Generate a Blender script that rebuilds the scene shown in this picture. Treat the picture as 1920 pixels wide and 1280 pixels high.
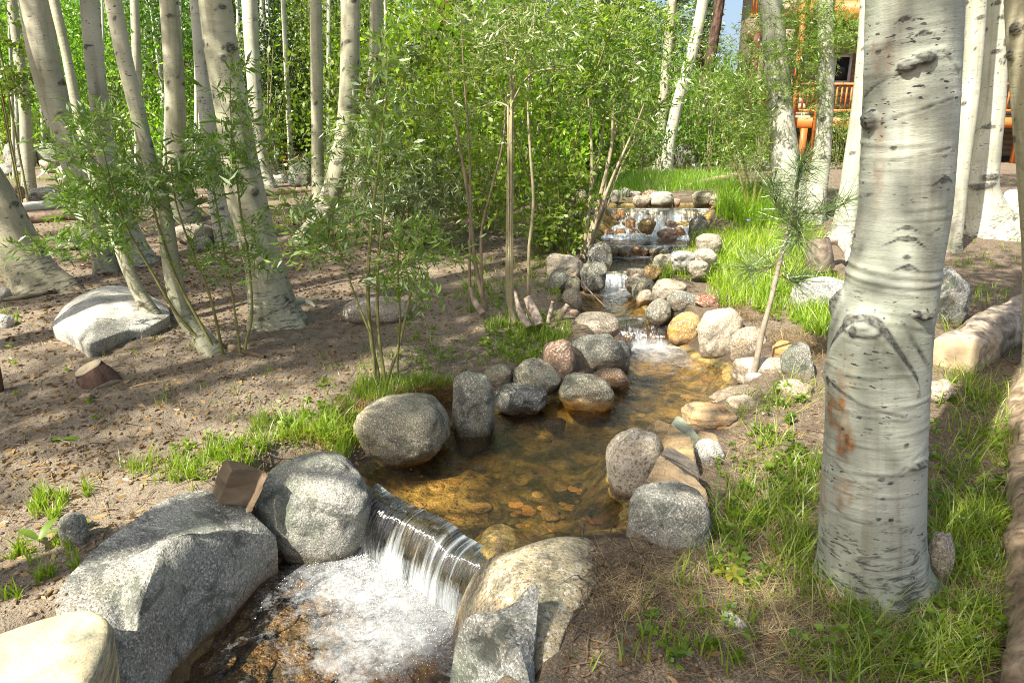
import bpy, math, random
import numpy as np
from mathutils import Vector

for _o in list(bpy.data.objects):
    bpy.data.objects.remove(_o)
SC = bpy.context.scene
COL = SC.collection
R = math.radians
rng = np.random.default_rng(7)
random.seed(7)

# ------------------------------------------------------------------ camera, sky, sun, exposure
CAM_Z = 1.55
PITCH = R(16.5)
FPX = 1280.0
cam_d = bpy.data.cameras.new("camera")
cam_d.sensor_width = 36.0
cam_d.lens = 24.0
cam_d.clip_start = 0.05
cam_d.clip_end = 2000.0
cam = bpy.data.objects.new("camera", cam_d)
cam.location = (0, 0, CAM_Z)
cam.rotation_euler = (R(90) - PITCH, 0, 0)
COL.objects.link(cam)
SC.camera = cam

SUN_EL = R(49)
SUN_AZ = np.array([-0.72, -0.69])            # towards the sun on the ground plane (+x is right, +y is away)
world = bpy.data.worlds.new("World")
SC.world = world
world.use_nodes = True
wn = world.node_tree
bg = wn.nodes.get("Background") or wn.nodes.new("ShaderNodeBackground")
sky = wn.nodes.new("ShaderNodeTexSky")
sky.sky_type = 'NISHITA'
sky.sun_disc = False
sky.sun_elevation = SUN_EL
sky.sun_rotation = math.atan2(SUN_AZ[0], SUN_AZ[1])
sky.altitude = 200
sky.dust_density = 5.0
wn.links.new(sky.outputs[0], bg.inputs[0])
bg.inputs[1].default_value = 0.095
sun_d = bpy.data.lights.new("sun", 'SUN')
sun_d.energy = 5.0
sun_d.angle = R(0.53)
sun_d.color = (1.0, 0.94, 0.82)
sun = bpy.data.objects.new("sun", sun_d)
COL.objects.link(sun)
sd_ = Vector((SUN_AZ[0] * math.cos(SUN_EL), SUN_AZ[1] * math.cos(SUN_EL), math.sin(SUN_EL)))
sun.rotation_euler = (-sd_).to_track_quat('-Z', 'Y').to_euler()
sun.location = (-6, -6, 14)
SC.view_settings.view_transform = 'Standard'
SC.view_settings.look = 'None'
SC.view_settings.gamma = 1.0
SC.view_settings.use_curve_mapping = False
SC.view_settings.exposure = 1.36
SC.render.engine = 'CYCLES'
SC.cycles.max_bounces = 7
SC.cycles.diffuse_bounces = 4
SC.cycles.glossy_bounces = 3
SC.cycles.transmission_bounces = 6
SC.cycles.transparent_max_bounces = 12
SC.cycles.caustics_reflective = False
SC.cycles.caustics_refractive = False
SC.cycles.sample_clamp_indirect = 4.0
SC.cycles.use_denoising = True
SC.cycles.denoising_prefilter = 'NONE'
SC.cycles.pixel_filter_type = 'BLACKMAN_HARRIS'
SC.cycles.filter_width = 1.0

# ------------------------------------------------------------------ numeric helpers
CP, SP = math.cos(PITCH), math.sin(PITCH)


def rays(px, py):
    u = (np.asarray(px, float) - 960) / FPX
    v = (640 - np.asarray(py, float)) / FPX
    return np.stack([u, CP + v * SP, -SP + v * CP], -1)


def at(px, py, z):
    d = rays(px, py)
    t = (z - CAM_Z) / d[..., 2]
    p = d * t[..., None] if np.ndim(t) else d * t
    p = p + np.array([0, 0, CAM_Z])
    return p


def atY(px, py, Y):
    d = rays(px, py)
    t = Y / d[..., 1]
    p = d * (t[..., None] if np.ndim(t) else t)
    return p + np.array([0, 0, CAM_Z])


def depth_of(p):
    p = np.asarray(p, float)
    return p[..., 1] * CP - (p[..., 2] - CAM_Z) * SP


def ss(a, b, x):
    t = np.clip((x - a) / (b - a), 0, 1)
    return t * t * (3 - 2 * t)


def _hash(ix, iy, iz, seed):
    h = (ix.astype(np.int64) * 374761393 + iy.astype(np.int64) * 668265263 + iz.astype(np.int64) * 2147483647 + seed * 974711) & 0xffffffff
    h = ((h ^ (h >> 13)) * 1274126177) & 0xffffffff
    h = ((h ^ (h >> 16)) * 2246822519) & 0xffffffff
    h = h ^ (h >> 15)
    return (h & 0xffff) / 32767.5 - 1.0


def vn(P, seed=0):
    P = np.asarray(P, float)
    I = np.floor(P).astype(np.int64)
    f = P - I
    f = f * f * (3 - 2 * f)
    r = 0
    for dx in (0, 1):
        wx = f[..., 0] if dx else 1 - f[..., 0]
        for dy in (0, 1):
            wy = f[..., 1] if dy else 1 - f[..., 1]
            for dz in (0, 1):
                wz = f[..., 2] if dz else 1 - f[..., 2]
                r = r + wx * wy * wz * _hash(I[..., 0] + dx, I[..., 1] + dy, I[..., 2] + dz, seed)
    return r


def fbm(P, oct=4, seed=0, gain=0.5):
    a, s, r = 1.0, 0.0, 0.0
    P = np.asarray(P, float)
    for o in range(oct):
        r = r + a * vn(P * 2.03 ** o + 17.3 * o, seed + o)
        s += a
        a *= gain
    return r / s


def cat_rom(P, n):
    P = np.asarray(P, float)
    Q = np.vstack([2 * P[0] - P[1], P, 2 * P[-1] - P[-2]])
    d = np.r_[0, np.cumsum(np.linalg.norm(np.diff(P[:, :3], axis=0), axis=1))]
    t = np.linspace(0, d[-1], n)
    i = np.clip(np.searchsorted(d, t, side='right') - 1, 0, len(P) - 2)
    u = ((t - d[i]) / np.maximum(d[i + 1] - d[i], 1e-9))[:, None]
    a, b, c, e = Q[i], Q[i + 1], Q[i + 2], Q[i + 3]
    return 0.5 * (2 * b + (c - a) * u + (2 * a - 5 * b + 4 * c - e) * u * u + (3 * b - a - 3 * c + e) * u ** 3)


# ------------------------------------------------------------------ stream layout (pool levels) and the ground height
ZA, ZB, ZC, ZD, ZE, ZF = -0.22, 0.0, 0.15, 0.28, 0.38, 0.69
LIP0 = at(700, 925, ZB)[:2]
LIP1 = at(932, 1052, ZB)[:2]
LD = (LIP1 - LIP0) / np.linalg.norm(LIP1 - LIP0)
LN = np.array([LD[1], -LD[0]])
if LN[1] > 0:
    LN = -LN


def _pp(lst):
    return [at(x, y, z)[:2] for x, y, z in lst]


LEFT = [(-4.6, -2.2), (-2.5, 0.3)] + _pp([(300, 1290, ZA), (420, 1130, ZA), (490, 1060, ZA), (560, 985, ZA),
        (665, 900, ZB), (720, 850, ZB), (850, 790, ZB), (950, 762, ZB), (1050, 745, ZB), (1120, 730, ZB), (1150, 690, ZB), (1150, 650, ZB),
        (1125, 612, ZC), (1085, 575, ZC), (1085, 548, ZC), (1115, 525, ZD), (1118, 500, ZD), (1130, 485, ZD),
        (1120, 462, ZE), (1115, 450, ZE), (1130, 392, ZF), (1150, 383, ZF)])
RIGHT = [(-3.2, -2.2), (-1.2, 0.3)] + _pp([(930, 1290, ZA), (930, 1180, ZA), (930, 1120, ZA), (940, 1085, ZA),
         (945, 1045, ZB), (1040, 1015, ZB), (1130, 1008, ZB), (1185, 1005, ZB), (1190, 950, ZB), (1150, 915, ZB), (1165, 850, ZB), (1240, 820, ZB),
         (1300, 780, ZB), (1370, 742, ZB), (1372, 690, ZB), (1310, 668, ZB), (1260, 640, ZB),
         (1230, 608, ZC), (1205, 560, ZC), (1195, 540, ZC), (1205, 520, ZD), (1235, 492, ZD),
         (1290, 465, ZE), (1305, 450, ZE), (1345, 392, ZF), (1335, 383, ZF)])
STREAM = np.array([tuple(p) for p in LEFT] + [tuple(p) for p in RIGHT[::-1]])


def poly_sd(X, Y, poly):
    """signed distance: negative inside"""
    shp = X.shape
    X = X.ravel(); Y = Y.ravel()
    d2 = np.full(X.shape, 1e18)
    ins = np.zeros(X.shape, bool)
    n = len(poly)
    for i in range(n):
        ax, ay = poly[i]
        bx, by = poly[(i + 1) % n]
        ex, ey = bx - ax, by - ay
        wx, wy = X - ax, Y - ay
        t = np.clip((wx * ex + wy * ey) / (ex * ex + ey * ey + 1e-12), 0, 1)
        d2 = np.minimum(d2, (wx - ex * t) ** 2 + (wy - ey * t) ** 2)
        c = ((ay > Y) != (by > Y))
        xi = ax + (Y - ay) * ex / (ey if abs(ey) > 1e-12 else 1e-12)
        ins ^= c & (X < xi)
    d = np.sqrt(d2)
    return np.where(ins, -d, d).reshape(shp)


def level(X, Y):
    dA = (X - LIP0[0]) * LN[0] + (Y - LIP0[1]) * LN[1]
    L = ZC * ss(5.2, 5.32, Y) + (ZD - ZC) * ss(6.5, 6.75, Y) + (ZE - ZD) * ss(7.72, 7.84, Y) + (ZF - ZE) * ss(8.36, 8.82, Y)
    L = L + ZA * ss(0.0, 0.05, dA) * (Y < 3.3)
    return L


_BY = [-60, 0, 2.5, 5, 6.5, 7, 8, 9, 10, 13, 17, 24, 30, 45, 80, 300]
_BZ = [.3, .09, .12, .25, .33, .37, .50, .60, .64, .76, .84, .92, 1.2, 2.2, 4, 14]
_BZR = [.3, .07, .10, .26, .36, .42, .52, .76, .78, .80, .80, .84, .95, 1.6, 3, 12]


CARVE = [np.array(_pp([(98, 1140, .1), (165, 1040, .12), (250, 975, .13), (395, 915, .13), (492, 975, .05), (527, 1008, 0), (400, 1180, -.1), (300, 1300, -.1), (160, 1300, 0)])),
         np.array(_pp([(850, 1150, 0), (925, 1062, 0), (1040, 1010, .02), (1132, 1015, .05), (1148, 1045, .08), (1060, 1170, .12), (1030, 1300, .1), (860, 1300, 0)]))]


def base_h(X, Y):
    zl = np.interp(Y, _BY, _BZ)
    zr = np.interp(Y, _BY, _BZR)
    m = ss(-0.4, 1.2, X + 0.0 * Y)
    z = zl * (1 - m) + zr * m
    P = np.stack([X * .55, Y * .55, X * 0], -1)
    return z + 0.05 * fbm(P, 2, 3) * ss(1.0, 4.0, Y)


def H(X, Y, micro=True):
    X = np.asarray(X, float); Y = np.asarray(Y, float)
    shp = X.shape
    X = np.atleast_1d(X); Y = np.atleast_1d(Y)
    b = base_h(X, Y)
    cv = np.zeros(X.shape, bool)
    near = (Y < 3.4) & (Y > .8) & (X > -3) & (X < 1.2)
    if near.any():
        for cp in CARVE:        # hollows in which the two big flat boulders lie
            q_ = poly_sd(X[near], Y[near], cp)
            b[near] = b[near] - .22 * ss(-.02, -.16, q_)
            cv[near] |= q_ < 0
    sd = np.full(X.shape, 9.0)
    near = (Y < 10.5) & (np.abs(X) < 6)
    if near.any():
        sd[near] = poly_sd(X[near], Y[near], STREAM)
    L = level(X, Y)
    b = np.where((sd < 1.5) & ~cv, np.maximum(b, L + 0.07), b)
    t = ss(0.0, 0.22, sd)
    out = (L + 0.02) * (1 - t) + b * t
    bed = L + 0.02 - 0.15 * ss(0.0, 0.22, -sd)
    z = np.where(sd > 0, out, bed)
    if micro:
        P = np.stack([X, Y, X * 0], -1)
        k = np.where(sd > 0, 1.0, 0.7)
        z = z + 0.016 * k * fbm(P * 3.1, 3, 11) + 0.009 * k * fbm(P * 14, 3, 21)
        cob = np.abs(fbm(P * 7.0, 2, 31))
        z = z + np.where(sd < 0, 0.035 * (0.3 - cob), 0)
    return z.reshape(shp)


def ground_at(px, py, it=14):
    px = np.asarray(px, float); py = np.asarray(py, float)
    z = np.zeros(px.shape) + 0.1
    for _ in range(it):
        p = at(px, py, z)
        z = 0.5 * z + 0.5 * H(p[..., 0], np.clip(p[..., 1], 0.3, 120), False)
    p = at(px, py, z)
    p[..., 2] = H(p[..., 0], p[..., 1])
    return p


# ------------------------------------------------------------------ object helpers
def mesh_np(name, V, F, mats, smooth=True, attrs=None, mat_idx=None):
    V = np.asarray(V, np.float32)
    me = bpy.data.meshes.new(name)
    if isinstance(F, np.ndarray):
        k = F.shape[1]
        me.vertices.add(len(V)); me.vertices.foreach_set("co", V.ravel())
        me.loops.add(F.size); me.loops.foreach_set("vertex_index", F.astype(np.int32).ravel())
        me.polygons.add(len(F))
        me.polygons.foreach_set("loop_start", np.arange(0, F.size, k, dtype=np.int32))
        me.polygons.foreach_set("loop_total", np.full(len(F), k, np.int32))
        me.update(calc_edges=True)
    else:
        me.from_pydata([tuple(v) for v in V.tolist()], [], F)
    if smooth:
        me.polygons.foreach_set("use_smooth", np.ones(len(me.polygons), bool))
    for m in (mats if isinstance(mats, (list, tuple)) else [mats]):
        me.materials.append(m)
    if mat_idx is not None:
        me.polygons.foreach_set("material_index", np.asarray(mat_idx, np.int32))
    for an, av in (attrs or {}).items():
        av = np.asarray(av, np.float32)
        if av.ndim == 1:
            a = me.attributes.new(an, 'FLOAT', 'POINT'); a.data.foreach_set("value", av)
        else:
            a = me.attributes.new(an, 'FLOAT_VECTOR', 'POINT'); a.data.foreach_set("vector", av.ravel())
    me.update()
    return me


def link(name, me, loc=(0, 0, 0), parent=None, color=None, rot=None, scale=None):
    o = bpy.data.objects.new(name, me)
    COL.objects.link(o)
    o.location = [float(c) for c in loc]
    if rot is not None: o.rotation_euler = rot
    if scale is not None: o.scale = (scale,) * 3 if np.isscalar(scale) else scale
    if parent is not None: o.parent = parent
    if color is not None: o.color = (*color[:3], color[3] if len(color) > 3 else 1.0)
    return o


def tag(o, label=None, cat=None, group=None, kind=None):
    if label: o["label"] = label
    if cat: o["category"] = cat
    if group: o["group"] = group
    if kind: o["kind"] = kind
    return o


def empty(name, loc):
    o = link(name, None, loc)
    o.empty_display_size = 0.1
    return o


def put(name, V, F, mat, origin, parent=None, color=None, **kw):
    """V is in world space; origin is the thing's base in world space."""
    origin = np.asarray(origin, float)
    me = mesh_np(name, np.asarray(V) - origin, F, mat, **kw)
    return link(name, me, (0, 0, 0) if parent is not None else origin, parent, color)


def rand_unit(n, r=rng):
    v = r.normal(size=(n, 3))
    return v / np.linalg.norm(v, axis=1)[:, None]


# ------------------------------------------------------------------ materials
def new_mat(name):
    m = bpy.data.materials.new(name)
    m.use_nodes = True
    nt = m.node_tree
    for n in list(nt.nodes): nt.nodes.remove(n)
    out = nt.nodes.new("ShaderNodeOutputMaterial")
    return m, nt, out


class NB:
    """small node builder"""
    def __init__(s, nt): s.nt = nt
    def n(s, t, **kw):
        x = s.nt.nodes.new(t)
        for k, v in kw.items(): setattr(x, k, v)
        return x
    def l(s, a, b): s.nt.links.new(a, b)
    def val(s, inp, v):
        if hasattr(v, "is_linked") or isinstance(v, bpy.types.NodeSocket): s.l(v, inp)
        else: inp.default_value = v
    def noise(s, vec, scale, detail=3.0, rough=0.55, dist=0.0):
        x = s.n("ShaderNodeTexNoise")
        if vec is not None: s.l(vec, x.inputs["Vector"])
        x.inputs["Scale"].default_value = scale
        x.inputs["Detail"].default_value = detail
        x.inputs["Roughness"].default_value = rough
        x.inputs["Distortion"].default_value = dist
        return x.outputs["Fac"]
    def voro(s, vec, scale, out="Distance", feature='F1'):
        x = s.n("ShaderNodeTexVoronoi", feature=feature)
        if vec is not None: s.l(vec, x.inputs["Vector"])
        x.inputs["Scale"].default_value = scale
        return x.outputs[out]
    def ramp(s, fac, pts, interp='LINEAR'):
        x = s.n("ShaderNodeValToRGB")
        x.color_ramp.interpolation = interp
        e = x.color_ramp.elements
        while len(e) < len(pts): e.new(0.5)
        for i, (p, c) in enumerate(pts):
            e[i].position = p
            e[i].color = (c, c, c, 1) if np.isscalar(c) else (*c[:3], 1)
        s.l(fac, x.inputs[0])
        return x.outputs[0]
    def mix(s, f, a, b, blend='MIX'):
        x = s.n("ShaderNodeMix", data_type='RGBA', blend_type=blend)
        s.val(x.inputs[0], f)
        for i, v in ((6, a), (7, b)):
            if isinstance(v, bpy.types.NodeSocket): s.l(v, x.inputs[i])
            else: x.inputs[i].default_value = (v, v, v, 1) if np.isscalar(v) else (*v[:3], 1)
        return x.outputs[2]
    def math(s, op, a, b=0.0, clamp=False):
        x = s.n("ShaderNodeMath", operation=op, use_clamp=clamp)
        s.val(x.inputs[0], a); s.val(x.inputs[1], b)
        return x.outputs[0]
    def mapv(s, vec, scale=(1, 1, 1), loc=(0, 0, 0)):
        x = s.n("ShaderNodeMapping")
        s.l(vec, x.inputs[0])
        x.inputs["Scale"].default_value = scale
        if isinstance(loc, bpy.types.NodeSocket): s.l(loc, x.inputs["Location"])
        else: x.inputs["Location"].default_value = loc
        return x.outputs[0]
    def attr(s, name, out="Fac"):
        x = s.n("ShaderNodeAttribute", attribute_name=name)
        return x.outputs[out]
    def bump(s, h, strength, dist, normal=None):
        x = s.n("ShaderNodeBump")
        x.inputs["Strength"].default_value = strength
        x.inputs["Distance"].default_value = dist
        s.l(h, x.inputs["Height"])
        if normal is not None: s.l(normal, x.inputs["Normal"])
        return x.outputs[0]
    def principled(s, col, rough=0.8, normal=None, spec=0.3):
        x = s.n("ShaderNodeBsdfPrincipled")
        s.val(x.inputs["Roughness"], rough)
        if isinstance(col, bpy.types.NodeSocket): s.l(col, x.inputs["Base Color"])
        else: x.inputs["Base Color"].default_value = (*col[:3], 1)
        x.inputs["Specular IOR Level"].default_value = spec
        if normal is not None: s.l(normal, x.inputs["Normal"])
        return x


def obj_vec(b, offset=True):
    tc = b.n("ShaderNodeTexCoord")
    oi = b.n("ShaderNodeObjectInfo")
    if not offset: return tc.outputs["Object"], oi
    mul = b.math('MULTIPLY', oi.outputs["Random"], 57.0)
    cx = b.n("ShaderNodeCombineXYZ")
    b.l(mul, cx.inputs[0]); b.l(mul, cx.inputs[1])
    return b.mapv(tc.outputs["Object"], loc=cx.outputs[0]), oi


def mat_granite():
    m, nt, out = new_mat("granite")
    b = NB(nt)
    vec, oi = obj_vec(b)
    col = oi.outputs["Color"]
    big = b.noise(vec, 5.5, 4, 0.6, 0.4)
    vein = b.noise(b.mapv(vec, (1.2, 1.2, 5)), 2.2, 4, 0.7, 1.2)
    c1 = b.mix(b.ramp(big, [(0.32, 0.0), (0.62, 1.0)]), b.mix(0.55, col, (0.2, 0.2, 0.2), 'MULTIPLY'), col)
    warm = b.noise(vec, 3.0, 3, 0.6)
    c1 = b.mix(b.ramp(warm, [(0.5, 0.0), (0.72, 0.45)]), c1, b.mix(1.0, c1, (1.25, 1.0, 0.68), 'MULTIPLY'))
    vs_ = b.n("ShaderNodeVectorMath", operation='SCALE'); b.l(vec, vs_.inputs[0]); b.l(b.math('ADD', 0.55, b.math('MULTIPLY', oi.outputs["Random"], 0.9)), vs_.inputs["Scale"])
    vec_s = vs_.outputs[0]
    sp = b.noise(vec_s, 130, 3, 0.75)
    c2 = b.mix(b.ramp(sp, [(0.40, 0.85), (0.50, 0.0)]), c1, b.mix(1.0, c1, (0.30, 0.29, 0.27), 'MULTIPLY'))
    sp2 = b.noise(vec_s, 95, 2, 0.7)
    c2 = b.mix(b.ramp(sp2, [(0.54, 0.0), (0.63, 0.7)]), c2, (0.64, 0.61, 0.54))
    c2 = b.mix(b.ramp(vein, [(0.60, 0.0), (0.68, 0.35)]), c2, b.mix(1.0, c2, (1.5, 1.45, 1.35), 'MULTIPLY'))
    # lichen and algae patches; the object's alpha says how many
    li = b.noise(vec, 9, 5, 0.7, 0.6)
    lim = b.math('MULTIPLY', b.ramp(li, [(0.50, 0.0), (0.60, 1.0)]), oi.outputs["Alpha"])
    c3 = b.mix(lim, c2, (0.045, 0.052, 0.042))
    gr = b.noise(vec, 4.3, 4, 0.65)
    c3 = b.mix(b.math('MULTIPLY', b.ramp(gr, [(0.50, 0.0), (0.66, 0.55)]), oi.outputs["Alpha"]), c3, (0.16, 0.19, 0.12))
    # iron stain under and just over the waterline
    st = b.attr("stain")
    stn = b.mix(b.noise(vec, 26, 3), (0.34, 0.12, 0.02), (0.62, 0.36, 0.06))
    c4 = b.mix(st, c3, stn)
    wet = b.attr("wet")
    c4 = b.mix(b.math('MULTIPLY', wet, 0.8), c4, b.mix(1.0, c4, (0.28, 0.24, 0.18), 'MULTIPLY'))
    h = b.math('ADD', b.noise(vec, 38, 5, 0.7), b.math('MULTIPLY', b.noise(vec, 140, 2, 0.6), 0.45))
    bp = b.bump(h, 0.75, 0.012)
    dn_ = b.math('MULTIPLY', b.attr('dirt'), b.ramp(b.noise(vec, 30, 4, .7), [(.35, .25), (.6, .95)]))
    c4 = b.mix(dn_, c4, (0.15, 0.11, 0.07))
    rg = b.math('SUBTRACT', 0.85, b.math('MULTIPLY', wet, 0.6))
    p = b.principled(c4, rg, bp, 0.4)
    b.l(p.outputs[0], out.inputs[0])
    return m


def mat_slate():
    m, nt, out = new_mat("banded_stone")
    b = NB(nt)
    vec, oi = obj_vec(b)
    col = oi.outputs["Color"]
    lay = b.noise(b.mapv(vec, (3, 3, 22)), 1.6, 4, 0.6, 0.8)
    c = b.mix(b.ramp(lay, [(0.35, 0.0), (0.65, 1.0)]), b.mix(1.0, col, (0.34, 0.37, 0.38), 'MULTIPLY'), b.mix(1.0, col, (1.35, 1.15, 0.85), 'MULTIPLY'))
    ir = b.noise(vec, 7, 3, 0.6, 0.5)
    c = b.mix(b.math('MULTIPLY', b.ramp(ir, [(0.54, 0.0), (0.68, 0.8)]), oi.outputs["Alpha"]), c, (0.42, 0.19, 0.06))
    sp = b.noise(vec, 120, 2, 0.7)
    c = b.mix(b.ramp(sp, [(0.38, 0.5), (0.5, 0.0)]), c, b.mix(1.0, c, (0.4, 0.4, 0.4), 'MULTIPLY'))
    c = b.mix(b.math('MULTIPLY', b.attr("wet"), 0.6), c, b.mix(1.0, c, (0.28, 0.24, 0.18), 'MULTIPLY'))
    bp = b.bump(b.noise(b.mapv(vec, (6, 6, 40)), 3, 5, 0.7), 0.6, 0.01)
    p = b.principled(c, 0.75, bp, 0.35)
    b.l(p.outputs[0], out.inputs[0])
    return m


def mat_bark(name, aspen=True):
    m, nt, out = new_mat(name)
    b = NB(nt)
    av = b.attr("bark", "Vector")
    oi = b.n("ShaderNodeObjectInfo")
    mul = b.math('MULTIPLY', oi.outputs["Random"], 31.0)
    cx = b.n("ShaderNodeCombineXYZ")
    b.l(mul, cx.inputs[0]); b.l(mul, cx.inputs[1])
    vec = b.mapv(av, loc=cx.outputs[0])
    sep = b.n("ShaderNodeSeparateXYZ"); b.l(av, sep.inputs[0])
    hgt = sep.outputs[2]
    if aspen:
        col = oi.outputs["Color"]
        c = b.mix(b.ramp(b.noise(vec, 3.2, 4, 0.6), [(0.3, 0.0), (0.7, 1.0)]), b.mix(1.0, col, (0.66, 0.70, 0.60), 'MULTIPLY'), b.mix(1.0, col, (1.12, 1.12, 1.08), 'MULTIPLY'))
        # streaks running down the stem
        ver = b.noise(b.mapv(vec, (16, 16, 1.1)), 1.0, 3, 0.6, 0.3)
        c = b.mix(b.ramp(ver, [(0.50, 0.0), (0.72, 0.55)]), c, (0.17, 0.145, 0.095))
        # fine growth lines round the stem
        fl = b.noise(b.mapv(vec, (5, 5, 90), ), 1.0, 4, 0.62, 0.5)
        c = b.mix(b.ramp(fl, [(0.29, 0.62), (0.38, 0.0)]), c, (0.15, 0.145, 0.115))
        # lenticels: short dark dashes
        ln = b.noise(b.mapv(vec, (36, 36, 110)), 1.0, 2, 0.5)
        msk = b.noise(b.mapv(vec, (1.6, 1.6, 9)), 1.0, 3, 0.6)
        lm = b.math('MULTIPLY', b.ramp(ln, [(0.63, 0.0), (0.68, 1.0)]), b.ramp(msk, [(0.48, 0.0), (0.60, 1.0)]))
        c = b.mix(lm, c, (0.035, 0.035, 0.035))
        bl = b.noise(b.mapv(vec, (9, 9, 30)), 1.0, 3, 0.6)
        blm = b.math('MULTIPLY', b.ramp(bl, [(0.64, 0.0), (0.70, 0.9)]), b.ramp(b.noise(vec, 2.3, 2), [(0.5, 0.0), (0.6, 1.0)]))
        c = b.mix(blm, c, (0.03, 0.03, 0.032))
        # rough black bark near the foot
        ft = b.n("ShaderNodeMapRange"); b.l(hgt, ft.inputs[0])
        ft.inputs[1].default_value = 0.55; ft.inputs[2].default_value = 0.0
        fn = b.noise(b.mapv(vec, (9, 9, 34)), 1.0, 5, 0.78, 0.9)
        fm = b.math('MULTIPLY', b.ramp(b.math('ADD', fn, b.math('MULTIPLY', ft.outputs[0], 0.07)), [(0.56, 0.0), (0.66, .85)]), b.math('MULTIPLY', ft.outputs[0], 1.6, True))
        c = b.mix(fm, c, (0.045, 0.043, 0.040))
        c = b.mix(b.math('MULTIPLY', b.attr("stain"), 1.05, True), c, b.mix(b.ramp(b.noise(vec, 30, 4, .7), [(.35, 0.), (.65, 1.)]), (0.09, 0.045, 0.018), (0.42, 0.17, 0.035)))
        mk = b.attr("mark")
        mkn = b.math('MULTIPLY', b.math('MULTIPLY', mk, 2.2, True), b.ramp(b.noise(b.mapv(vec, (60, 60, 90)), 1.0, 3, 0.7), [(0.35, 1.0), (0.7, 0.45)]), True)
        c = b.mix(mkn, c, (0.03, 0.028, 0.026))
        h = b.math('ADD', b.noise(b.mapv(vec, (6, 6, 55)), 1.0, 4, 0.65), b.math('ADD', b.math('MULTIPLY', b.noise(vec, 90, 3, .7), .5), b.math('MULTIPLY', b.math('ADD', lm, fm, True), -0.35)))
        bp = b.bump(h, 0.45, 0.007)
        p = b.principled(c, 0.72, bp, 0.3)
    else:
        f = b.voro(b.mapv(vec, (14, 14, 4.5)), 1.0, 'Distance')
        n2 = b.noise(b.mapv(vec, (30, 30, 9)), 1.0, 4, 0.7)
        c = b.mix(b.ramp(b.math('ADD', f, b.math('MULTIPLY', n2, 0.5)), [(0.35, 0.0), (1.0, 1.0)]), (0.15, 0.085, 0.06), (0.045, 0.03, 0.022))
        c = b.mix(b.ramp(b.noise(vec, 5, 3), [(0.5, 0.0), (0.7, 0.6)]), c, (0.17, 0.14, 0.11))
        c = b.mix(1.0, c, oi.outputs["Color"], 'MULTIPLY')
        bp = b.bump(b.math('SUBTRACT', n2, f), 0.9, 0.03)
        p = b.principled(c, 0.9, bp, 0.2)
    b.l(p.outputs[0], out.inputs[0])
    return m


def mat_leaf(name, ca, cb, trans=0.45, tcol=(1.0, 1.15, 0.45), rough=0.45, gloss=0.12):
    m, nt, out = new_mat(name)
    b = NB(nt)
    geo = b.n("ShaderNodeNewGeometry")
    oi = b.n("ShaderNodeObjectInfo")
    tc = b.n("ShaderNodeTexCoord")
    rp = geo.outputs["Random Per Island"]
    nz = b.noise(tc.outputs["Object"], 1.3, 2, 0.6)
    f = b.math('ADD', b.math('MULTIPLY', rp, 0.7), b.math('MULTIPLY', b.math('SUBTRACT', nz, 0.35), 1.0), True)
    c = b.mix(f, ca, cb)
    c = b.mix(1.0, c, oi.outputs["Color"], 'MULTIPLY')
    d = b.n("ShaderNodeBsdfDiffuse"); b.l(c, d.inputs[0])
    t = b.n("ShaderNodeBsdfTranslucent"); b.l(b.mix(1.0, c, tcol, 'MULTIPLY'), t.inputs[0])
    g = b.n("ShaderNodeBsdfGlossy"); g.inputs["Roughness"].default_value = rough
    g.inputs[0].default_value = (0.8, 0.85, 0.75, 1)
    m1 = b.n("ShaderNodeMixShader"); m1.inputs[0].default_value = trans
    b.l(d.outputs[0], m1.inputs[1]); b.l(t.outputs[0], m1.inputs[2])
    m2 = b.n("ShaderNodeMixShader"); m2.inputs[0].default_value = gloss
    b.l(m1.outputs[0], m2.inputs[1]); b.l(g.outputs[0], m2.inputs[2])
    b.l(m2.outputs[0], out.inputs[0])
    return m


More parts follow.
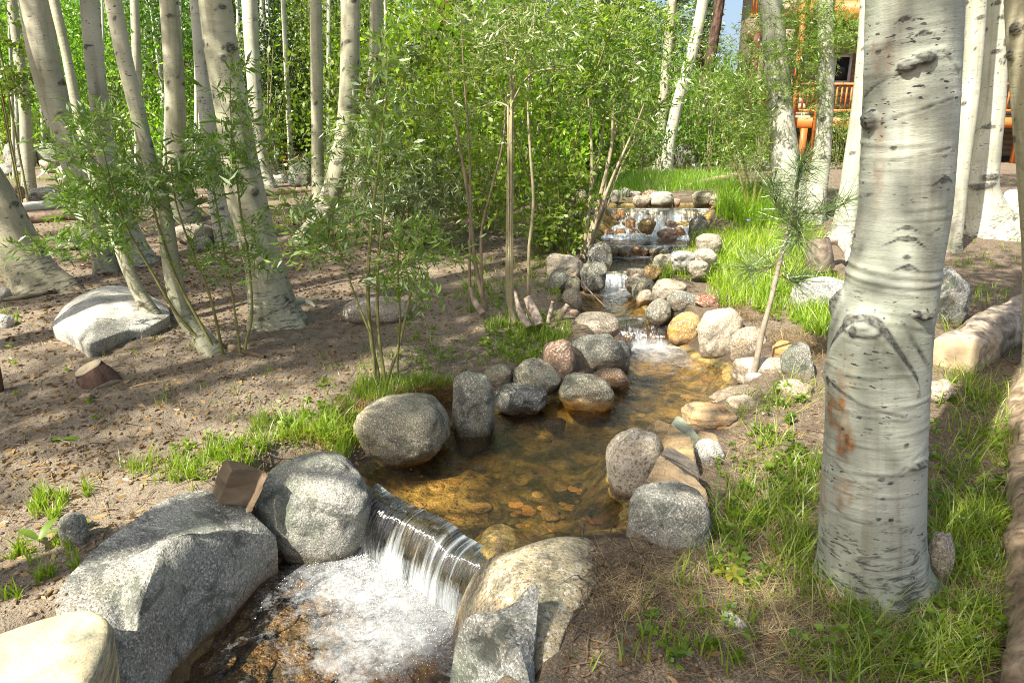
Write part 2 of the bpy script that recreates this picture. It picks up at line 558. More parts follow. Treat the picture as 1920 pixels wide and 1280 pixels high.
def mat_ground():
    m, nt, out = new_mat("forest_soil")
    b = NB(nt)
    tc = b.n("ShaderNodeTexCoord")
    vec = tc.outputs["Object"]
    bed = b.attr("bed")
    damp = b.attr("damp")
    litter = b.attr("litter")
    n1 = b.noise(vec, 2.0, 4, 0.6)
    n2 = b.noise(vec, 26, 5, 0.7)
    n3 = b.noise(vec, 110, 3, 0.7)
    soil = b.mix(b.ramp(n1, [(0.3, 0.0), (0.7, 1.0)]), (0.165, 0.132, 0.095), (0.29, 0.24, 0.175))
    soil = b.mix(b.ramp(n2, [(0.34, 0.75), (0.52, 0.0)]), soil, (0.12, 0.085, 0.058))
    soil = b.mix(b.ramp(n3, [(0.54, 0.0), (0.70, 0.7)]), soil, (0.40, 0.33, 0.24))
    lt = b.noise(b.mapv(vec, (1, 1, 1)), 55, 4, 0.8, 1.2)
    soil = b.mix(b.math('MULTIPLY', litter, b.ramp(lt, [(0.42, 0.0), (0.55, 0.9)])), soil, (0.11, 0.078, 0.05))
    soil = b.mix(b.math('MULTIPLY', litter, b.ramp(b.noise(vec, 75, 3, 0.8, 1.5), [(0.58, 0.0), (0.66, 0.9)])), soil, (0.34, 0.27, 0.18))
    soil = b.mix(b.math('MULTIPLY', damp, 0.75), soil, (0.050, 0.036, 0.026))
    gn = b.noise(vec, 4.2, 5, 0.68, 0.8)
    g2 = b.noise(vec, 16, 4, 0.7, 0.6)
    bc = b.mix(b.ramp(gn, [(0.38, 0.0), (0.62, 1.0)]), (0.085, 0.075, 0.030), (0.46, 0.32, 0.11))
    bc = b.mix(b.ramp(g2, [(0.34, 0.85), (0.54, 0.0)]), bc, (0.05, 0.038, 0.018))
    bc = b.mix(b.ramp(b.noise(vec, 9, 2, 0.6), [(0.58, 0.0), (0.70, 0.8)]), bc, (0.36, 0.21, 0.07))
    c = b.mix(bed, soil, bc)
    c = b.mix(b.math('MULTIPLY', b.attr('silt'), .72), c, b.mix(g2, (0.045, 0.032, 0.02), (0.20, 0.13, 0.07)))
    far = b.attr("far")
    fc = b.mix(b.ramp(b.noise(vec, 0.6, 4, 0.7), [(0.42, 0.0), (0.6, 1.0)]), (0.26, 0.21, 0.14), (0.07, 0.10, 0.035))
    c = b.mix(far, c, fc)
    h = b.math('ADD', b.math('MULTIPLY', n2, 1.0), b.math('MULTIPLY', n3, 0.55))
    bp = b.bump(h, 0.9, 0.02)
    p = b.principled(c, 0.95, bp, 0.15)
    b.l(p.outputs[0], out.inputs[0])
    return m


def mat_water(name, tint, white=0.0, ripple=0.5, foam_scale=60, stretch=(1, 1, 1), clear=1.0):
    """thin clear water: tinted see-through body under a mirror-like skin, foam where the attribute says"""
    m, nt, out = new_mat(name)
    b = NB(nt)
    tc = b.n("ShaderNodeTexCoord")
    vec = b.mapv(tc.outputs["Object"], stretch)
    h = b.math('ADD', b.noise(vec, 9, 3, 0.6, 0.6), b.math('MULTIPLY', b.noise(vec, 34, 3, 0.6, 0.4), 0.35))
    bp = b.bump(h, ripple, 0.03)
    tr = b.n("ShaderNodeBsdfTransparent"); tr.inputs[0].default_value = (*tint, 1)
    gl = b.n("ShaderNodeBsdfGlossy"); gl.inputs["Roughness"].default_value = 0.06
    b.l(bp, gl.inputs["Normal"])
    fr = b.n("ShaderNodeFresnel"); fr.inputs[0].default_value = 1.33; b.l(bp, fr.inputs["Normal"])
    mx = b.n("ShaderNodeMixShader")
    b.l(b.math('ADD', b.math('MULTIPLY', fr.outputs[0], 1.5), 0.03, True), mx.inputs[0])
    b.l(tr.outputs[0], mx.inputs[1]); b.l(gl.outputs[0], mx.inputs[2])
    fa = b.attr("foam")
    fn = b.noise(vec, foam_scale, 5, 0.75, 0.5)
    fn2 = b.noise(vec, foam_scale * 0.16, 4, 0.65, 0.8)
    s = b.math('ADD', b.math('MULTIPLY', b.math('SUBTRACT', fn, .5), .9), b.math('MULTIPLY', b.math('SUBTRACT', fn2, .5), 1.1))
    s = b.math('ADD', s, b.math('MULTIPLY', fa, 0.78))
    fac = b.ramp(s, [(0.20, 0.0), (0.48, 0.28), (0.88, 0.78)])
    wd = b.n("ShaderNodeBsdfPrincipled")
    wd.inputs["Base Color"].default_value = (0.60, 0.62, 0.62, 1)
    wd.inputs["Roughness"].default_value = 0.35
    b.l(b.bump(fn, 0.8, 0.02), wd.inputs["Normal"])
    m2 = b.n("ShaderNodeMixShader"); b.l(fac, m2.inputs[0])
    b.l(mx.outputs[0], m2.inputs[1]); b.l(wd.outputs[0], m2.inputs[2])
    b.l(m2.outputs[0], out.inputs[0])
    return m


def mat_fall(name, body=(0.55, 0.58, 0.56), amount=(0.50, 0.72), us=55.0, vs=3.0):
    """falling sheet: streaks follow the attribute 'flow' (across, down)"""
    m, nt, out = new_mat(name)
    b = NB(nt)
    fv = b.attr("flow", "Vector")
    vec = b.mapv(fv, (us, vs, 1))
    st = b.noise(vec, 1.0, 4, 0.65, 0.25)
    st2 = b.noise(b.mapv(fv, (us * 2.6, vs * 1.2, 1)), 1.0, 2, 0.6, 0.2)
    bp = b.bump(b.math('ADD', st, b.math('MULTIPLY', st2, 0.5)), 1.0, 0.03)
    tr = b.n("ShaderNodeBsdfTransparent"); tr.inputs[0].default_value = (*body, 1)
    gl = b.n("ShaderNodeBsdfGlossy"); gl.inputs["Roughness"].default_value = 0.12
    b.l(bp, gl.inputs["Normal"])
    fr = b.n("ShaderNodeFresnel"); fr.inputs[0].default_value = 1.33; b.l(bp, fr.inputs["Normal"])
    mx = b.n("ShaderNodeMixShader"); b.l(b.math('ADD', fr.outputs[0], 0.10, True), mx.inputs[0])
    b.l(tr.outputs[0], mx.inputs[1]); b.l(gl.outputs[0], mx.inputs[2])
    fa = b.attr("foam")
    lg = b.noise(b.mapv(fv, (us * .22, vs * .8, 1)), 1.0, 2, 0.5)
    s = b.math('ADD', b.math('ADD', b.math('MULTIPLY', st, 0.6), b.math('MULTIPLY', st2, 0.25)), b.math('ADD', b.math('MULTIPLY', fa, 0.5), b.math('MULTIPLY', b.math('SUBTRACT', lg, 0.36), 0.9)))
    fac = b.ramp(s, [(amount[0], 0.0), (amount[1], 0.85)])
    wd = b.n("ShaderNodeBsdfPrincipled")
    wd.inputs["Base Color"].default_value = (0.78, 0.84, 0.86, 1)
    wd.inputs["Roughness"].default_value = 0.3
    b.l(bp, wd.inputs["Normal"])
    m2 = b.n("ShaderNodeMixShader"); b.l(fac, m2.inputs[0])
    b.l(mx.outputs[0], m2.inputs[1]); b.l(wd.outputs[0], m2.inputs[2])
    b.l(m2.outputs[0], out.inputs[0])
    return m


def mat_wood(name, ca, cb, stretch=(3, 3, 40), obj_tint=True, rough=0.8, strength=0.6):
    m, nt, out = new_mat(name)
    b = NB(nt)
    vec, oi = obj_vec(b)
    g = b.noise(b.mapv(vec, stretch), 1.0, 4, 0.65, 0.5)
    c = b.mix(b.ramp(g, [(0.3, 0.0), (0.7, 1.0)]), ca, cb)
    c = b.mix(b.ramp(b.noise(vec, 7, 3), [(0.55, 0.0), (0.75, 0.5)]), c, b.mix(1.0, c, (0.45, 0.42, 0.4), 'MULTIPLY'))
    if obj_tint: c = b.mix(1.0, c, oi.outputs["Color"], 'MULTIPLY')
    bp = b.bump(g, strength, 0.01)
    p = b.principled(c, rough, bp, 0.3)
    b.l(p.outputs[0], out.inputs[0])
    return m


def mat_plain(name, col, rough=0.6, var=0.25, scale=6, metallic=0.0):
    m, nt, out = new_mat(name)
    b = NB(nt)
    vec, oi = obj_vec(b)
    n = b.noise(vec, scale, 4, 0.6)
    c = b.mix(b.math('MULTIPLY', b.ramp(n, [(0.35, 1.0), (0.65, 0.0)]), var), col, b.mix(1.0, col, (0.4, 0.4, 0.4), 'MULTIPLY'))
    c = b.mix(1.0, c, oi.outputs["Color"], 'MULTIPLY')
    p = b.principled(c, rough, b.bump(n, 0.05, 0.004), 0.4)
    p.inputs["Metallic"].default_value = metallic
    b.l(p.outputs[0], out.inputs[0])
    return m


M_ROCK = mat_granite()
M_SLATE = mat_slate()
M_ASPEN = mat_bark("aspen_bark", True)
M_PINE = mat_bark("pine_bark", False)
M_GROUND = mat_ground()
M_LEAF_A = mat_leaf("aspen_leaf", (0.065, 0.125, 0.018), (0.27, 0.36, 0.05), 0.6, gloss=0.05)
M_LEAF_W = mat_leaf("willow_leaf", (0.10, 0.19, 0.025), (0.30, 0.42, 0.06), 0.5, gloss=0.10)
M_LEAF_G = mat_leaf("silver_willow_leaf", (0.13, 0.19, 0.065), (0.28, 0.35, 0.14), 0.4, (1, 1.1, 0.7), gloss=0.12)
M_LEAF_S = mat_leaf("shrub_leaf", (0.075, 0.15, 0.018), (0.34, 0.45, 0.045), 0.6, gloss=0.05)
M_GRASS = mat_leaf("grass_blade", (0.12, 0.22, 0.012), (0.36, 0.46, 0.035), 0.5, gloss=0.06)
M_DRY = mat_leaf("dry_grass", (0.20, 0.155, 0.085), (0.46, 0.39, 0.24), 0.2, (1, 0.95, 0.8), gloss=0.03)
M_NEEDLE = mat_leaf("pine_needle", (0.06, 0.11, 0.03), (0.20, 0.28, 0.08), 0.25, gloss=0.15)
M_STEM = mat_wood("green_stem", (0.13, 0.13, 0.035), (0.27, 0.25, 0.09), (9, 9, 9))
M_TWIG = mat_wood("grey_twig", (0.22, 0.19, 0.14), (0.42, 0.37, 0.29), (9, 9, 9))
M_LOG = mat_wood("weathered_wood", (0.10, 0.08, 0.06), (0.52, 0.45, 0.37), (16, 16, 16), strength=1.0)
M_CUT = mat_wood("cut_wood", (0.30, 0.23, 0.15), (0.52, 0.43, 0.30), (8, 8, 8))
M_PEBBLE = mat_leaf("pebble", (0.17, 0.13, 0.09), (0.36, 0.29, 0.21), 0.0, gloss=0.02)
M_COBBLE = mat_granite(); M_COBBLE.name = "bed_cobble"
M_WATER = mat_water("clear_water", (0.90, 0.82, 0.60), ripple=0.45, foam_scale=70)
M_WATER_A = mat_water("churned_water", (0.80, 0.70, 0.52), ripple=0.8, foam_scale=52)
M_FALL = mat_fall("falling_water", us=30.0, vs=1.4, amount=(0.62, 1.06))
M_FALL2 = mat_fall("white_cascade", (0.80, 0.77, 0.70), (0.50, 0.70), us=18.0, vs=2.5)
# ------------------------------------------------------------------ terrain: one sheet to the horizon
def grid_faces(nr, nc):
    i = np.arange(nr - 1)[:, None] * nc + np.arange(nc - 1)[None, :]
    return np.stack([i, i + 1, i + nc + 1, i + nc], -1).reshape(-1, 4)


def build_ground():
    ys = [-60, -30, -15, -8, -4, -2, -1, -.4, 0, .3, .6, .85]
    y = 1.0
    while y < 12:
        ys.append(y); y += 0.0042 * y + 0.0075
    while y < 60:
        ys.append(y); y += 0.012 * y
    while y < 900:
        ys.append(y); y *= 1.13
    ys = np.array(ys)
    si = np.linspace(-1, 1, 520)
    ext = np.array([.04, .1, .2, .4, .8, 1.6, 3.2, 7, 15, 40, 110, 300])
    w = 0.92 * np.maximum(ys, 0.8) + 0.55
    X = np.concatenate([(-w[:, None] - ext[::-1][None, :]), w[:, None] * si[None, :], (w[:, None] + ext[None, :])], 1)
    Y = np.repeat(ys[:, None], X.shape[1], 1)
    Z = H(X, Y)
    V = np.stack([X, Y, Z], -1).reshape(-1, 3)
    F = grid_faces(*X.shape)
    near = (Y < 10.5) & (np.abs(X) < 6)
    sd = np.full(X.shape, 9.0)
    sd[near] = poly_sd(X[near], Y[near], STREAM)
    bed = ss(0.03, -0.02, sd).ravel()
    damp = (ss(0.30, 0.03, sd + 0.06 * fbm(np.stack([X * 4, Y * 4, X * 0], -1), 2, 5)) * (sd > -.02)).ravel()
    # loose litter and roots on the right bank, barer soil on the left
    litter = np.clip(ss(-0.15, 0.4, X - 0.12 * Y + .35) * ss(9, 7, Y) + 0.75 * ss(5.0, 8.5, Y + 1.5 * fbm(np.stack([X * .8, Y * .8, X * 0], -1), 2, 8)), 0, 1).ravel()
    far = ss(22, 34, Y).ravel()
    me = mesh_np("ground", V, F, M_GROUND, attrs=dict(bed=bed, damp=damp, litter=litter, far=far, silt=bed * ss(-.05, -.15, level(X, Y)).ravel()))
    tag(link("ground", me), "bare brown forest soil and the golden stream bed running through it", kind="structure")


build_ground()


# ------------------------------------------------------------------ water surfaces
def pool(name, label, poly, z, mat, step, foam_fn=None, wave=0.004, seed=0, flow=None):
    poly = np.array(poly)
    x0, y0 = poly.min(0) - .05
    x1, y1 = poly.max(0) + .05
    nx, ny = int((x1 - x0) / step) + 2, int((y1 - y0) / step) + 2
    X, Y = np.meshgrid(np.linspace(x0, x1, nx), np.linspace(y0, y1, ny))
    sd = poly_sd(X, Y, poly)
    P = np.stack([X, Y, X * 0], -1)
    foam = foam_fn(X, Y) if foam_fn else np.zeros(X.shape)
    Z = z + wave * fbm(P * 6, 3, seed) + wave * .5 * fbm(P * 22, 2, seed + 5) + np.clip(foam, 0, 1) * (0.010 * fbm(P * 16, 3, seed + 9) + 0.004 * fbm(P * 60, 2, seed + 3))
    F = grid_faces(ny, nx)
    keep = (sd.ravel()[F] < 0.0).any(1)
    F = F[keep]
    used, inv = np.unique(F.ravel(), return_inverse=True)
    V = np.stack([X, Y, Z], -1).reshape(-1, 3)[used]
    c = np.array([poly[:, 0].mean(), poly[:, 1].mean(), z])
    o = put(name, V, inv.reshape(-1, 4), mat, c, attrs=dict(foam=foam.ravel()[used]))
    tag(o, label, kind="structure")
    return o


def dil(poly, d):
    poly = np.array(poly)
    c = poly.mean(0)
    v = poly - c
    return c + v * (1 + d / np.maximum(np.linalg.norm(v, axis=1), .05))[:, None]


LIPE0 = LIP0 - LD * 0.16
LIPE1 = LIP1 + LD * 0.10
footshift = LN * 0.16


def foam_A(X, Y):
    P = np.stack([X, Y, X * 0], -1)
    d = (X - LIP0[0]) * LN[0] + (Y - LIP0[1]) * LN[1] - 0.16
    t = (X - LIP0[0]) * LD[0] + (Y - LIP0[1]) * LD[1]
    core = np.exp(-(np.maximum(d, 0) / 0.36) ** 2) * ss(-.25, .15, t) * ss(1.2, .65, t)
    lobe = np.exp(-(((t - .55) / .33) ** 2)) * np.exp(-(np.maximum(d - .2, 0) / .36) ** 2)
    f = np.maximum(core, lobe * .9) + 0.28 * fbm(P * 5, 3, 77)
    return np.clip(f, 0, 1.1)


A_POLY = [(-6, -2.6), (-2.9, .2)] + [tuple(at(x, y, ZA)[:2]) for x, y in ((250, 1290), (380, 1130), (450, 1050), (520, 950))] + \
    [tuple(LIPE0 - LN * .02), tuple(LIPE1 - LN * .02)] + [tuple(at(x, y, ZA)[:2]) for x, y in ((990, 1120), (990, 1290))] + [(-.7, .2), (-2.8, -2.6)]
pool("stream_water", "churning brown and white foam water in the pool below the small curtain fall", A_POLY, ZA, M_WATER_A, 0.0125, foam_A, 0.010, 1)


def foam_B(X, Y):
    P = np.stack([X, Y, X * 0], -1)
    a = np.exp(-((Y - 5.12) / .16) ** 2) * ss(.6, .9, X) * ss(1.75, 1.2, X)
    q = at(1250, 660, 0)
    c = np.exp(-(((X - q[0]) / .28) ** 2 + ((Y - q[1]) / .45) ** 2)) * .75
    dl = (X - LIP0[0]) * LN[0] + (Y - LIP0[1]) * LN[1]
    e = np.exp(-(dl / .03) ** 2) * .35
    return np.clip(np.maximum(np.maximum(a, c), e) + .12 * fbm(P * 6, 3, 4), 0, 1)


B_POLY = [tuple(LIPE0)] + [tuple(at(x, y, 0)[:2]) for x, y in ((640, 860), (700, 800), (820, 760), (930, 730), (1040, 715), (1100, 700), (1120, 640))] + \
    [(.82, 5.30), (1.35, 5.30)] + [tuple(at(x, y, 0)[:2]) for x, y in ((1300, 628), (1400, 660), (1440, 740), (1330, 820), (1260, 890), (1260, 1040), (1120, 1060))] + [tuple(LIPE1)]
pool("stream_water", "clear shallow golden pool in the middle of the stream above the curtain fall", B_POLY, 0.0, M_WATER, 0.018, foam_B, 0.005, 2)


def ypoly(z, pts):
    return [tuple(at(x, y, z)[:2]) for x, y in pts]


def foam_C(X, Y):
    P = np.stack([X, Y, X * 0], -1)
    return np.clip(np.exp(-((Y - 6.42) / .22) ** 2) * .95 + .1 * fbm(P * 7, 3, 4), 0, 1)


pool("stream_water", "narrow riffle of water between the stones behind the round tan boulder",
     [(.55, 5.27), (1.5, 5.27), (1.75, 6.0), (1.65, 6.62), (.5, 6.62)], ZC, M_WATER, 0.02, foam_C, 0.008, 3)


def foam_D(X, Y):
    return np.exp(-((Y - 7.66) / .16) ** 2) * .85 + np.exp(-((Y - 6.8) / .08) ** 2) * .4


pool("stream_water", "small step pool above the dark wet stone", [(.75, 6.66), (1.7, 6.66), (1.95, 7.2), (1.9, 7.8), (.75, 7.8)], ZD, M_WATER, 0.02, foam_D, 0.006, 4)


def foam_E(X, Y):
    return np.clip(np.exp(-((Y - 8.38) / .11) ** 2) * 1.0, 0, 1.1)


pool("stream_water", "foaming shelf of water at the foot of the far waterfall", [(.9, 7.76), (2.3, 7.76), (2.5, 8.5), (.85, 8.5)], ZE, M_WATER, 0.02, foam_E, 0.008, 5)
pool("stream_water", "brown pool brimming over the top of the far waterfall", [(.95, 8.76), (2.75, 8.76), (2.9, 9.2), (2.7, 9.6), (1.0, 9.6)], ZF, M_WATER, 0.03, None, 0.005, 6)


# fall sheets: a, b = lip ends; prof = list of (forward, z)
def fall(name, label, a, b, n_dir, prof, mat, nu=150, nv=40, foam=None, wob=0.010, seed=0, ustretch=1.0):
    a = np.array(a); b = np.array(b); n_dir = np.array(n_dir)
    prof = cat_rom(np.array([(p[0], 0, p[1]) for p in prof]), nv)
    L = np.linalg.norm(b - a)
    U = np.linspace(0, 1, nu)
    arc = np.r_[0, np.cumsum(np.linalg.norm(np.diff(prof, axis=0), axis=1))]
    s = arc / arc[-1]
    UU, SS = np.meshgrid(U, s)
    fl = np.stack([UU * L * 22, SS * 2.0, UU * 0 + seed], -1)
    w = wob * fbm(fl, 3, seed + 40) * (0.25 + SS)
    reach = 1 + 0.22 * fbm(np.stack([UU * L * 5, SS * .3, UU * 0 + seed], -1), 2, seed + 3)
    X = a[0] + (b[0] - a[0]) * UU + n_dir[0] * (prof[:, 0][:, None] * reach + w)
    Y = a[1] + (b[1] - a[1]) * UU + n_dir[1] * (prof[:, 0][:, None] * reach + w)
    lipn = .035 * fbm(np.stack([UU * L * 4.5, UU * 0 + seed, UU * 0], -1), 3, seed + 8)
    X = X + n_dir[0] * lipn; Y = Y + n_dir[1] * lipn
    Z = prof[:, 2][:, None] + 0 * UU + w * .5
    V = np.stack([X, Y, Z], -1).reshape(-1, 3)
    flow = np.stack([UU * L * ustretch, SS * arc[-1], UU * 0 + seed], -1).reshape(-1, 3)
    fo = (foam(UU, SS) if foam else np.zeros(UU.shape)).ravel()
    c = np.array([*(a + b) / 2, prof[-1, 2]])
    o = put(name, V, grid_faces(nv, nu), mat, c, attrs=dict(flow=flow, foam=fo))
    tag(o, label, kind="structure")
    return o


fall("waterfall", "glassy curtain of water dropping over the straight lip into the foam pool",
     LIPE0 + LD * .1, LIPE1, LN, [(-.05, .004), (0, 0.0), (.045, -.02), (.085, -.075), (.115, -.15), (.135, -.25)], M_FALL, 260, 46,
     lambda u, s: .42 * ss(.45, 1.0, s) + .18 * np.exp(-(s / .1) ** 2), 0.012, 1)
fall("waterfall", "dark smooth chute of water sliding over the rock beside the golden stone",
     (.80, 5.34), (1.34, 5.34), (-.03, -1), [(-.06, .152), (0, .15), (.08, .12), (.14, .06), (.17, -.01)], mat_fall("chute_water", (0.55, 0.48, 0.36), (.56, .85), us=14, vs=5), 90, 24,
     lambda u, s: .35 * ss(.7, 1, s), 0.012, 2)
fall("waterfall", "little spill of water past the dark wet stone between two step pools",
     (.93, 6.70), (1.62, 6.72), (-.1, -1), [(-.06, .282), (0, .28), (.05, .25), (.09, .19), (.11, .13)], M_FALL2, 90, 20,
     lambda u, s: .30 * np.exp(-((u - .12) / .14) ** 2) * ss(.1, .5, s) - .25 * ss(.35, .5, u), 0.02, 3)
fall("waterfall", "low ledge of dark stones with thin water running over it",
     (.95, 7.80), (2.2, 7.80), (0, -1), [(-.04, .382), (0, .38), (.04, .36), (.07, .31), (.08, .26)], mat_fall("ledge_water", (0.6, 0.55, 0.45), (.58, .84), us=14, vs=5), 90, 20, None, 0.015, 4)
fall("waterfall", "broad white cascade tumbling over rounded orange stones at the head of the stream",
     (1.06, 8.84), (2.56, 8.84), (-.02, -1), [(-.06, .694), (0, .69), (.05, .66), (.09, .57), (.13, .52), (.26, .48), (.33, .44), (.44, .41), (.52, .365)], M_FALL2, 260, 60,
     lambda u, s: .06 * ss(.1, .3, s) + .20 * ss(.45, .9, s), 0.035, 5)


# ------------------------------------------------------------------ rocks
_ICO = {}


def ico(sub):
    if sub in _ICO: return _ICO[sub]
    t = (1 + 5 ** .5) / 2
    V = [(-1, t, 0), (1, t, 0), (-1, -t, 0), (1, -t, 0), (0, -1, t), (0, 1, t), (0, -1, -t), (0, 1, -t), (t, 0, -1), (t, 0, 1), (-t, 0, -1), (-t, 0, 1)]
    V = [np.array(v) / np.linalg.norm(v) for v in V]
    F = [(0, 11, 5), (0, 5, 1), (0, 1, 7), (0, 7, 10), (0, 10, 11), (1, 5, 9), (5, 11, 4), (11, 10, 2), (10, 7, 6), (7, 1, 8),
         (3, 9, 4), (3, 4, 2), (3, 2, 6), (3, 6, 8), (3, 8, 9), (4, 9, 5), (2, 4, 11), (6, 2, 10), (8, 6, 7), (9, 8, 1)]
    for _ in range(sub):
        cache = {}; NF = []
        def mid(a, b):
            k = (a, b) if a < b else (b, a)
            if k not in cache:
                m = V[a] + V[b]; V.append(m / np.linalg.norm(m)); cache[k] = len(V) - 1
            return cache[k]
        for a, b_, c in F:
            x, y, z = mid(a, b_), mid(b_, c), mid(c, a)
            NF += [(a, x, z), (b_, y, x), (c, z, y), (x, y, z)]
        F = NF
    _ICO[sub] = (np.array(V), np.array(F))
    return _ICO[sub]


def rock_shape(sub, seed, box=0.25, lump=0.2, facets=0, crack=0.0):
    V, F = ico(sub)
    V = V.copy()
    # superellipsoid: pull towards a box
    p = 2 + box * 2.4
    nrm = (np.abs(V) ** p).sum(1) ** (1 / p)
    V = V / nrm[:, None]
    off = np.array([seed * 3.17, seed * 1.31, seed * .77])
    V = V * (1 + lump * 1.7 * fbm(V * 1.25 + off, 3, seed))[:, None]
    r_ = np.random.default_rng(seed + 1000)
    for k in range(facets):
        n = r_.normal(size=3); n /= np.linalg.norm(n)
        d = r_.uniform(.66, .9)
        h = V @ n
        over = np.maximum(h - d, 0)
        V = V - n * (over * 0.93)[:, None]
    V = V * (1 + .022 * fbm(V * 4.5 + off, 3, seed + 7))[:, None]
    V = V * (1 + .006 * fbm(V * 15 + off, 2, seed + 9))[:, None]
    if crack > 0:
        n = r_.normal(size=3); n /= np.linalg.norm(n)
        h = np.abs(V @ n + .12 * fbm(V * 2.5 + off, 2, seed + 5) - .15)
        V = V * (1 - crack * np.exp(-(h / .035) ** 2))[:, None]
    return V, F


C = dict(grey=(.35, .345, .30, .7), cool=(.30, .295, .235, .7), dark=(.19, .185, .155, .9), tan=(.42, .35, .25, .25), tanl=(.55, .47, .35, .15),
         pink=(.46, .29, .20, .15), white=(.62, .59, .53, .2), pale=(.56, .53, .42, .3), olive=(.33, .30, .20, .6), brown=(.24, .16, .10, .4),
         gold=(.50, .32, .10, .1), orange=(.50, .25, .09, .1), redb=(.30, .13, .07, .2))
NROCK = [0]


def rock(bb, style, label, name="stone", cat=None, rot=0, box=.25, lump=.14, facets=0, dy=.85, stain=0.0, group=None, gz=None, Y=None, wl=None, sub=None, mat=None, crack=0.0, yaw=0, bury=.06, seed=None, maxneed=.55):
    """bb: where the stone stands, given by the picture box it fills; placed on the ground it rests on"""
    NROCK[0] += 1
    seed = seed or NROCK[0] * 13 + 5
    x0, y0, x1, y1 = bb
    xc, yc = (x0 + x1) / 2, (y0 + y1) / 2
    if Y is None:
        g = ground_at(xc, y1 - .04 * (y1 - y0)) if gz is None else at(xc, y1 - .04 * (y1 - y0), gz)
        Yf = g[1]
    else:
        Yf = Y
    dp = Yf / rays(xc, yc)[1]
    uf = math.sqrt(1 + (((xc - 960) / FPX) * dy) ** 2)
    hw = .5 * (x1 - x0) * dp / FPX / uf
    Yc = Yf + hw * dy * .62
    d = rays(xc, yc)
    dp = Yc / d[1]
    hw = .5 * (x1 - x0) * dp / FPX / uf
    hh = .5 * (y1 - y0) * dp / FPX
    ry = hw * dy
    ph = math.atan2(-d[2], d[1])
    v2 = hh * hh - (ry * math.sin(ph)) ** 2
    if v2 < (.5 * hh) ** 2:
        ry = math.sqrt(.75) * hh / max(math.sin(ph), .05)
        v2 = (.5 * hh) ** 2
    rz = math.sqrt(v2) / math.cos(ph)
    c = atY(xc, yc, Yf + ry * .62)
    if sub is None:
        sub = 5 if (x1 - x0) > 110 else (4 if (x1 - x0) > 38 else 3)
    if not facets: facets = seed % 3
    if not crack and seed % 4 == 1: crack = .03
    V, F = rock_shape(sub, seed, box, lump, facets, crack)
    ext = (V.max(0) - V.min(0)) / 2
    V = (V - (V.max(0) + V.min(0)) / 2) / ext
    if yaw:
        a = R(yaw); cc, s_ = math.cos(a), math.sin(a)
        V = V @ np.array([[cc, s_, 0], [-s_, cc, 0], [0, 0, 1]])
        V = V / ((V.max(0) - V.min(0)) / 2)
    if rot:
        a = R(rot); cc, s_ = math.cos(a), math.sin(a)
        # the box is the rotated outline's box; stretch so that it still fills it
        V = V * np.array([1.12, 1, .92])
        V = V @ np.array([[cc, 0, -s_], [0, 1, 0], [s_, 0, cc]])
        V = V / ((V.max(0) - V.min(0)) / 2)
    V = V * np.array([hw, ry, rz])
    W = V + c
    zg = float(H(np.array([c[0]]), np.array([c[1]]), False)[0])
    lo = W[:, 2].min()
    low = V[:, 2] < -.1 * rz
    need = (lo - (zg - bury))
    need = min(need, maxneed * rz)
    if need > 0:
        k = np.clip((-V[:, 2] / rz - .1) / .9, 0, 1)
        W[:, 2] -= need * k
        W[:, 2] = np.maximum(W[:, 2], zg - .2)
    lv = float(level(np.array([c[0]]), np.array([c[1]]))[0]) if wl is None else wl
    nz = fbm(W * 9, 2, seed)
    inw = float(poly_sd(np.array([c[0]]), np.array([c[1]]), STREAM)[0]) < hw * 1.4 or wl is not None
    wet = ss(lv + .065, lv + .02, W[:, 2] + .025 * nz) if inw else np.zeros(len(W))
    stn = np.clip(ss(lv + .10, lv - .02, W[:, 2] + .05 * nz) * stain, 0, 1) if stain else np.zeros(len(W))
    if stain > 1: stn = np.clip(np.maximum(stn, (stain - 1) * ss(-.1, .35, nz)), 0, 1)
    o0 = np.array([c[0], c[1], W[:, 2].min()])
    o = put(name, W, F, mat or M_ROCK, o0, color=C[style] if isinstance(style, str) else style, attrs=dict(wet=wet, stain=stn, dirt=(0 * wet if inw and rz < .06 else ss(zg + .05, zg + .0, W[:, 2] + .03 * nz))))
    tag(o, label, cat or ("boulder" if name == "boulder" else "stone"), group)
    return o


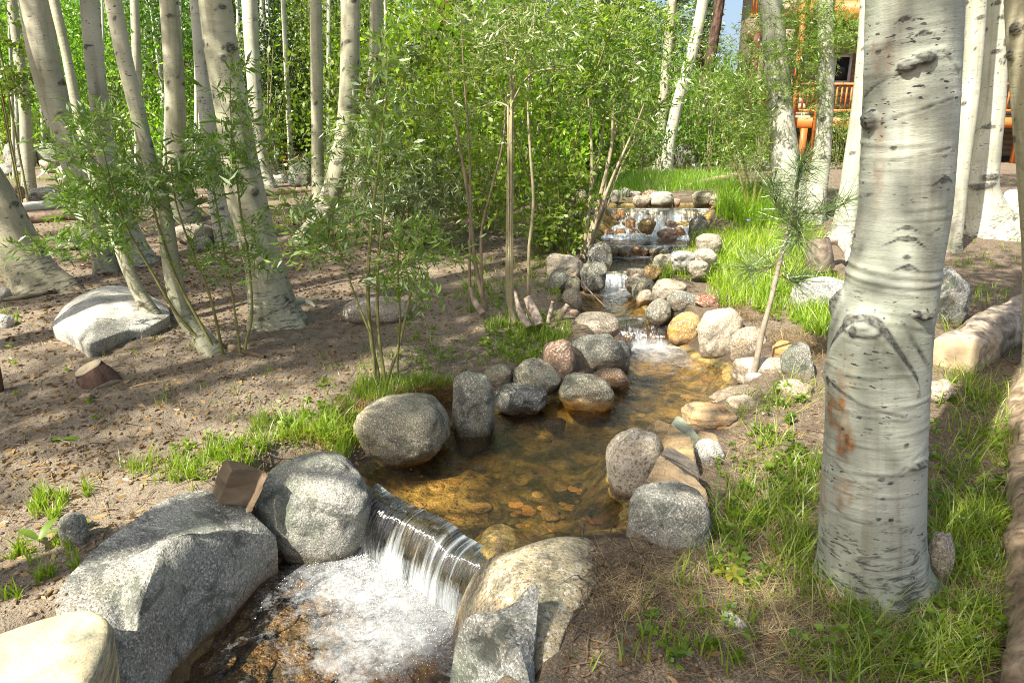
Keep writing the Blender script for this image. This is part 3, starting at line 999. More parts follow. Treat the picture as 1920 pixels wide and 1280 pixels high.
def slab(poly_px, zpl, height, style, label, name="boulder", power=3.0, zlow=None, tilt=(0, 0), bump=.02, seed=3, mat=None, color=None, rings=46, nseg=220, cat=None, wl=None, smooth_it=2, furrow=None, ztop=None):
    ez = np.array(zpl if isinstance(zpl, (list, tuple)) else [zpl] * len(poly_px), float)
    P = np.array([at(p[0], p[1], z) for p, z in zip(poly_px, ez)])
    ztop = float(ez.mean() if ztop is None else ztop)
    zpl = float(ez.mean())
    Q = np.vstack([P, P[:1]])
    for _ in range(smooth_it):            # Chaikin
        A = Q[:-1] * .75 + Q[1:] * .25; B = Q[:-1] * .25 + Q[1:] * .75
        Q = np.empty((2 * len(A), 3)); Q[0::2] = A; Q[1::2] = B
        Q = np.vstack([Q, Q[:1]])
    d = np.r_[0, np.cumsum(np.linalg.norm(np.diff(Q, axis=0), axis=1))]
    t = np.linspace(0, d[-1], nseg, endpoint=False)
    B = np.stack([np.interp(t, d, Q[:, 0]), np.interp(t, d, Q[:, 1])], 1)
    EZ = np.interp(t, d, Q[:, 2])
    c = B.mean(0)
    V = []
    zlow = zpl - .3 if zlow is None else zlow
    for k, (s, z) in enumerate([(0.90, zlow + 0 * EZ), (.97, (zlow + EZ) / 2), (.997, EZ - .03)]):
        xy = c + (B - c) * s
        V.append(np.column_stack([xy, z]))
    for s in np.linspace(1, 0.02, rings) ** .8:
        xy = c + (B - c) * s
        g_ = s ** power
        z = EZ * g_ + (ztop + height) * (1 - g_)
        z = z + tilt[0] * (xy[:, 0] - c[0]) * (1 - s ** 6) + tilt[1] * (xy[:, 1] - c[1]) * (1 - s ** 6)
        V.append(np.column_stack([xy, z]))
    V = np.array(V)
    nr = len(V)
    V = V.reshape(-1, 3)
    nz = fbm(V * 3.2 + seed, 4, seed)
    nz2 = fbm(V * 12 + seed, 3, seed + 4)
    V[:, 2] += bump * nz * 1.1 + bump * .2 * nz2
    V[:, :2] += bump * .5 * np.stack([fbm(V * 5 + 9 + seed, 3, seed + 1), fbm(V * 5 + 31 + seed, 3, seed + 2)], 1)
    if furrow is not None: V = furrow(V)
    F = []
    for r_ in range(nr - 1):
        a = r_ * nseg + np.arange(nseg); b_ = r_ * nseg + (np.arange(nseg) + 1) % nseg
        F.append(np.stack([a, b_, b_ + nseg, a + nseg], 1))
    F = [tuple(f) for f in np.vstack(F).tolist()]
    F.append(tuple(((nr - 1) * nseg + np.arange(nseg)).tolist()))
    wl = wl if wl is not None else -99
    wet = ss(wl + .05, wl + .01, V[:, 2] + .02 * nz)
    o = put(name, V, F, mat or M_ROCK, np.array([c[0], c[1], zlow]), color=color or C[style], attrs=dict(wet=wet, stain=wet * .35, dirt=0 * wet))
    tag(o, label, cat or ("boulder" if name == "boulder" else "stone"))
    return o


def hull_rock(pts_px, z_top, z_bot, style, label, name="stone", mat=None, cat=None, bevel=.006, drop=None, tops=None):
    """angular broken block: top outline on its own heights, sides going down, bevelled edges"""
    import bmesh
    T = [at(x, y, z) for (x, y), z in zip(pts_px, (tops or [z_top] * len(pts_px)))]
    c = np.mean(T, 0)
    Bt = [np.array([*(c[:2] + (p[:2] - c[:2]) * .97), z_bot]) for p in T]
    bm = bmesh.new()
    tv = [bm.verts.new(p - np.array([c[0], c[1], z_bot])) for p in T]
    bv = [bm.verts.new(p - np.array([c[0], c[1], z_bot])) for p in Bt]
    n = len(T)
    bm.faces.new(tv); bm.faces.new(bv[::-1])
    for i in range(n):
        bm.faces.new((tv[i], bv[i], bv[(i + 1) % n], tv[(i + 1) % n]))
    bmesh.ops.recalc_face_normals(bm, faces=bm.faces)
    bmesh.ops.triangulate(bm, faces=[f for f in bm.faces if len(f.verts) > 4])
    bmesh.ops.bevel(bm, geom=list(bm.edges), offset=bevel, segments=2, affect='EDGES', clamp_overlap=True)
    bmesh.ops.subdivide_edges(bm, edges=[e for e in bm.edges if e.calc_length() > .03], cuts=4, use_grid_fill=True)
    for v in bm.verts:
        p = np.array(v.co) + c
        k = fbm(np.array([p * 9]), 3, 3)[0] * .006 + fbm(np.array([p * 40]), 2, 4)[0] * .0015
        v.co = v.co + Vector((k, k * .6, k))
    me = bpy.data.meshes.new(name); bm.to_mesh(me); bm.free()
    me.materials.append(mat or M_SLATE)
    o = link(name, me, (c[0], c[1], z_bot), color=C[style] if isinstance(style, str) else style)
    tag(o, label, cat or "stone")
    return o


def slab_furrow(V):
    # the long grooves across the big flat boulder
    a = at(545 - 60, 985, .05)[:2]; b_ = at(320, 1040, .08)[:2]
    e = (b_ - a) / np.linalg.norm(b_ - a)
    w = V[:, :2] - a
    t = w @ e; n = w @ np.array([-e[1], e[0]]) + .02 * fbm(V * 8, 2, 5)
    k = ss(-.05, .05, t) * ss(.5, .35, t)
    V[:, 2] += k * (.030 * np.tanh(n / .02) * np.exp(-(n / .16) ** 2))
    a = at(255, 1240, .03)[:2]; b_ = at(225, 1120, .08)[:2]
    e = (b_ - a) / np.linalg.norm(b_ - a); w = V[:, :2] - a
    t = w @ e; n = w @ np.array([-e[1], e[0]])
    V[:, 2] -= ss(-.1, .0, t) * ss(.35, .15, t) * .05 * np.exp(-(n / .03) ** 2)
    a = at(430, 1060, .1)[:2]
    r2 = ((V[:, 0] - a[0]) / .10) ** 2 + ((V[:, 1] - a[1]) / .07) ** 2
    V[:, 2] -= .035 * np.exp(-r2)
    return V


slab([(98, 1140), (110, 1095), (165, 1040), (250, 975), (330, 925), (395, 915), (450, 940), (492, 975), (527, 1008), (500, 1045), (452, 1120), (395, 1185), (340, 1240), (300, 1300), (185, 1310), (170, 1220), (120, 1180)],
     [.12, .13, .14, .14, .14, .13, .10, .04, -.06, -.12, -.18, -.19, -.20, -.20, -.02, .03, .08], .04, "grey", "huge flat speckled grey boulder sloping into the foam pool beneath the squarish brown block", power=2.0, zlow=-.4, bump=.018, seed=5, wl=ZA, ztop=.09, furrow=slab_furrow, rings=90, nseg=360, smooth_it=1)
slab([(-40, 1215), (15, 1195), (95, 1165), (172, 1150), (200, 1163), (216, 1185), (205, 1235), (180, 1290), (150, 1330), (-60, 1330)],
     .14, .035, "pale", "pale cream flat-topped rock with a rusty cut edge, leaning on the huge flat boulder", name="stone", power=22, zlow=-.15, bump=.008, seed=9, color=(.56, .53, .40, .12), smooth_it=1, mat=M_SLATE)
slab([(848, 1210), (852, 1150), (880, 1095), (925, 1062), (980, 1035), (1040, 1010), (1090, 1004), (1132, 1015), (1148, 1045), (1130, 1075), (1100, 1120), (1060, 1170), (1040, 1250), (1030, 1330), (850, 1330)],
     [-.2, -.19, -.12, -.04, 0, .02, .03, .05, .08, .11, .12, .12, .10, .05, -.2], .03, "tanl", "broad rounded golden-tan boulder dividing the foam pool from the muddy right bank", power=2.6, zlow=-.4, bump=.012, seed=21, wl=ZA, ztop=.12, color=(.50, .41, .25, .6), rings=70, nseg=300)
slab([(838, 1330), (850, 1280), (900, 1215), (962, 1132), (1000, 1088), (1012, 1100), (1006, 1160), (1000, 1230), (1002, 1290), (1000, 1340)],
     [-.2, -.12, .02, .17, .26, .25, .19, .14, .08, .05], .03, "grey", "sharp wedge-shaped speckled grey rock pointing up in front of the golden-tan boulder", name="stone", power=5, zlow=-.3, bump=.008, seed=33, wl=ZA, ztop=.16, color=(.30, .31, .29, .9), smooth_it=1)

rock((490, 843, 706, 1032), "grey", "round grey speckled boulder at the upper end of the curtain fall", "boulder", box=.15, lump=.12, dy=.8, gz=-.17, wl=ZA, seed=11)
rock((671, 738, 843, 868), "olive", "big smooth green-grey boulder beside dry brown grass at the edge of the golden pool", "boulder", box=.35, lump=.10, rot=-8, gz=0, seed=12)
rock((846, 694, 928, 822), "cool", "tall dark speckled stone standing right of the smooth green-grey boulder", box=.3, lump=.12, gz=0)
rock((905, 682, 963, 734), "olive", "small mossy tan stone wedged behind the tall speckled stone", gz=.06, box=.2)
rock((926, 718, 1026, 776), "dark", "flat dark lichen-spotted stone lying half in the water", lump=.2, facets=3, gz=0, dy=.9)
rock((957, 671, 1048, 750), "olive", "olive-grey stone with a pale face leaning left of the reddish stone", rot=28, box=.35, gz=.02)
rock((1015, 636, 1079, 718), "pink", "upright reddish-brown stone in the stone edging of the pool", box=.4, lump=.1, gz=.05, rot=-6)
rock((1135, 640, 1184, 694), "grey", "pale grey stone tucked behind the greenish boulder near the chute", gz=.02)
rock((1058, 624, 1172, 702), "cool", "greenish boulder with a dark overhang right of the reddish stone", "boulder", facets=3, box=.3, gz=.03, dy=.7)
rock((1046, 700, 1152, 768), "olive", "grey stone with a bright golden wet end dipping into the pool", stain=1.0, rot=20, gz=0, box=.3)
rock((1113, 692, 1180, 730), "brown", "low brown wet stone sitting in shallow water under the greenish boulder", gz=0, stain=.5)
rock((1076, 585, 1162, 640), "tan", "round tan boulder on top of the left bank beside the dark chute", "boulder", lump=.07, gz=.10, dy=.8)
rock((1022, 476, 1095, 524), "tanl", "sunlit tan cracked stone at the foot of the leafy bush", gz=.30, lump=.2, crack=.1)
rock((1086, 490, 1138, 537), "cool", "round grey-green stone beside the little spill", gz=.24)
rock((1028, 508, 1066, 556), "cool", "shaded grey stone in grass left of the narrow riffle", gz=.24)
rock((1058, 518, 1088, 552), "olive", "small olive stone stacked between two larger ones by the riffle", gz=.26)
rock((1052, 540, 1092, 590), "tan", "brownish stone at the water edge behind the round tan boulder", gz=.16, stain=.4)
rock((1098, 452, 1150, 506), "dark", "dark wet stone under the bare multi-stem shrub", gz=.30, facets=2)
rock((1066, 580, 1086, 596), "pink", "tiny pinkish pebble stone left of the round tan boulder", gz=.2)

rock((1138, 806, 1242, 944), "tanl", "tall sunlit cream-tan boulder on the right edge of the golden pool", "boulder", box=.25, lump=.1, gz=0, rot=-14, stain=.25)
rock((1176, 912, 1332, 1064), "grey", "big squarish grey granite boulder in the right foreground grass", "boulder", box=.5, lump=.08, gz=.02, facets=2, dy=.7, seed=77)
hull_rock([(1212, 800), (1235, 783), (1262, 795), (1298, 822), (1306, 868), (1238, 836), (1218, 842)], .26, -.02, (.36, .29, .19, .6), "tilted tan slate slab with a sharp ridge between the cream boulder and the pale stone", tops=[.24, .30, .28, .25, .20, .24, .20])
hull_rock([(1212, 898), (1237, 850), (1252, 856), (1296, 882), (1326, 915), (1330, 945), (1280, 940), (1240, 915)], .22, -.02, (.33, .28, .22, .5), "smooth brown-grey slate slab lying in front of the others above the grey granite boulder", tops=[.17, .24, .245, .235, .21, .17, .15, .14])
hull_rock([(1238, 849), (1252, 832), (1305, 862), (1308, 868), (1315, 893), (1292, 880)], .27, .05, (.16, .155, .155, .1), "dark grey rough block sitting on the brown-grey slate slab", tops=[.245, .275, .265, .26, .24, .245])
hull_rock([(1258, 794), (1268, 778), (1280, 782), (1312, 815), (1312, 830), (1300, 826)], .2, -.02, (.22, .27, .25, .2), "dark teal sliver of rock squeezed between the slate slabs and the banded stone")
hull_rock([(1298, 824), (1312, 806), (1340, 812), (1352, 836), (1330, 850), (1304, 846)], .17, -.02, (.30, .25, .18, .6), "rough brown broken slab wedged between the teal sliver and the pale pinkish stone", tops=[.15, .18, .17, .14, .13, .14])
hull_rock([(1296, 772), (1330, 756), (1372, 772), (1386, 806), (1350, 800), (1310, 792)], .17, 0, (.36, .29, .19, .9), "angular rusty tan slab capping the banded stone", tops=[.14, .17, .175, .14, .15, .14])
rock((1274, 752, 1392, 842), (.42, .33, .22, 1.0), "banded brown and rust layered stone at the right pool edge", facets=5, box=.3, rot=18, gz=.02, mat=M_SLATE, dy=.7, crack=.08)
rock((1358, 742, 1426, 796), "tanl", "smooth pale round stone behind the banded stone", gz=.06, lump=.08)
rock((1298, 824, 1360, 890), "white", "pale pinkish stone half sunk in soil beside the slate slabs", gz=.07, rot=25)
rock((1332, 724, 1492, 778), "tan", "long low tan stone lying under the pine sapling", gz=.06, box=.35, lump=.2, dy=.5)
rock((1394, 696, 1432, 727), "white", "small whitish stone at the foot of the pine sapling", gz=.12)
rock((1374, 664, 1502, 728), "tanl", "large smooth tan stone crossed by a shadow right of the pine sapling stem", gz=.10, box=.3, dy=.6, lump=.1, stain=.15)
rock((1440, 712, 1528, 762), "tan", "flat brownish stone partly under grass beside the large smooth tan stone", gz=.12, lump=.2)
rock((1462, 644, 1534, 720), "dark", "dark lichen-covered stone left of the huge aspen trunk", gz=.16, facets=3)
hull_rock([(1448, 648), (1462, 634), (1488, 642), (1484, 656), (1452, 655)], .32, .235, (.55, .36, .17, .3), "small square orange-tan block between the stones and the dark root tangle")
rock((1368, 611, 1452, 686), "tan", "rounded grey-tan stone leaning behind the pine sapling stem", gz=.06, dy=.6)
rock((1306, 576, 1392, 674), "tanl", "tall pale stone with black speckles and rusty shoulder above the pool", "boulder", gz=.03, rot=-12, box=.3, dy=.7)
rock((1252, 584, 1320, 654), "gold", "bright golden-orange wet stone beside the chute", gz=.0, stain=1.75, dy=.8)
rock((1250, 545, 1314, 590), "cool", "grey stone with lichen left of the pinkish red stone", gz=.20, box=.35)
rock((1300, 551, 1352, 584), "redb", "pinkish red mottled stone under bright grass", gz=.24, facets=3, mat=None)
rock((1210, 560, 1260, 614), "cool", "dark grey round stone above the orange lip of the chute", gz=.12)
rock((1222, 524, 1288, 564), "tan", "tan stone topping the right side of the riffle", gz=.28)
rock((1184, 518, 1228, 562), "olive", "slanting olive stone along the riffle", rot=-35, gz=.2)
rock((1192, 542, 1226, 576), "tan", "brown-footed stone at the right water edge of the riffle", rot=-30, gz=.16, stain=.7)
rock((1172, 512, 1212, 546), "tan", "smooth shaded stone where the riffle bends", rot=-30, gz=.2)
rock((1224, 476, 1264, 510), "olive", "greenish tan stone at the right of the small step pool", gz=.34)
rock((1256, 470, 1306, 502), "white", "bright white sunlit stone among horsetail grass", gz=.42, lump=.2)
rock((1300, 466, 1346, 496), "tanl", "sunlit cream stone right of the bright white stone", gz=.46)
rock((1304, 438, 1354, 470), "tan", "tan stone in the grass beside the foot of the far waterfall", gz=.5)
rock((1206, 498, 1240, 524), "gold", "small yellow stone at the right side of the little spill", gz=.3, stain=.8)
rock((1168, 502, 1212, 536), "dark", "black glistening stone in the middle of the little spill", gz=.16, stain=.2)
rock((1288, 488, 1330, 512), "tan", "half buried yellowish stone in the grassy right bank", gz=.42)

# stones in and round the far waterfall
for bb, st, lb, g in [
    ((1122, 404, 1150, 431), "orange", "dark red-brown stone at the left foot of the far waterfall", .44),
    ((1148, 392, 1176, 416), "orange", "orange stone at the upper left corner of the far waterfall", .56),
    ((1172, 408, 1192, 428), "orange", "orange stone in the white water left of the middle of the cascade", .50),
    ((1197, 410, 1230, 434), "gold", "round golden stone in the middle of the cascade", .50),
    ((1246, 412, 1268, 428), "pink", "brown stone high in the right half of the cascade", .50),
    ((1230, 428, 1272, 452), "pink", "largest pink stone low in the cascade", .38),
    ((1262, 425, 1286, 446), "orange", "bright orange stone right of the largest pink stone in the cascade", .40),
    ((1204, 432, 1224, 448), "pink", "small pink stone low in the middle of the cascade", .38),
    ((1176, 428, 1200, 448), "pink", "brownish pink stone low in the left half of the cascade", .38),
    ((1152, 428, 1174, 448), "orange", "brown stone in foam near the left foot of the cascade", .38),
    ((1132, 428, 1150, 448), "orange", "small orange stone at the far left foot of the cascade", .38),
    ((1290, 404, 1330, 446), "dark", "dark wet sloping rock at the right side of the cascade", .45)]:
    rock(bb, st, lb, gz=g - .015, wl=g - .10, stain=.3, dy=1.0, box=.1, lump=.22, maxneed=.5)
for bb, st, lb in [
    ((1126, 458, 1160, 484), "olive", "round dark olive stone at the left end of the low ledge"),
    ((1158, 461, 1184, 484), "dark", "black stone in the middle of the low ledge"),
    ((1184, 460, 1200, 482), "orange", "rusty stone in the low ledge"),
    ((1200, 464, 1216, 483), "pink", "pinkish stone under falling water in the low ledge"),
    ((1214, 462, 1250, 484), "dark", "dark stone at the right end of the low ledge beside horsetails")]:
    rock(bb, st, lb, gz=.27, wl=.30, stain=.3, maxneed=.6)
for bb, st, lb, g in [
    ((1186, 366, 1220, 386), "tan", "brown streaked stone behind the waterfall pool left of the pale olive stone", .70),
    ((1216, 359, 1264, 386), "pale", "pale olive boulder behind the waterfall pool", .70),
    ((1262, 372, 1276, 385), "pink", "tiny tan stone right of the pale olive boulder", .70),
    ((1178, 358, 1203, 374), "grey", "grey stone in the row behind the waterfall pool", .72),
    ((1203, 356, 1240, 376), "brown", "shaded brown stone behind the pale olive boulder", .74),
    ((1158, 352, 1182, 374), "dark", "dark grey stone in the row left behind the waterfall pool", .74),
    ((1145, 356, 1162, 378), "cool", "small shaded stone at the left end of the row behind the pool", .74),
    ((1296, 359, 1338, 386), "olive", "grey-brown stone behind the right end of the waterfall pool", .70),
    ((1330, 361, 1394, 392), "tan", "large brown-topped stone at the right lip of the far waterfall", .68),
    ((1340, 380, 1384, 404), "olive", "olive stone under the large brown-topped stone at the lip", .60),
    ((1068, 355, 1104, 388), "tan", "tan stone half hidden by leaves left of the far waterfall", .74),
    ((1090, 386, 1122, 420), "grey", "grey stone behind the bare multi-stem shrub", .6)]:
    rock(bb, st, lb, gz=g, dy=.7)

# left bank and farther off
slab([(95, 605), (120, 570), (160, 550), (215, 537), (262, 545), (300, 562), (326, 590), (290, 612), (235, 618), (185, 640), (160, 650), (140, 628), (100, 618)],
     .30, .12, "white", "large whitish boulder half buried in the soil under the thin leaning aspens", power=2.2, zlow=0.0, bump=.02, seed=41, color=(.56, .55, .48, .4))
rock((640, 556, 770, 606), "tan", "low brown boulder barely rising from the soil near the green willow stems", "boulder", dy=.9, lump=.08, seed=91)
rock((108, 434, 196, 470), "white", "bright flat-topped boulder left of the shaded trunk feet", "boulder")
rock((322, 418, 408, 462), "tan", "tan boulder leaning against the aspen feet near the fallen logs", "boulder", facets=2)
rock((352, 444, 400, 474), "cool", "grey-green stone in front of the tan boulder by the aspen feet")
rock((2, 346, 46, 378), "brown", "rounded brown boulder left of the slender aspen behind the fallen logs", "boulder")
rock((52, 350, 138, 390), "dark", "flat dark grey boulder right of the slender aspen behind the fallen logs", "boulder", facets=3)
rock((8, 268, 66, 322), "grey", "big layered grey boulder far behind on the left slope", "boulder", facets=4, Y=17)
rock((62, 270, 132, 322), "cool", "big grey boulder far behind right of the slender aspen", "boulder", facets=4, Y=17.5)
rock((0, 306, 34, 330), "grey", "pale broken rock in the far scree at the picture's edge", facets=3)
rock((70, 300, 106, 326), "tan", "tan rock in the far scree right of the slender aspen", facets=3)
rock((28, 314, 44, 324), "white", "small white rock in the far scree", facets=2)
rock((106, 310, 138, 330), "white", "pale rock in front of the far grey boulder", facets=3)
rock((186, 300, 214, 322), "grey", "grey rock seen between the leaning aspens", facets=3, Y=15)
rock((498, 300, 520, 326), "tan", "brown stone at the foot of the thin grey aspen", Y=14)
rock((540, 306, 586, 352), "grey", "grey boulder below the far wooden bench", "boulder", facets=2)
rock((572, 330, 596, 350), "cool", "small grey stone right of the boulder below the bench")
rock((510, 326, 538, 345), "white", "whitish slab stone left of the boulder below the bench", facets=2)
rock((-30, 536, 22, 566), "white", "pale rock behind the leaning trunk at the far left edge")
rock((-20, 588, 26, 618), "white", "whitish stone in grass at the left picture edge")
rock((1482, 520, 1600, 586), (.52, .52, .48, .5), "large pale grey boulder in the grass behind the huge aspen trunk", "boulder", dy=.6, lump=.08)
rock((1730, 508, 1818, 616), (.40, .41, .41, .9), "black and white granite boulder right behind the huge aspen trunk", "boulder", rot=25, facets=3, dy=.7)
rock((1864, 356, 1930, 424), "white", "whitish rounded rock beside the flared aspen foot", "boulder", facets=3)
rock((1728, 712, 1792, 754), "tan", "flat tan stone in the grass right of the huge aspen trunk", dy=.8)
rock((1734, 1000, 1788, 1100), "tan", "brown weathered stone against the right foot of the huge aspen", box=.3)
rock((112, 962, 164, 1026), "cool", "small blunt grey post-like stone in the soil left of the huge flat boulder", box=.45, lump=.06, dy=.9)
rock((1350, 1148, 1402, 1188), "cool", "thin blue-grey shard lying on the shaded soil", facets=5, dy=.9)
rock((148, 736, 176, 752), "pink", "small pale pink stone left of the short stump", facets=1)
rock((1024, 782, 1062, 806), "redb", "dark red-brown stone lying under the clear water of the golden pool", gz=-.06, wl=0, dy=.8, bury=.02)
rock((1142, 212, 1206, 244), "white", "white boulder far behind the twin aspens", "boulder", Y=24, facets=2)
for bb, st, lb in [((1160, 258, 1240, 300), "dark", "dark far rock in the stone bank left of the twin aspens"),
                   ((1262, 270, 1310, 306), "dark", "dark far rock in the stone bank between the twin aspens and the brown pine"),
                   ((1204, 304, 1226, 322), "grey", "small grey rock left of the twin aspens' feet"),
                   ((1286, 304, 1314, 320), "grey", "bluish rock right of the twin aspens' feet"),
                   ((1318, 284, 1350, 306), "tan", "sunlit tan rock right of the brown pine foot"),
                   ((1150, 304, 1180, 320), "cool", "bluish rock in the far stone row"),
                   ((1408, 296, 1440, 316), "grey", "grey rock left of the white aspens by the lodge")]:
    rock(bb, st, lb, facets=3, Y=17.5)
# ------------------------------------------------------------------ stems, trunks and logs
def tube(path, rad, segs, cdir=None, cap=False):
    P = np.asarray(path, float); rad = np.asarray(rad, float)
    n = len(P)
    T = np.gradient(P, axis=0); T /= np.maximum(np.linalg.norm(T, axis=1), 1e-9)[:, None]
    c = np.array([0, -1, 0.0]) if cdir is None else np.asarray(cdir, float)
    if abs(T[:, 2]).mean() < .3 and cdir is None: c = np.array([0, 0, 1.0])
    Cn = c[None] - T * (T @ c)[:, None]
    Cn /= np.maximum(np.linalg.norm(Cn, axis=1), 1e-9)[:, None]
    S = np.cross(T, Cn)
    th = np.linspace(-math.pi, math.pi, segs, endpoint=False)
    ct, st = np.cos(th), np.sin(th)
    N = Cn[:, None, :] * ct[None, :, None] + S[:, None, :] * st[None, :, None]
    V = P[:, None, :] + N * rad[:, None, None]
    s = np.r_[0, np.cumsum(np.linalg.norm(np.diff(P, axis=0), axis=1))]
    i = np.arange(n - 1)[:, None] * segs; j = np.arange(segs)[None, :]; k = (np.arange(segs) + 1)[None, :] % segs
    F = np.stack([i + j, i + k, i + segs + k, i + segs + j], -1).reshape(-1, 4)
    return V.reshape(-1, 3), F, N.reshape(-1, 3), np.tile(th, n), np.repeat(s, segs), np.repeat(rad, segs)


def join(parts):
    """parts: list of (V, F[, attrs]) with quads"""
    Vs, Fs, o = [], [], 0
    for V, F in parts:
        Vs.append(V); Fs.append(F + o); o += len(V)
    return np.vstack(Vs), np.vstack(Fs)


def px_path(pts, Y, lean=0.0):
    out = []
    d0 = atY(pts[0][0], pts[0][1], Y)
    for x, y, w in pts:
        p = atY(x, y, Y)
        if lean: p = atY(x, y, Y + lean * (p[2] - d0[2]))
        out.append([*p, .5 * w * depth_of(p) / FPX / math.sqrt(1 + ((x - 960) / FPX) ** 2)])
    return np.array(out)


def bark_fields(th, s, r, seed, scars, ridges, rr):
    a_ = th * r
    disp = np.zeros(len(s)); mark = np.zeros(len(s))
    P = np.stack([np.cos(th) * r, np.sin(th) * r, s], -1)
    wob = fbm(P * np.array([9, 9, 9.]) + seed, 2, seed)
    for (t0, s0, w, h, kind) in scars:
        dth = (th - t0 + math.pi) % (2 * math.pi) - math.pi
        a = dth * r; b_ = s - s0
        near = (np.abs(a) < 4 * w + .02) & (np.abs(b_) < 5 * h + 2 * w)
        if not near.any(): continue
        A, B_, wn = a[near], b_[near] + .15 * h * wob[near], wob[near]
        if kind == 'eye':
            e = (A / w) ** 2 + (B_ / h) ** 2
            mark[near] = np.maximum(mark[near], np.exp(-(e * 1.3) ** 2) + .0)
            disp[near] += .22 * h * np.exp(-e * .35) - .25 * h * np.exp(-e * 2.5)
            brow = B_ - (h * 1.0 - .55 * np.abs(A))
            m = np.exp(-(brow / (.16 * h + .0012)) ** 2) * (np.abs(A) < 2.3 * w) * ss(2.3 * w, 1.2 * w, np.abs(A))
            mark[near] = np.maximum(mark[near], .8 * m)
        elif kind == 'burl':
            e = (A / w) ** 2 + (B_ / h) ** 2
            k = np.exp(-(e * .9) ** 3)
            rough = fbm(P[near] * 60, 3, seed + 3)
            mark[near] = np.maximum(mark[near], k * (.75 + .5 * rough))
            disp[near] += k * (.018 + .010 * rough)
        elif kind == 'line':
            m = np.exp(-(B_ / .0035) ** 2) * (np.abs(A) < w) * (.6 + .5 * wn)
            mark[near] = np.maximum(mark[near], .75 * np.clip(m, 0, 1))
            disp[near] += .004 * np.exp(-((B_ - .006) / .006) ** 2) * (np.abs(A) < w) - .003 * m
        elif kind == 'dot':
            e = (A / w) ** 2 + (B_ / h) ** 2
            mark[near] = np.maximum(mark[near], .9 * np.exp(-e ** 2))
    for (s0, t0, tw, amp, slope) in ridges:
        dth = (th - t0 + math.pi) % (2 * math.pi) - math.pi
        b_ = s - s0 - slope * dth * r - .25 * r * 0 + .003 * wob
        win = ss(tw, tw * .6, np.abs(dth))
        disp += amp * np.exp(-(b_ / .006) ** 2) * win
        mark = np.maximum(mark, .13 * np.exp(-((b_ + .008) / .0035) ** 2) * win * (amp > .0012))
    return disp, np.clip(mark, 0, 1), P


def crown_leaves(n_cl, per, rx, rz, seed, L=.06, W=.045, shell=.35, spread=.22, hang=True, thr=-.25):
    r_ = np.random.default_rng(seed)
    d = rand_unit(n_cl, r_)
    rad = (shell + (1 - shell) * r_.random(n_cl) ** .6)
    c = d * rad[:, None] * np.array([rx, rx, rz])
    # lobes, so that the outline is uneven and sky shows through
    lob = fbm(c * 1.1 + seed, 2, seed)
    keep = lob > thr
    c = c[keep]
    cc = np.repeat(c, per, 0) + r_.normal(size=(len(c) * per, 3)) * spread
    return leaves(cc, L, W, r_, hang)


def leaves(cc, L, W, r_, hang=True, dirs=None, var=.35):
    n = len(cc)
    if dirs is None:
        dirs = rand_unit(n, r_)
        if hang: dirs[:, 2] = -np.abs(dirs[:, 2]) - .35
    dirs = dirs / np.linalg.norm(dirs, axis=1)[:, None]
    nn = np.cross(dirs, rand_unit(n, r_)); nn /= np.maximum(np.linalg.norm(nn, axis=1), 1e-6)[:, None]
    sc = (1 + var * (r_.random(n) * 2 - 1))[:, None]
    up = np.cross(nn, dirs)
    b0 = cc - dirs * L * .5 * sc
    tip = cc + dirs * L * .5 * sc - up * L * .10
    l = cc + nn * W * .5 * sc + up * L * .06 - dirs * L * .08
    r = cc - nn * W * .5 * sc + up * L * .06 - dirs * L * .08
    V = np.stack([b0, r, tip, l], 1).reshape(-1, 3)
    F = np.arange(4 * n).reshape(-1, 4)
    return V, F


def limb_mesh(seed, L=1.6, r0=.035):
    r_ = np.random.default_rng(seed)
    parts = []
    main = cat_rom([(0, 0, 0), (L * .35, .03, L * .28), (L * .7, -.04, L * .65), (L * .95, .02, L * 1.05)], 9)
    parts.append(tube(main, np.linspace(r0, r0 * .25, 9), 6, (0, -1, 0))[:2])
    for k in range(4):
        p = main[3 + k]
        d = np.array([r_.uniform(.2, .6), r_.uniform(-.6, .6), r_.uniform(.1, .6)])
        q = cat_rom([p, p + d * .35, p + d * .8 + (0, 0, .1)], 5)
        parts.append(tube(q, np.linspace(r0 * .4, r0 * .12, 5), 4, (0, -1, .1))[:2])
    V, F = join(parts)
    return mesh_np("limb", V, F, M_ASPEN, attrs=dict(bark=V, mark=np.zeros(len(V)), stain=np.zeros(len(V))))


LIMBS = [limb_mesh(3), limb_mesh(8)]
CROWN_HI, CROWN_SP = [], []
for k in range(4):
    V, F = crown_leaves(330, 24, 1.7, 2.0, 350 + k, .10, .085, .1, .13, True, .02)
    CROWN_SP.append(mesh_np("crown", V, F, M_LEAF_A))
for k in range(4):
    V, F = crown_leaves(400, 15, 1.6, 2.1, 300 + k, .10, .085, .1, .20, True, -.02)
    CROWN_HI.append(mesh_np("crown", V, F, M_LEAF_A))


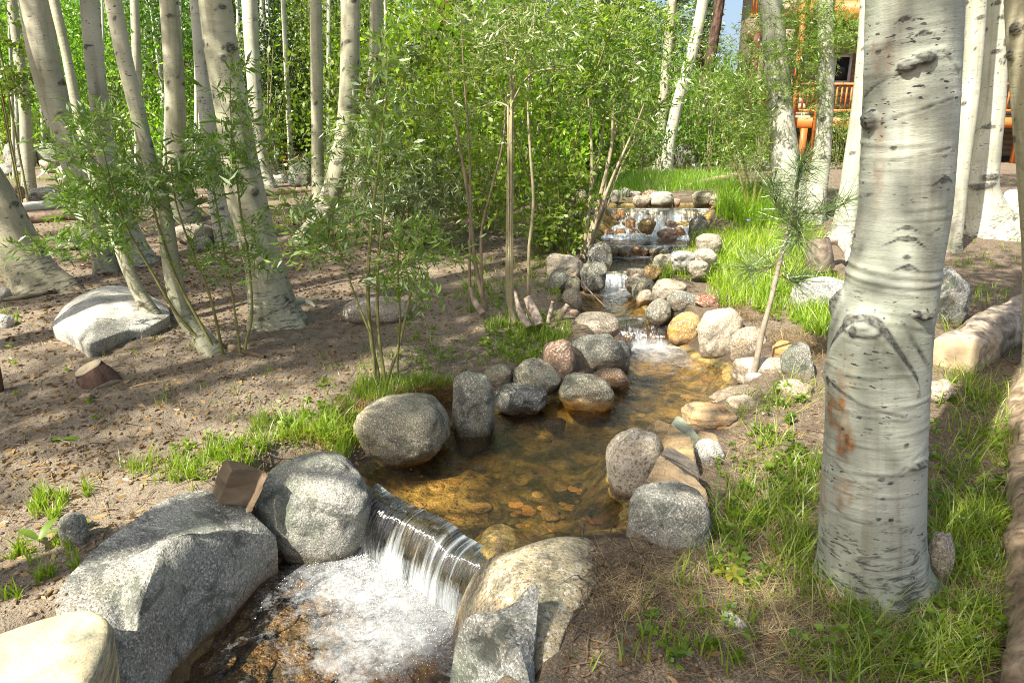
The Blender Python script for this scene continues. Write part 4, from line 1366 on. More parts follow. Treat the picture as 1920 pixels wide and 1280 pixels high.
def trunk_tree(name, label, cat, pts, mat=None, color=(.52, .53, .46), H_top=11.0, lean=0.0, Y=None, scars=(), n_scar=5, ridges=None, seed=1, crown=True, fine=.0038, segs=None,
               flare=.12, group=None, stain=None, crown_h=None, crown_s=1.0, n_ridge=10, extra=None):
    mat = mat or M_ASPEN
    if Y is None:
        Y = float(ground_at(pts[0][0], pts[0][1])[1])
    Q = px_path(pts, Y, lean)
    r_ = np.random.default_rng(seed * 7 + 1)
    base = Q[0, :3].copy()
    bz = float(H(np.array([base[0]]), np.array([base[1]]), False)[0])
    dp = float(depth_of(base))
    # above the picture: carry on and bend upright
    d = Q[-1, :3] - Q[-2, :3]; d /= np.linalg.norm(d)
    vis_top = Q[-1, 2]
    p = Q[-1, :3].copy(); r = Q[-1, 3]
    ext = []
    while p[2] < bz + H_top:
        d = d * .80 + np.array([0, 0, 1]) * .2; d /= np.linalg.norm(d)
        p = p + d * .5
        f = max(0, 1 - (p[2] - vis_top) / (bz + H_top - vis_top + .3))
        ext.append([*p, max(.012, r * (.15 + .85 * f))])
    s_vis = np.sum(np.linalg.norm(np.diff(Q[:, :3], axis=0), axis=1))
    nf = max(10, int(s_vis / max(fine * dp, .0045)))
    Qf = cat_rom(Q, nf)
    Qf[:, 3] = np.interp(np.linspace(0, 1, nf), np.r_[0, np.cumsum(np.linalg.norm(np.diff(Q[:, :3], axis=0), axis=1))] / s_vis, Q[:, 3])
    k = np.ones(5) / 5
    pad = np.r_[[Qf[0, 3]] * 2, Qf[:, 3], [Qf[-1, 3]] * 2]
    Qf[:, 3] = np.convolve(pad, k, 'valid')
    dn = Qf[0, :3] - Qf[1, :3]; dn /= np.linalg.norm(dn)
    und = [[*(Qf[0, :3] + dn * t), Qf[0, 3] * (1 + t)] for t in (.30, .2, .1)]
    A = np.vstack([und, Qf] + ([ext] if ext else []))
    sg = segs or int(np.clip(np.mean([q[2] for q in pts]) * .62, 12, 190))
    cd = np.array([-base[0], -base[1], 0]); cd /= np.linalg.norm(cd)
    V, F, N, th, s, rad = tube(A[:, :3], A[:, 3], sg, cd)
    s = s - .30
    sc = []
    for (x, y, w, h, kind) in scars:      # picture place -> place on the stem
        py = np.array([q[1] for q in pts][::-1]); 
        cx = np.interp(y, py, [q[0] for q in pts][::-1]); ww = np.interp(y, py, [q[2] for q in pts][::-1])
        sp = np.r_[0, np.cumsum(np.linalg.norm(np.diff(Q[:, :3], axis=0), axis=1))]
        s0 = np.interp(y, py, sp[::-1])
        rr_ = np.interp(y, py, Q[::-1, 3])
        t0 = math.asin(np.clip((x - cx) / (.5 * ww), -.97, .97))
        m = rr_ / (.5 * ww)
        sc.append((t0, s0, w * m * .5, h * m * .5, kind))
    rm = float(np.median(Q[:, 3]))
    for _ in range(n_scar):
        w = rm * r_.uniform(.16, .34)
        sc.append((r_.uniform(-1.4, 1.4), r_.uniform(.25, s_vis), w, w * r_.uniform(.4, .8), 'eye'))
    for _ in range(n_scar * 3):
        w = rm * r_.uniform(.04, .10)
        sc.append((r_.uniform(-1.5, 1.5), r_.uniform(.05, s_vis), w, w * r_.uniform(.5, 1), 'dot'))
    rd = list(ridges or [])
    for _ in range(n_ridge):
        rd.append((r_.uniform(.1, s_vis), r_.uniform(-1.5, 1.5), r_.uniform(.5, 1.6), r_.uniform(.0006, .0022), r_.uniform(-.12, .12)))
    if mat is M_ASPEN:
        disp, mark, P = bark_fields(th, s, rad, seed, sc, rd, rm)
    else:
        P = np.stack([np.cos(th) * rad, np.sin(th) * rad, s], -1)
        mark = np.zeros(len(s)); disp = .012 * fbm(P * np.array([22, 22, 6.]), 3, seed)
    disp = disp + rad * .035 * fbm(P * np.array([4, 4, 2.2]) + seed, 2, seed + 2)
    fl = np.exp(-np.maximum(s, 0) / flare)
    disp = disp + rad * fl * (.12 + .13 * np.cos(th * 4 + seed) + .08 * np.cos(th * 7 + 2 * seed))
    stn = stain(th, s, rad) if stain else np.zeros(len(s))
    if extra is not None:
        e_d, e_m = extra(th, s, rad, P, sc)
        disp = disp + e_d; mark = np.clip(np.maximum(mark, e_m), 0, 1)
    V = V + N * disp[:, None]
    root = empty(name, (base[0], base[1], bz))
    tag(root, label, cat, group)
    put("trunk", V, F, mat, (base[0], base[1], bz), root, color, attrs=dict(bark=P, mark=mark, stain=np.clip(stn, 0, 1)))
    if crown:
        top = A[-1, :3]
        ch = crown_h or (bz + H_top - 2.0)
        ii = np.argmin(np.abs(A[:, 2] - ch)); cxy = A[ii, :3]
        c = link("crown", CROWN_HI[seed % 4], cxy - np.array([base[0], base[1], bz]), root, (1, 1, 1), (0, 0, r_.uniform(0, 6.28)), crown_s)
        c["kind"] = "stuff"
        for q in range(4):
            ii = np.argmin(np.abs(A[:, 2] - (ch - 1.6 + .75 * q)))
            link("limb", LIMBS[q % 2], A[ii, :3] - np.array([base[0], base[1], bz]), root, color, (0, 0, q * 1.7 + r_.uniform(0, 1)), .8 * crown_s)
    root["_tip"] = 0
    del root["_tip"]
    return root, Q, Y


# --- the huge aspen on the right
def main_extra(th, s, rad, P, sc):
    a = th * rad
    d = np.zeros(len(s)); m = np.zeros(len(s))
    s_arch = S_MAIN(590); s_low = S_MAIN(690)
    w = a - A_MAIN(1632, 600)
    hgt = s_arch - (s_arch - S_MAIN(655)) * (np.abs(w) / .125) ** 1.7 * 1.0
    b_ = s - hgt + .004 * fbm(P * 25, 2, 5)
    win = (w > -.165) * (w < .165)
    m = np.maximum(m, win * np.exp(-(b_ / .010) ** 2) * (1.1 + .3 * fbm(P * 50, 2, 8)))
    d += win * (.010 * np.exp(-((b_ + .02) / .022) ** 2) - .007 * np.exp(-(b_ / .005) ** 2))
    # the healed round inside the arch
    e = ((a - A_MAIN(1625, 602)) / .055) ** 2 + ((s - S_MAIN(602)) / .024) ** 2
    d += .012 * np.exp(-e * .8) + .004 * np.sin(np.sqrt(e) * 9) * np.exp(-e * .6)
    m = np.maximum(m, .75 * np.exp(-((e - 1) / .22) ** 2) * (.6 + .5 * fbm(P * 60, 2, 4)))
    # double ring round the stem
    for yy, am in ((500, .0045), (513, .005)):
        b2 = s - S_MAIN(yy) + .012 * np.sin(th * .9 + (.2 if yy == 500 else .9)) + .002 * fbm(P * 14, 2, 6)
        d += am * np.exp(-(b2 / .0075) ** 2)
        m = np.maximum(m, .28 * np.exp(-((b2 + .011) / .005) ** 2) * (.7 + .8 * fbm(P * 30, 2, 3)))
    # long crooked seam falling to the right
    for (x0, y0, x1, y1, tk) in [(a_, b__, c_, d__, tk_ * 1.25) for a_, b__, c_, d__, tk_ in ((1555, 700, 1700, 752, .004), (1700, 590, 1738, 672, .006), (1560, 870, 1650, 862, .003), (1770, 108, 1797, 150, .004), (1735, 108, 1770, 108, .004), (1560, 300, 1780, 285, .003), (1620, 170, 1690, 135, .003),
                             (1560, 838, 1640, 872, .003), (1640, 872, 1740, 800, .003), (1620, 230, 1790, 190, .0025))]:
        a0, a1, t0, t1 = A_MAIN(x0, y0), A_MAIN(x1, y1), S_MAIN(y0), S_MAIN(y1)
        t = np.clip(((a - a0) * (a1 - a0) + (s - t0) * (t1 - t0)) / ((a1 - a0) ** 2 + (t1 - t0) ** 2), 0, 1)
        dist = np.hypot(a - a0 - t * (a1 - a0) + .006 * fbm(P * 9, 2, 2), s - t0 - t * (t1 - t0) + .012 * fbm(P * 7, 2, 1)) + .003 * fbm(P * 40, 2, 9)
        k = np.exp(-(dist / tk) ** 2) * (.75 + .9 * fbm(P * 30, 3, 12))
        m = np.maximum(m, .5 * k); d += .0018 * np.exp(-((dist - .008) / .008) ** 2) - .002 * k
    return d, m


def main_stain(th, s, rad):
    a = th * rad
    P = np.stack([a * 8, s * 2.2, a * 0], -1)
    P2 = np.stack([a * 45, s * 30, a * 0], -1)
    out = np.zeros(len(s))
    for (x0, x1, y0, y1, k) in ((1575, 1612, 640, 720, .35), (1553, 1600, 722, 790, .75), (1575, 1612, 755, 850, .95), (1572, 1610, 860, 925, .5), (1628, 1680, 60, 140, .35), (1640, 1665, 200, 400, .30), (1600, 1620, 380, 520, .2), (1535, 1560, 880, 960, .4)):
        ac = (A_MAIN(x0, (y0 + y1) / 2) + A_MAIN(x1, (y0 + y1) / 2)) / 2
        aw = abs(A_MAIN(x1, (y0 + y1) / 2) - A_MAIN(x0, (y0 + y1) / 2)) / 2
        s0, s1 = S_MAIN(y1), S_MAIN(y0)
        e = ((a - ac) / aw) ** 2 + ((s - (s0 + s1) / 2) / ((s1 - s0) / 2)) ** 2
        out = np.maximum(out, k * ss(1.5, .3, e + .9 * fbm(P2, 3, 3)))
    return out * (.65 + .7 * fbm(P2 * 1.3, 2, 14))


MAIN_PTS = [(1636, 1098, 214), (1634, 1000, 203), (1637, 900, 198), (1641, 800, 193), (1644, 700, 197), (1650, 620, 196), (1666, 560, 184), (1676, 500, 178), (1693, 400, 181), (1701, 300, 184), (1706, 200, 188), (1710, 100, 190), (1713, 0, 193), (1715, -60, 194)]
_gY = float(at(1636, 1092, .08)[1])
_Qm = px_path(MAIN_PTS, _gY)
_sm = np.r_[0, np.cumsum(np.linalg.norm(np.diff(_Qm[:, :3], axis=0), axis=1))]
_pm = np.array([p[1] for p in MAIN_PTS])


def S_MAIN(y): return float(np.interp(y, _pm[::-1], _sm[::-1]))


def A_MAIN(x, y):
    cx = np.interp(y, _pm[::-1], [p[0] for p in MAIN_PTS][::-1]); w = np.interp(y, _pm[::-1], [p[2] for p in MAIN_PTS][::-1])
    r = np.interp(y, _pm[::-1], _Qm[::-1, 3])
    return float(math.asin(np.clip((x - cx) / (w / 2), -.98, .98)) * r)


trunk_tree("aspen_tree", "huge pale aspen trunk with an arched scar, black burls and rusty streaks, in grass", "tree", MAIN_PTS, color=(.385, .395, .35), Y=_gY, seed=5, segs=200, fine=.0022, flare=.05,
           n_scar=0, n_ridge=60, stain=main_stain, extra=main_extra, H_top=9.5, crown_h=6.4, crown_s=.9,
           scars=[(1634, 216, 46, 38, 'burl'), (1706, 124, 34, 24, 'burl'), (1736, 116, 40, 26, 'burl'), (1560, 578, 36, 60, 'burl'), (1722, 838, 52, 16, 'burl'), (1556, 708, 18, 18, 'eye'), (1730, 570, 40, 14, 'burl'),
                  (1706, 488, 26, 12, 'eye'), (1704, 470, 14, 8, 'dot'), (1770, 335, 30, 14, 'eye'), (1704, 438, 44, 12, 'eye'), (1735, 70, 24, 10, 'eye'), (1700, 38, 22, 8, 'eye'), (1680, 270, 14, 7, 'dot'), (1650, 90, 16, 8, 'dot'),
                  (1660, 856, 12, 8, 'dot'), (1675, 862, 10, 6, 'dot'), (1662, 890, 9, 6, 'dot'), (1655, 925, 9, 6, 'dot'), (1676, 926, 9, 7, 'dot'), (1702, 800, 10, 9, 'dot'), (1705, 418, 26, 9, 'eye'), (1600, 445, 14, 8, 'dot'), (1612, 612, 14, 20, 'dot')])

TREES = [
 # label, points (bottom to top: x, y, width), options
 ("thick aspen trunk leaning hard out of the left edge with a thin surface root", [(74, 540, 112), (44, 490, 104), (16, 430, 98), (-14, 370, 94), (-60, 290, 90), (-110, 200, 86)], dict(color=(.40, .38, .29), seed=2)),
 ("slender straight aspen standing left of the flat dark boulder", [(56, 362, 30), (51, 300, 27), (48, 220, 25), (40, 140, 23), (27, 40, 21), (20, -20, 20)], dict(color=(.42, .42, .35), seed=3)),
 ("thick pale aspen leaning left, widest high up, behind the willow leaves", [(200, 507, 46), (186, 440, 47), (166, 370, 52), (138, 300, 56), (106, 200, 60), (81, 100, 63), (66, 0, 66), (62, -40, 66)], dict(color=(.50, .48, .40), seed=4)),
 ("thin wavy aspen growing over the whitish half buried boulder", [(298, 612, 40), (270, 565, 30), (240, 505, 25), (217, 440, 25), (190, 370, 23), (160, 275, 22), (143, 200, 21), (124, 100, 20), (101, 0, 21), (94, -40, 21)], dict(seed=5)),
 ("straight grey-white aspen with brown knots right of the thin wavy one", [(262, 492, 62), (240, 430, 44), (212, 350, 38), (197, 270, 37), (187, 200, 38), (176, 100, 39), (168, 0, 39), (165, -40, 39)], dict(color=(.50, .50, .44), seed=6)),
 ("curved slim aspen sweeping down to a long dark surface root", [(398, 662, 40), (383, 640, 38), (352, 600, 38), (334, 560, 37), (322, 500, 36), (312, 430, 34), (303, 380, 33), (278, 290, 29), (255, 200, 32), (231, 100, 33), (212, 0, 35), (204, -40, 35)], dict(seed=7)),
 ("straight aspen with dark eye scars, right of the curved slim aspen", [(350, 414, 54), (340, 360, 44), (333, 300, 39), (329, 200, 39), (324, 100, 39), (317, 0, 38), (314, -40, 38)], dict(seed=8, n_scar=9)),
 ("white sunlit aspen half hidden behind the thick dark-footed one", [(428, 458, 46), (414, 410, 36), (402, 340, 32), (390, 240, 30), (378, 120, 28), (368, 0, 24), (365, -30, 24)], dict(color=(.54, .54, .50), seed=9)),
 ("thick aspen with a wide dark furrowed foot in the bare soil of the left bank", [(520, 606, 108), (509, 562, 90), (496, 500, 74), (478, 430, 74), (464, 380, 76), (448, 290, 70), (434, 200, 66), (416, 100, 66), (403, 0, 64), (398, -40, 64)],
  dict(seed=10, flare=.10, n_ridge=40, scars=[(435, 96, 24, 22, 'eye'), (447, 198, 32, 14, 'burl'), (440, 325, 26, 18, 'burl'), (478, 360, 16, 14, 'burl'), (400, 180, 10, 10, 'dot')])),
 ("bright white aspen with sunlit wrinkles right of the thick dark-footed one", [(503, 352, 34), (494, 312, 23), (484, 250, 24), (476, 150, 27), (470, 50, 30), (467, -20, 31)], dict(color=(.58, .58, .53), seed=11)),
 ("thin plain grey aspen stem behind the bright white wrinkled one", [(503, 312, 15), (499, 200, 14), (494, 60, 13), (492, -20, 12)], dict(color=(.34, .36, .34), seed=12)),
 ("straight slender aspen left of the sharply bent one", [(600, 408, 30), (597, 350, 26), (595, 250, 23), (594, 120, 24), (592, 0, 23), (592, -30, 23)], dict(seed=13)),
 ("aspen with a sharply bent foot crossing the slender stem behind the low soil mound", [(584, 449, 56), (606, 402, 40), (630, 335, 38), (647, 250, 36), (655, 150, 36), (657, 50, 36), (656, -30, 36)], dict(seed=14)),
 ("pale aspen hidden below by silvery willow leaves, flared white foot", [(686, 392, 44), (674, 330, 24), (688, 240, 24), (703, 130, 25), (706, 0, 24), (706, -30, 24)], dict(seed=15)),
 ("very thin grey aspen pole among the leaves left of the red-brown pine", [(796, 300, 9), (795, 150, 9), (794, 0, 9), (794, -30, 9)], dict(color=(.36, .37, .34), seed=16, n_scar=2)),
 ("grey aspen pole right of the red-brown pine", [(895, 330, 17), (893, 200, 17), (892, 100, 17), (891, 0, 17), (891, -30, 17)], dict(color=(.42, .42, .38), seed=17, n_scar=3)),
 ("short visible white spotted aspen stem behind the tall middle shrubs", [(1077, 318, 17), (1078, 250, 19), (1083, 190, 18), (1100, 120, 16), (1116, 40, 14), (1122, -20, 13)], dict(color=(.58, .58, .54), seed=18)),
 ("left stem of the twin white aspens above the waterfall", [(1234, 318, 23), (1239, 260, 20), (1243, 190, 18), (1252, 100, 18), (1260, 0, 18), (1262, -30, 18)], dict(seed=19)),
 ("right stem of the twin white aspens, crossing in front of the left one", [(1248, 326, 25), (1256, 264, 22), (1271, 192, 21), (1294, 112, 22), (1311, 40, 22), (1322, -20, 21)], dict(color=(.56, .56, .50), seed=20)),
 ("thin grey-green stem standing behind the far stone row", [(1198, 308, 14), (1194, 230, 13), (1191, 150, 12), (1190, 0, 12), (1190, -30, 12)], dict(color=(.34, .36, .33), seed=21, n_scar=2)),
 ("thick white aspen in front of the lodge, left one of the two", [(1484, 392, 74), (1476, 330, 60), (1466, 240, 50), (1460, 160, 46), (1452, 80, 46), (1444, 0, 48), (1441, -40, 48)], dict(color=(.54, .54, .50), seed=22, n_scar=7)),
 ("white aspen in front of the lodge railing, slimmer of the two", [(1520, 410, 54), (1533, 345, 40), (1544, 260, 33), (1548, 160, 34), (1548, 80, 33), (1547, 0, 30), (1547, -30, 30)], dict(color=(.54, .54, .50), seed=23, n_scar=7)),
 ("grey-green aspen peeping out left of the huge aspen trunk", [(1584, 450, 58), (1590, 385, 44), (1600, 300, 37), (1611, 200, 31), (1620, 100, 29), (1625, 0, 26), (1626, -30, 26)], dict(color=(.50, .52, .46), seed=24)),
 ("narrow white aspen stem squeezed between the huge trunk and the flared aspen", [(1785, 470, 34), (1794, 400, 32), (1802, 320, 34), (1816, 200, 38), (1825, 100, 40), (1831, 0, 42), (1832, -30, 42)], dict(color=(.50, .50, .45), seed=25, n_scar=7)),
 ("white aspen with a wide grey flared foot right of the huge trunk", [(1846, 434, 140), (1839, 400, 104), (1833, 350, 84), (1842, 280, 74), (1855, 200, 64), (1863, 100, 55), (1869, 0, 48), (1871, -30, 46)],
  dict(color=(.50, .50, .45), seed=26, n_scar=7, scars=[(1860, 330, 40, 14, 'burl'), (1845, 345, 60, 9, 'burl')])),
 ("gnarled aspen with a ring-shaped knot filling the right picture edge", [(1992, 700, 150), (1978, 600, 124), (1966, 450, 106), (1952, 300, 98), (1940, 150, 98), (1934, 50, 100), (1930, -40, 100)],
  dict(color=(.48, .45, .34), seed=27, n_ridge=50, scars=[(1908, 45, 30, 28, 'burl'), (1898, 92, 22, 22, 'burl'), (1902, 250, 20, 16, 'eye')])),
]
for lb, pts, op in TREES:
    op.setdefault('color', (.50, .485, .39)); op['color'] = tuple(c * f for c, f in zip(op['color'], (.95, .92, .86)))
    trunk_tree("aspen_tree", lb, "tree", pts, crown=op.pop('crown', op['seed'] in (2, 4, 10, 22, 24, 26, 27)), H_top=10.5 + (op['seed'] % 4) * .8, crown_s=.8 + .1 * (op['seed'] % 3), **op)

for lb, pts, sd in [
    ("small grey aspen stem behind the leaning aspens, left of the curved slim one", [(228, 300, 17), (216, 150, 16), (206, 0, 16), (204, -30, 16)], 31),
    ("dim grey aspen stem right behind the curved slim aspen", [(262, 330, 20), (259, 180, 18), (252, 0, 18), (250, -30, 18)], 32),
    ("pale thin stem right of the curved slim aspen, low in the leaves", [(300, 310, 13), (306, 200, 12), (300, 100, 12), (294, 0, 12), (292, -30, 12)], 33),
    ("thin forked-looking grey stem between two leaning aspens", [(278, 280, 11), (272, 150, 10), (277, 0, 9), (278, -30, 9)], 34),
    ("thin whitish stem leaning right at the far left scree", [(94, 290, 8), (84, 220, 7), (66, 120, 7), (40, 20, 6), (30, -20, 6)], 35),
    ("second thin whitish stem at the far left scree, steeper", [(104, 300, 9), (98, 200, 8), (90, 100, 8), (84, -20, 7)], 36),
    ("faint white stem far behind between the slender aspen and the bent one", [(616, 300, 8), (613, 150, 8), (612, -20, 7)], 37),
    ("grey stem deep in the thicket right of the pale flared aspen", [(748, 300, 12), (744, 150, 12), (742, -20, 11)], 38),
    ("far pale stem in the thicket right of the grey pole", [(946, 310, 12), (950, 150, 12), (954, -20, 11)], 39),
    ("pale stem far behind the thin middle shrub stems", [(1010, 300, 14), (1016, 150, 14), (1020, -20, 13)], 40),
    ("thin white stem far behind left of the twin aspens", [(1152, 300, 9), (1150, 150, 9), (1148, -20, 9)], 41)]:
    trunk_tree("aspen_tree", lb, "tree", pts, H_top=10, seed=sd, color=(.42, .42, .34), n_scar=3, crown=False)

for lb, pts, sd, col in [
    ("red-brown pine trunk rising out of the leafy thicket", [(842, 330, 31), (839, 200, 30), (838, 100, 29), (836, 0, 28), (835, -30, 28)], 51, (1.15, .85, .75)),
    ("dark brown pine behind the white spotted aspen stem", [(1075, 305, 17), (1070, 200, 16), (1066, 100, 16), (1062, 0, 14), (1061, -30, 14)], 52, (.9, .75, .65)),
    ("brown pine leaning right beside the twin white aspens", [(1302, 306, 30), (1308, 250, 23), (1318, 190, 20), (1334, 100, 20), (1350, 0, 20), (1354, -30, 19)], 53, (1.0, .95, .9)),
    ("dark narrow pine trunk just left of the leaning brown pine", [(1296, 300, 22), (1294, 220, 18), (1299, 120, 17), (1316, 0, 16), (1320, -30, 16)], 54, (.8, .7, .65)),
    ("brown broken pine trunk behind the leaning aspens at the far left", [(112, 290, 14), (104, 250, 12), (96, 200, 9), (92, 160, 6)], 55, (1.2, .9, .75))]:
    trunk_tree("pine_tree", lb, "tree", pts, mat=M_PINE, color=col, H_top=(12 if sd != 55 else 3), seed=sd, n_scar=0, crown=False)


# aspens of the same grove standing beside and behind the viewer; their crowns dapple the ground
def shade_tree(x, y, h, k, cs, lab):
    r_ = np.random.default_rng(k)
    z = float(H(np.array([x]), np.array([y]), False)[0])
    P = cat_rom([(x, y, z - .2, .16), (x + .05, y, z + 2.5, .13), (x, y + .06, z + 6, .09), (x, y, z + h, .02)], 60)
    V, F, N, th, s, r = tube(P[:, :3], P[:, 3], 20, (1, 0, 0))
    A = np.stack([np.cos(th) * r, np.sin(th) * r, s], -1)
    root = empty("aspen_tree", (x, y, z)); tag(root, lab, "tree", "aspens standing outside the view")
    put("trunk", V, F, M_ASPEN, (x, y, z), root, (.5, .5, .43), attrs=dict(bark=A, mark=np.zeros(len(V)), stain=np.zeros(len(V))))
    c = link("crown", CROWN_SP[k % 4], (0, 0, h - 2.0), root, (1, 1, 1), (0, 0, k * 1.3), cs); c["kind"] = "stuff"
    for q in range(4): link("limb", LIMBS[q % 2], (0, 0, h - 3.6 + q * .7), root, (.5, .5, .43), (0, 0, q * 1.7 + k), .9)


for k, (x, y, h, cs) in enumerate([(-7.6, -1.4, 10, .6), (-6.1, -.6, 11, .75), (-5.1, .9, 9.6, .8), (-8.2, 1.3, 10.5, .75), (-6.9, 2.5, 9.4, .6), (-5.3, 2.7, 11, .7), (-8.8, 3.6, 10, .8), (-7.5, 4.8, 11, .7), (-3.9, -3.1, 9.6, .6), (-2.5, -2.2, 8.6, .7), (-5.0, -2.6, 10.4, .45), (-1.0, -1.7, 8.4, .55), (-4.1, -.3, 8.6, .5), (-9.8, 6.6, 10, 1.0), (1.4, -1.5, 8.6, .5)]):
    shade_tree(x, y, h, k, cs, "tall aspen of the grove outside the view, its crown dappling the ground")


_rt = np.random.default_rng(71)
for k in range(26):
    x = float(_rt.uniform(-10, 1010)); w = float(_rt.uniform(5, 11)); sl = float(_rt.uniform(-26, 10)) * (1 if x < 600 else .3)
    trunk_tree("aspen_tree", ("thin grey", "slim pale", "thin whitish")[k % 3] + " aspen stem standing deep in the wood", "tree", [(x, 306, w), (x + sl * .4, 180, w * .95), (x + sl, -20, w * .85)], Y=float(_rt.uniform(13.5, 19)),
               H_top=9, seed=100 + k, color=[(.36, .37, .32), (.50, .50, .43), (.60, .60, .54)][k % 3], n_scar=2, crown=False, n_ridge=0, fine=.02, segs=9, group="slender aspen stems deep in the wood")

# surface roots as parts of their trees
def child_tube(name, parent, pts3, rad, mat, color, segs=12, n=30, attr=True):
    P = cat_rom(np.column_stack([pts3, rad]), n)
    V, F, N, th, s, r = tube(P[:, :3], P[:, 3], segs, (0, 0, 1))
    A = np.stack([np.cos(th) * r, np.sin(th) * r, s + .6], -1)
    V = V + N * (r * .18 * fbm(A * 14, 2, 3))[:, None]
    return put(name, V, F, mat, np.array(parent.location), parent, color, attrs=dict(bark=A, mark=np.zeros(len(V)), stain=np.zeros(len(V))) if attr else None)


def find_tree(start):
    return next(o for o in COL.objects if o.get("label", "").startswith(start))


def gpath(pxs, rads, lift=.4):
    g = ground_at([p[0] for p in pxs], [p[1] for p in pxs])
    g[:, 2] += np.array(rads) * lift
    return g


child_tube("root", find_tree("thick aspen trunk leaning hard"), gpath([(100, 548), (70, 556), (30, 562), (-20, 566)], [.02] * 4, .7), [.022, .02, .018, .016], M_TWIG, (.7, .65, .55), attr=False)
child_tube("root", find_tree("thick aspen trunk leaning hard"), gpath([(95, 552), (112, 536), (135, 538), (160, 552), (168, 560)], [.02] * 5, .7), [.024, .02, .018, .015, .01], M_TWIG, (.7, .65, .55), attr=False)
child_tube("root", find_tree("curved slim aspen"), gpath([(396, 656), (430, 655), (465, 664), (497, 672)], [.02] * 4, .6), [.034, .026, .018, .01], M_TWIG, (.45, .38, .32), attr=False)
child_tube("root", find_tree("thick aspen with a wide dark"), gpath([(550, 570), (575, 566), (592, 574)], [.02] * 3, .2), [.05, .03, .01], M_ASPEN, (.36, .34, .28))
child_tube("root", find_tree("white aspen with a wide grey"), gpath([(1868, 425), (1890, 428), (1905, 434)], [.03] * 3, .2), [.10, .05, .02], M_ASPEN, (.48, .45, .40))


# ------------------------------------------------------------------ logs, stumps and sticks
def log(label, pxs, w_px, mat=None, color=(1, 1, 1), name="log", cat="log", lift=.55, segs=22, cut=True, seed=1, zs=None, knob=.08, n=40):
    mat = mat or M_LOG
    if zs is None:
        g = ground_at([p[0] for p in pxs], [p[1] for p in pxs])
    else:
        g = np.array([at(p[0], p[1], z) for p, z in zip(pxs, zs)])
    r = np.array([.5 * w * depth_of(q) / FPX for w, q in zip(w_px, g)])
    if zs is None: g[:, 2] += r * lift
    P = cat_rom(np.column_stack([g, r]), n)
    o0 = P[0, :3].copy(); o0[2] -= P[0, 3]
    root = empty(name, o0)
    tag(root, label, cat)
    V, F, N, th, s, rr = tube(P[:, :3], P[:, 3], segs, (0, 0, 1) if abs((P[-1] - P[0])[2]) < np.linalg.norm((P[-1] - P[0])[:2]) else (0, -1, 0))
    A = np.stack([np.cos(th) * rr, np.sin(th) * rr, s + .7], -1)
    V = V + N * (rr * knob * 2 * fbm(A * np.array([10, 10, 4.]) + seed, 3, seed))[:, None]
    put("bark", V, F, mat, o0, root, color, attrs=dict(bark=A, mark=np.zeros(len(V)), stain=np.zeros(len(V))))
    if cut:
        for e in (0, len(P) - 1):
            ring = V[e * segs:(e + 1) * segs]
            c = ring.mean(0); out = (P[0, :3] - P[1, :3]) if e == 0 else (P[-1, :3] - P[-2, :3]); out /= np.linalg.norm(out)
            rings = [ring, c + (ring - c) * .97 + out * .004, c + (ring - c) * .5 + out * .003, np.repeat((c + out * .004)[None], segs, 0)]
            VV = np.vstack(rings)
            i = np.arange(3)[:, None] * segs; j = np.arange(segs)[None]; k = (np.arange(segs) + 1)[None] % segs
            FF = np.stack([i + j, i + k, i + segs + k, i + segs + j], -1).reshape(-1, 4)
            put("cut_face", VV, FF, M_CUT, o0, root, color)
    return root


log("bleached fallen log lying across the left clearing, foremost of the pale ones", [(-20, 404), (90, 392), (190, 383), (330, 373)], [20, 20, 18, 15], mat=M_ASPEN, color=(.66, .66, .64))
log("short pale fallen log lying just behind the foremost bleached log", [(48, 382), (120, 375), (200, 366)], [12, 13, 11], mat=M_ASPEN, color=(.66, .65, .62))
log("fallen log lying behind the thick dark-footed aspen, orange bark on its top", [(352, 380), (450, 371), (530, 364), (610, 357)], [17, 16, 15, 13], color=(1.15, 1.0, .85))
log("dark rotten split log under the foremost bleached log", [(16, 420), (90, 416), (190, 408)], [20, 22, 16], color=(.5, .42, .36), knob=.2)
log("thin grey pole lying in front of the log behind the dark-footed aspen", [(356, 392), (420, 388), (482, 381)], [8, 8, 7], color=(1.0, .95, .9))
log("short cut log with pale yellow end lying in the grass right of the huge aspen", [(1786, 690), (1830, 660), (1880, 630), (1930, 600)], [84, 80, 76, 72], color=(1.05, 1.02, .95), seed=5, lift=.5, knob=.2, segs=36)
log("curl of rough brown bark lying on the short cut log", [(1766, 655), (1815, 622), (1870, 590)], [14, 30, 24], mat=M_PINE, color=(1.3, 1.15, 1.0), name="bark_piece", cat="bark", cut=False, zs=[.30, .36, .40], segs=14)
log("peeling grey and tan log running along the right picture edge", [(1932, 740), (1938, 850), (1944, 1000), (1968, 1150), (1995, 1300), (2030, 1480)], [60, 78, 100, 140, 175, 230], mat=M_LOG, color=(.8, .70, .56), seed=8, lift=.4, segs=40, n=120, knob=.26, cut=False)
log("leaning brown split stump with a grey slanted top on the bare left bank", [(196, 742), (184, 718), (172, 700), (164, 690)], [82, 70, 60, 52], mat=M_PINE, color=(1.0, 1.0, 1.0), name="stump", cat="stump", zs=[.13, .19, .24, .275], segs=26, knob=.16, n=24)
log("small brown stump cut off by the left picture edge", [(-8, 742), (-12, 690)], [26, 22], mat=M_PINE, color=(1.5, 1.2, 1.0), name="stump", cat="stump", zs=[.14, .32])
log("weathered grey stump behind the pine sapling", [(1538, 502), (1537, 478), (1534, 452)], [48, 44, 40], name="stump", cat="stump", color=(.55, .5, .47), zs=[.42, .54, .66])
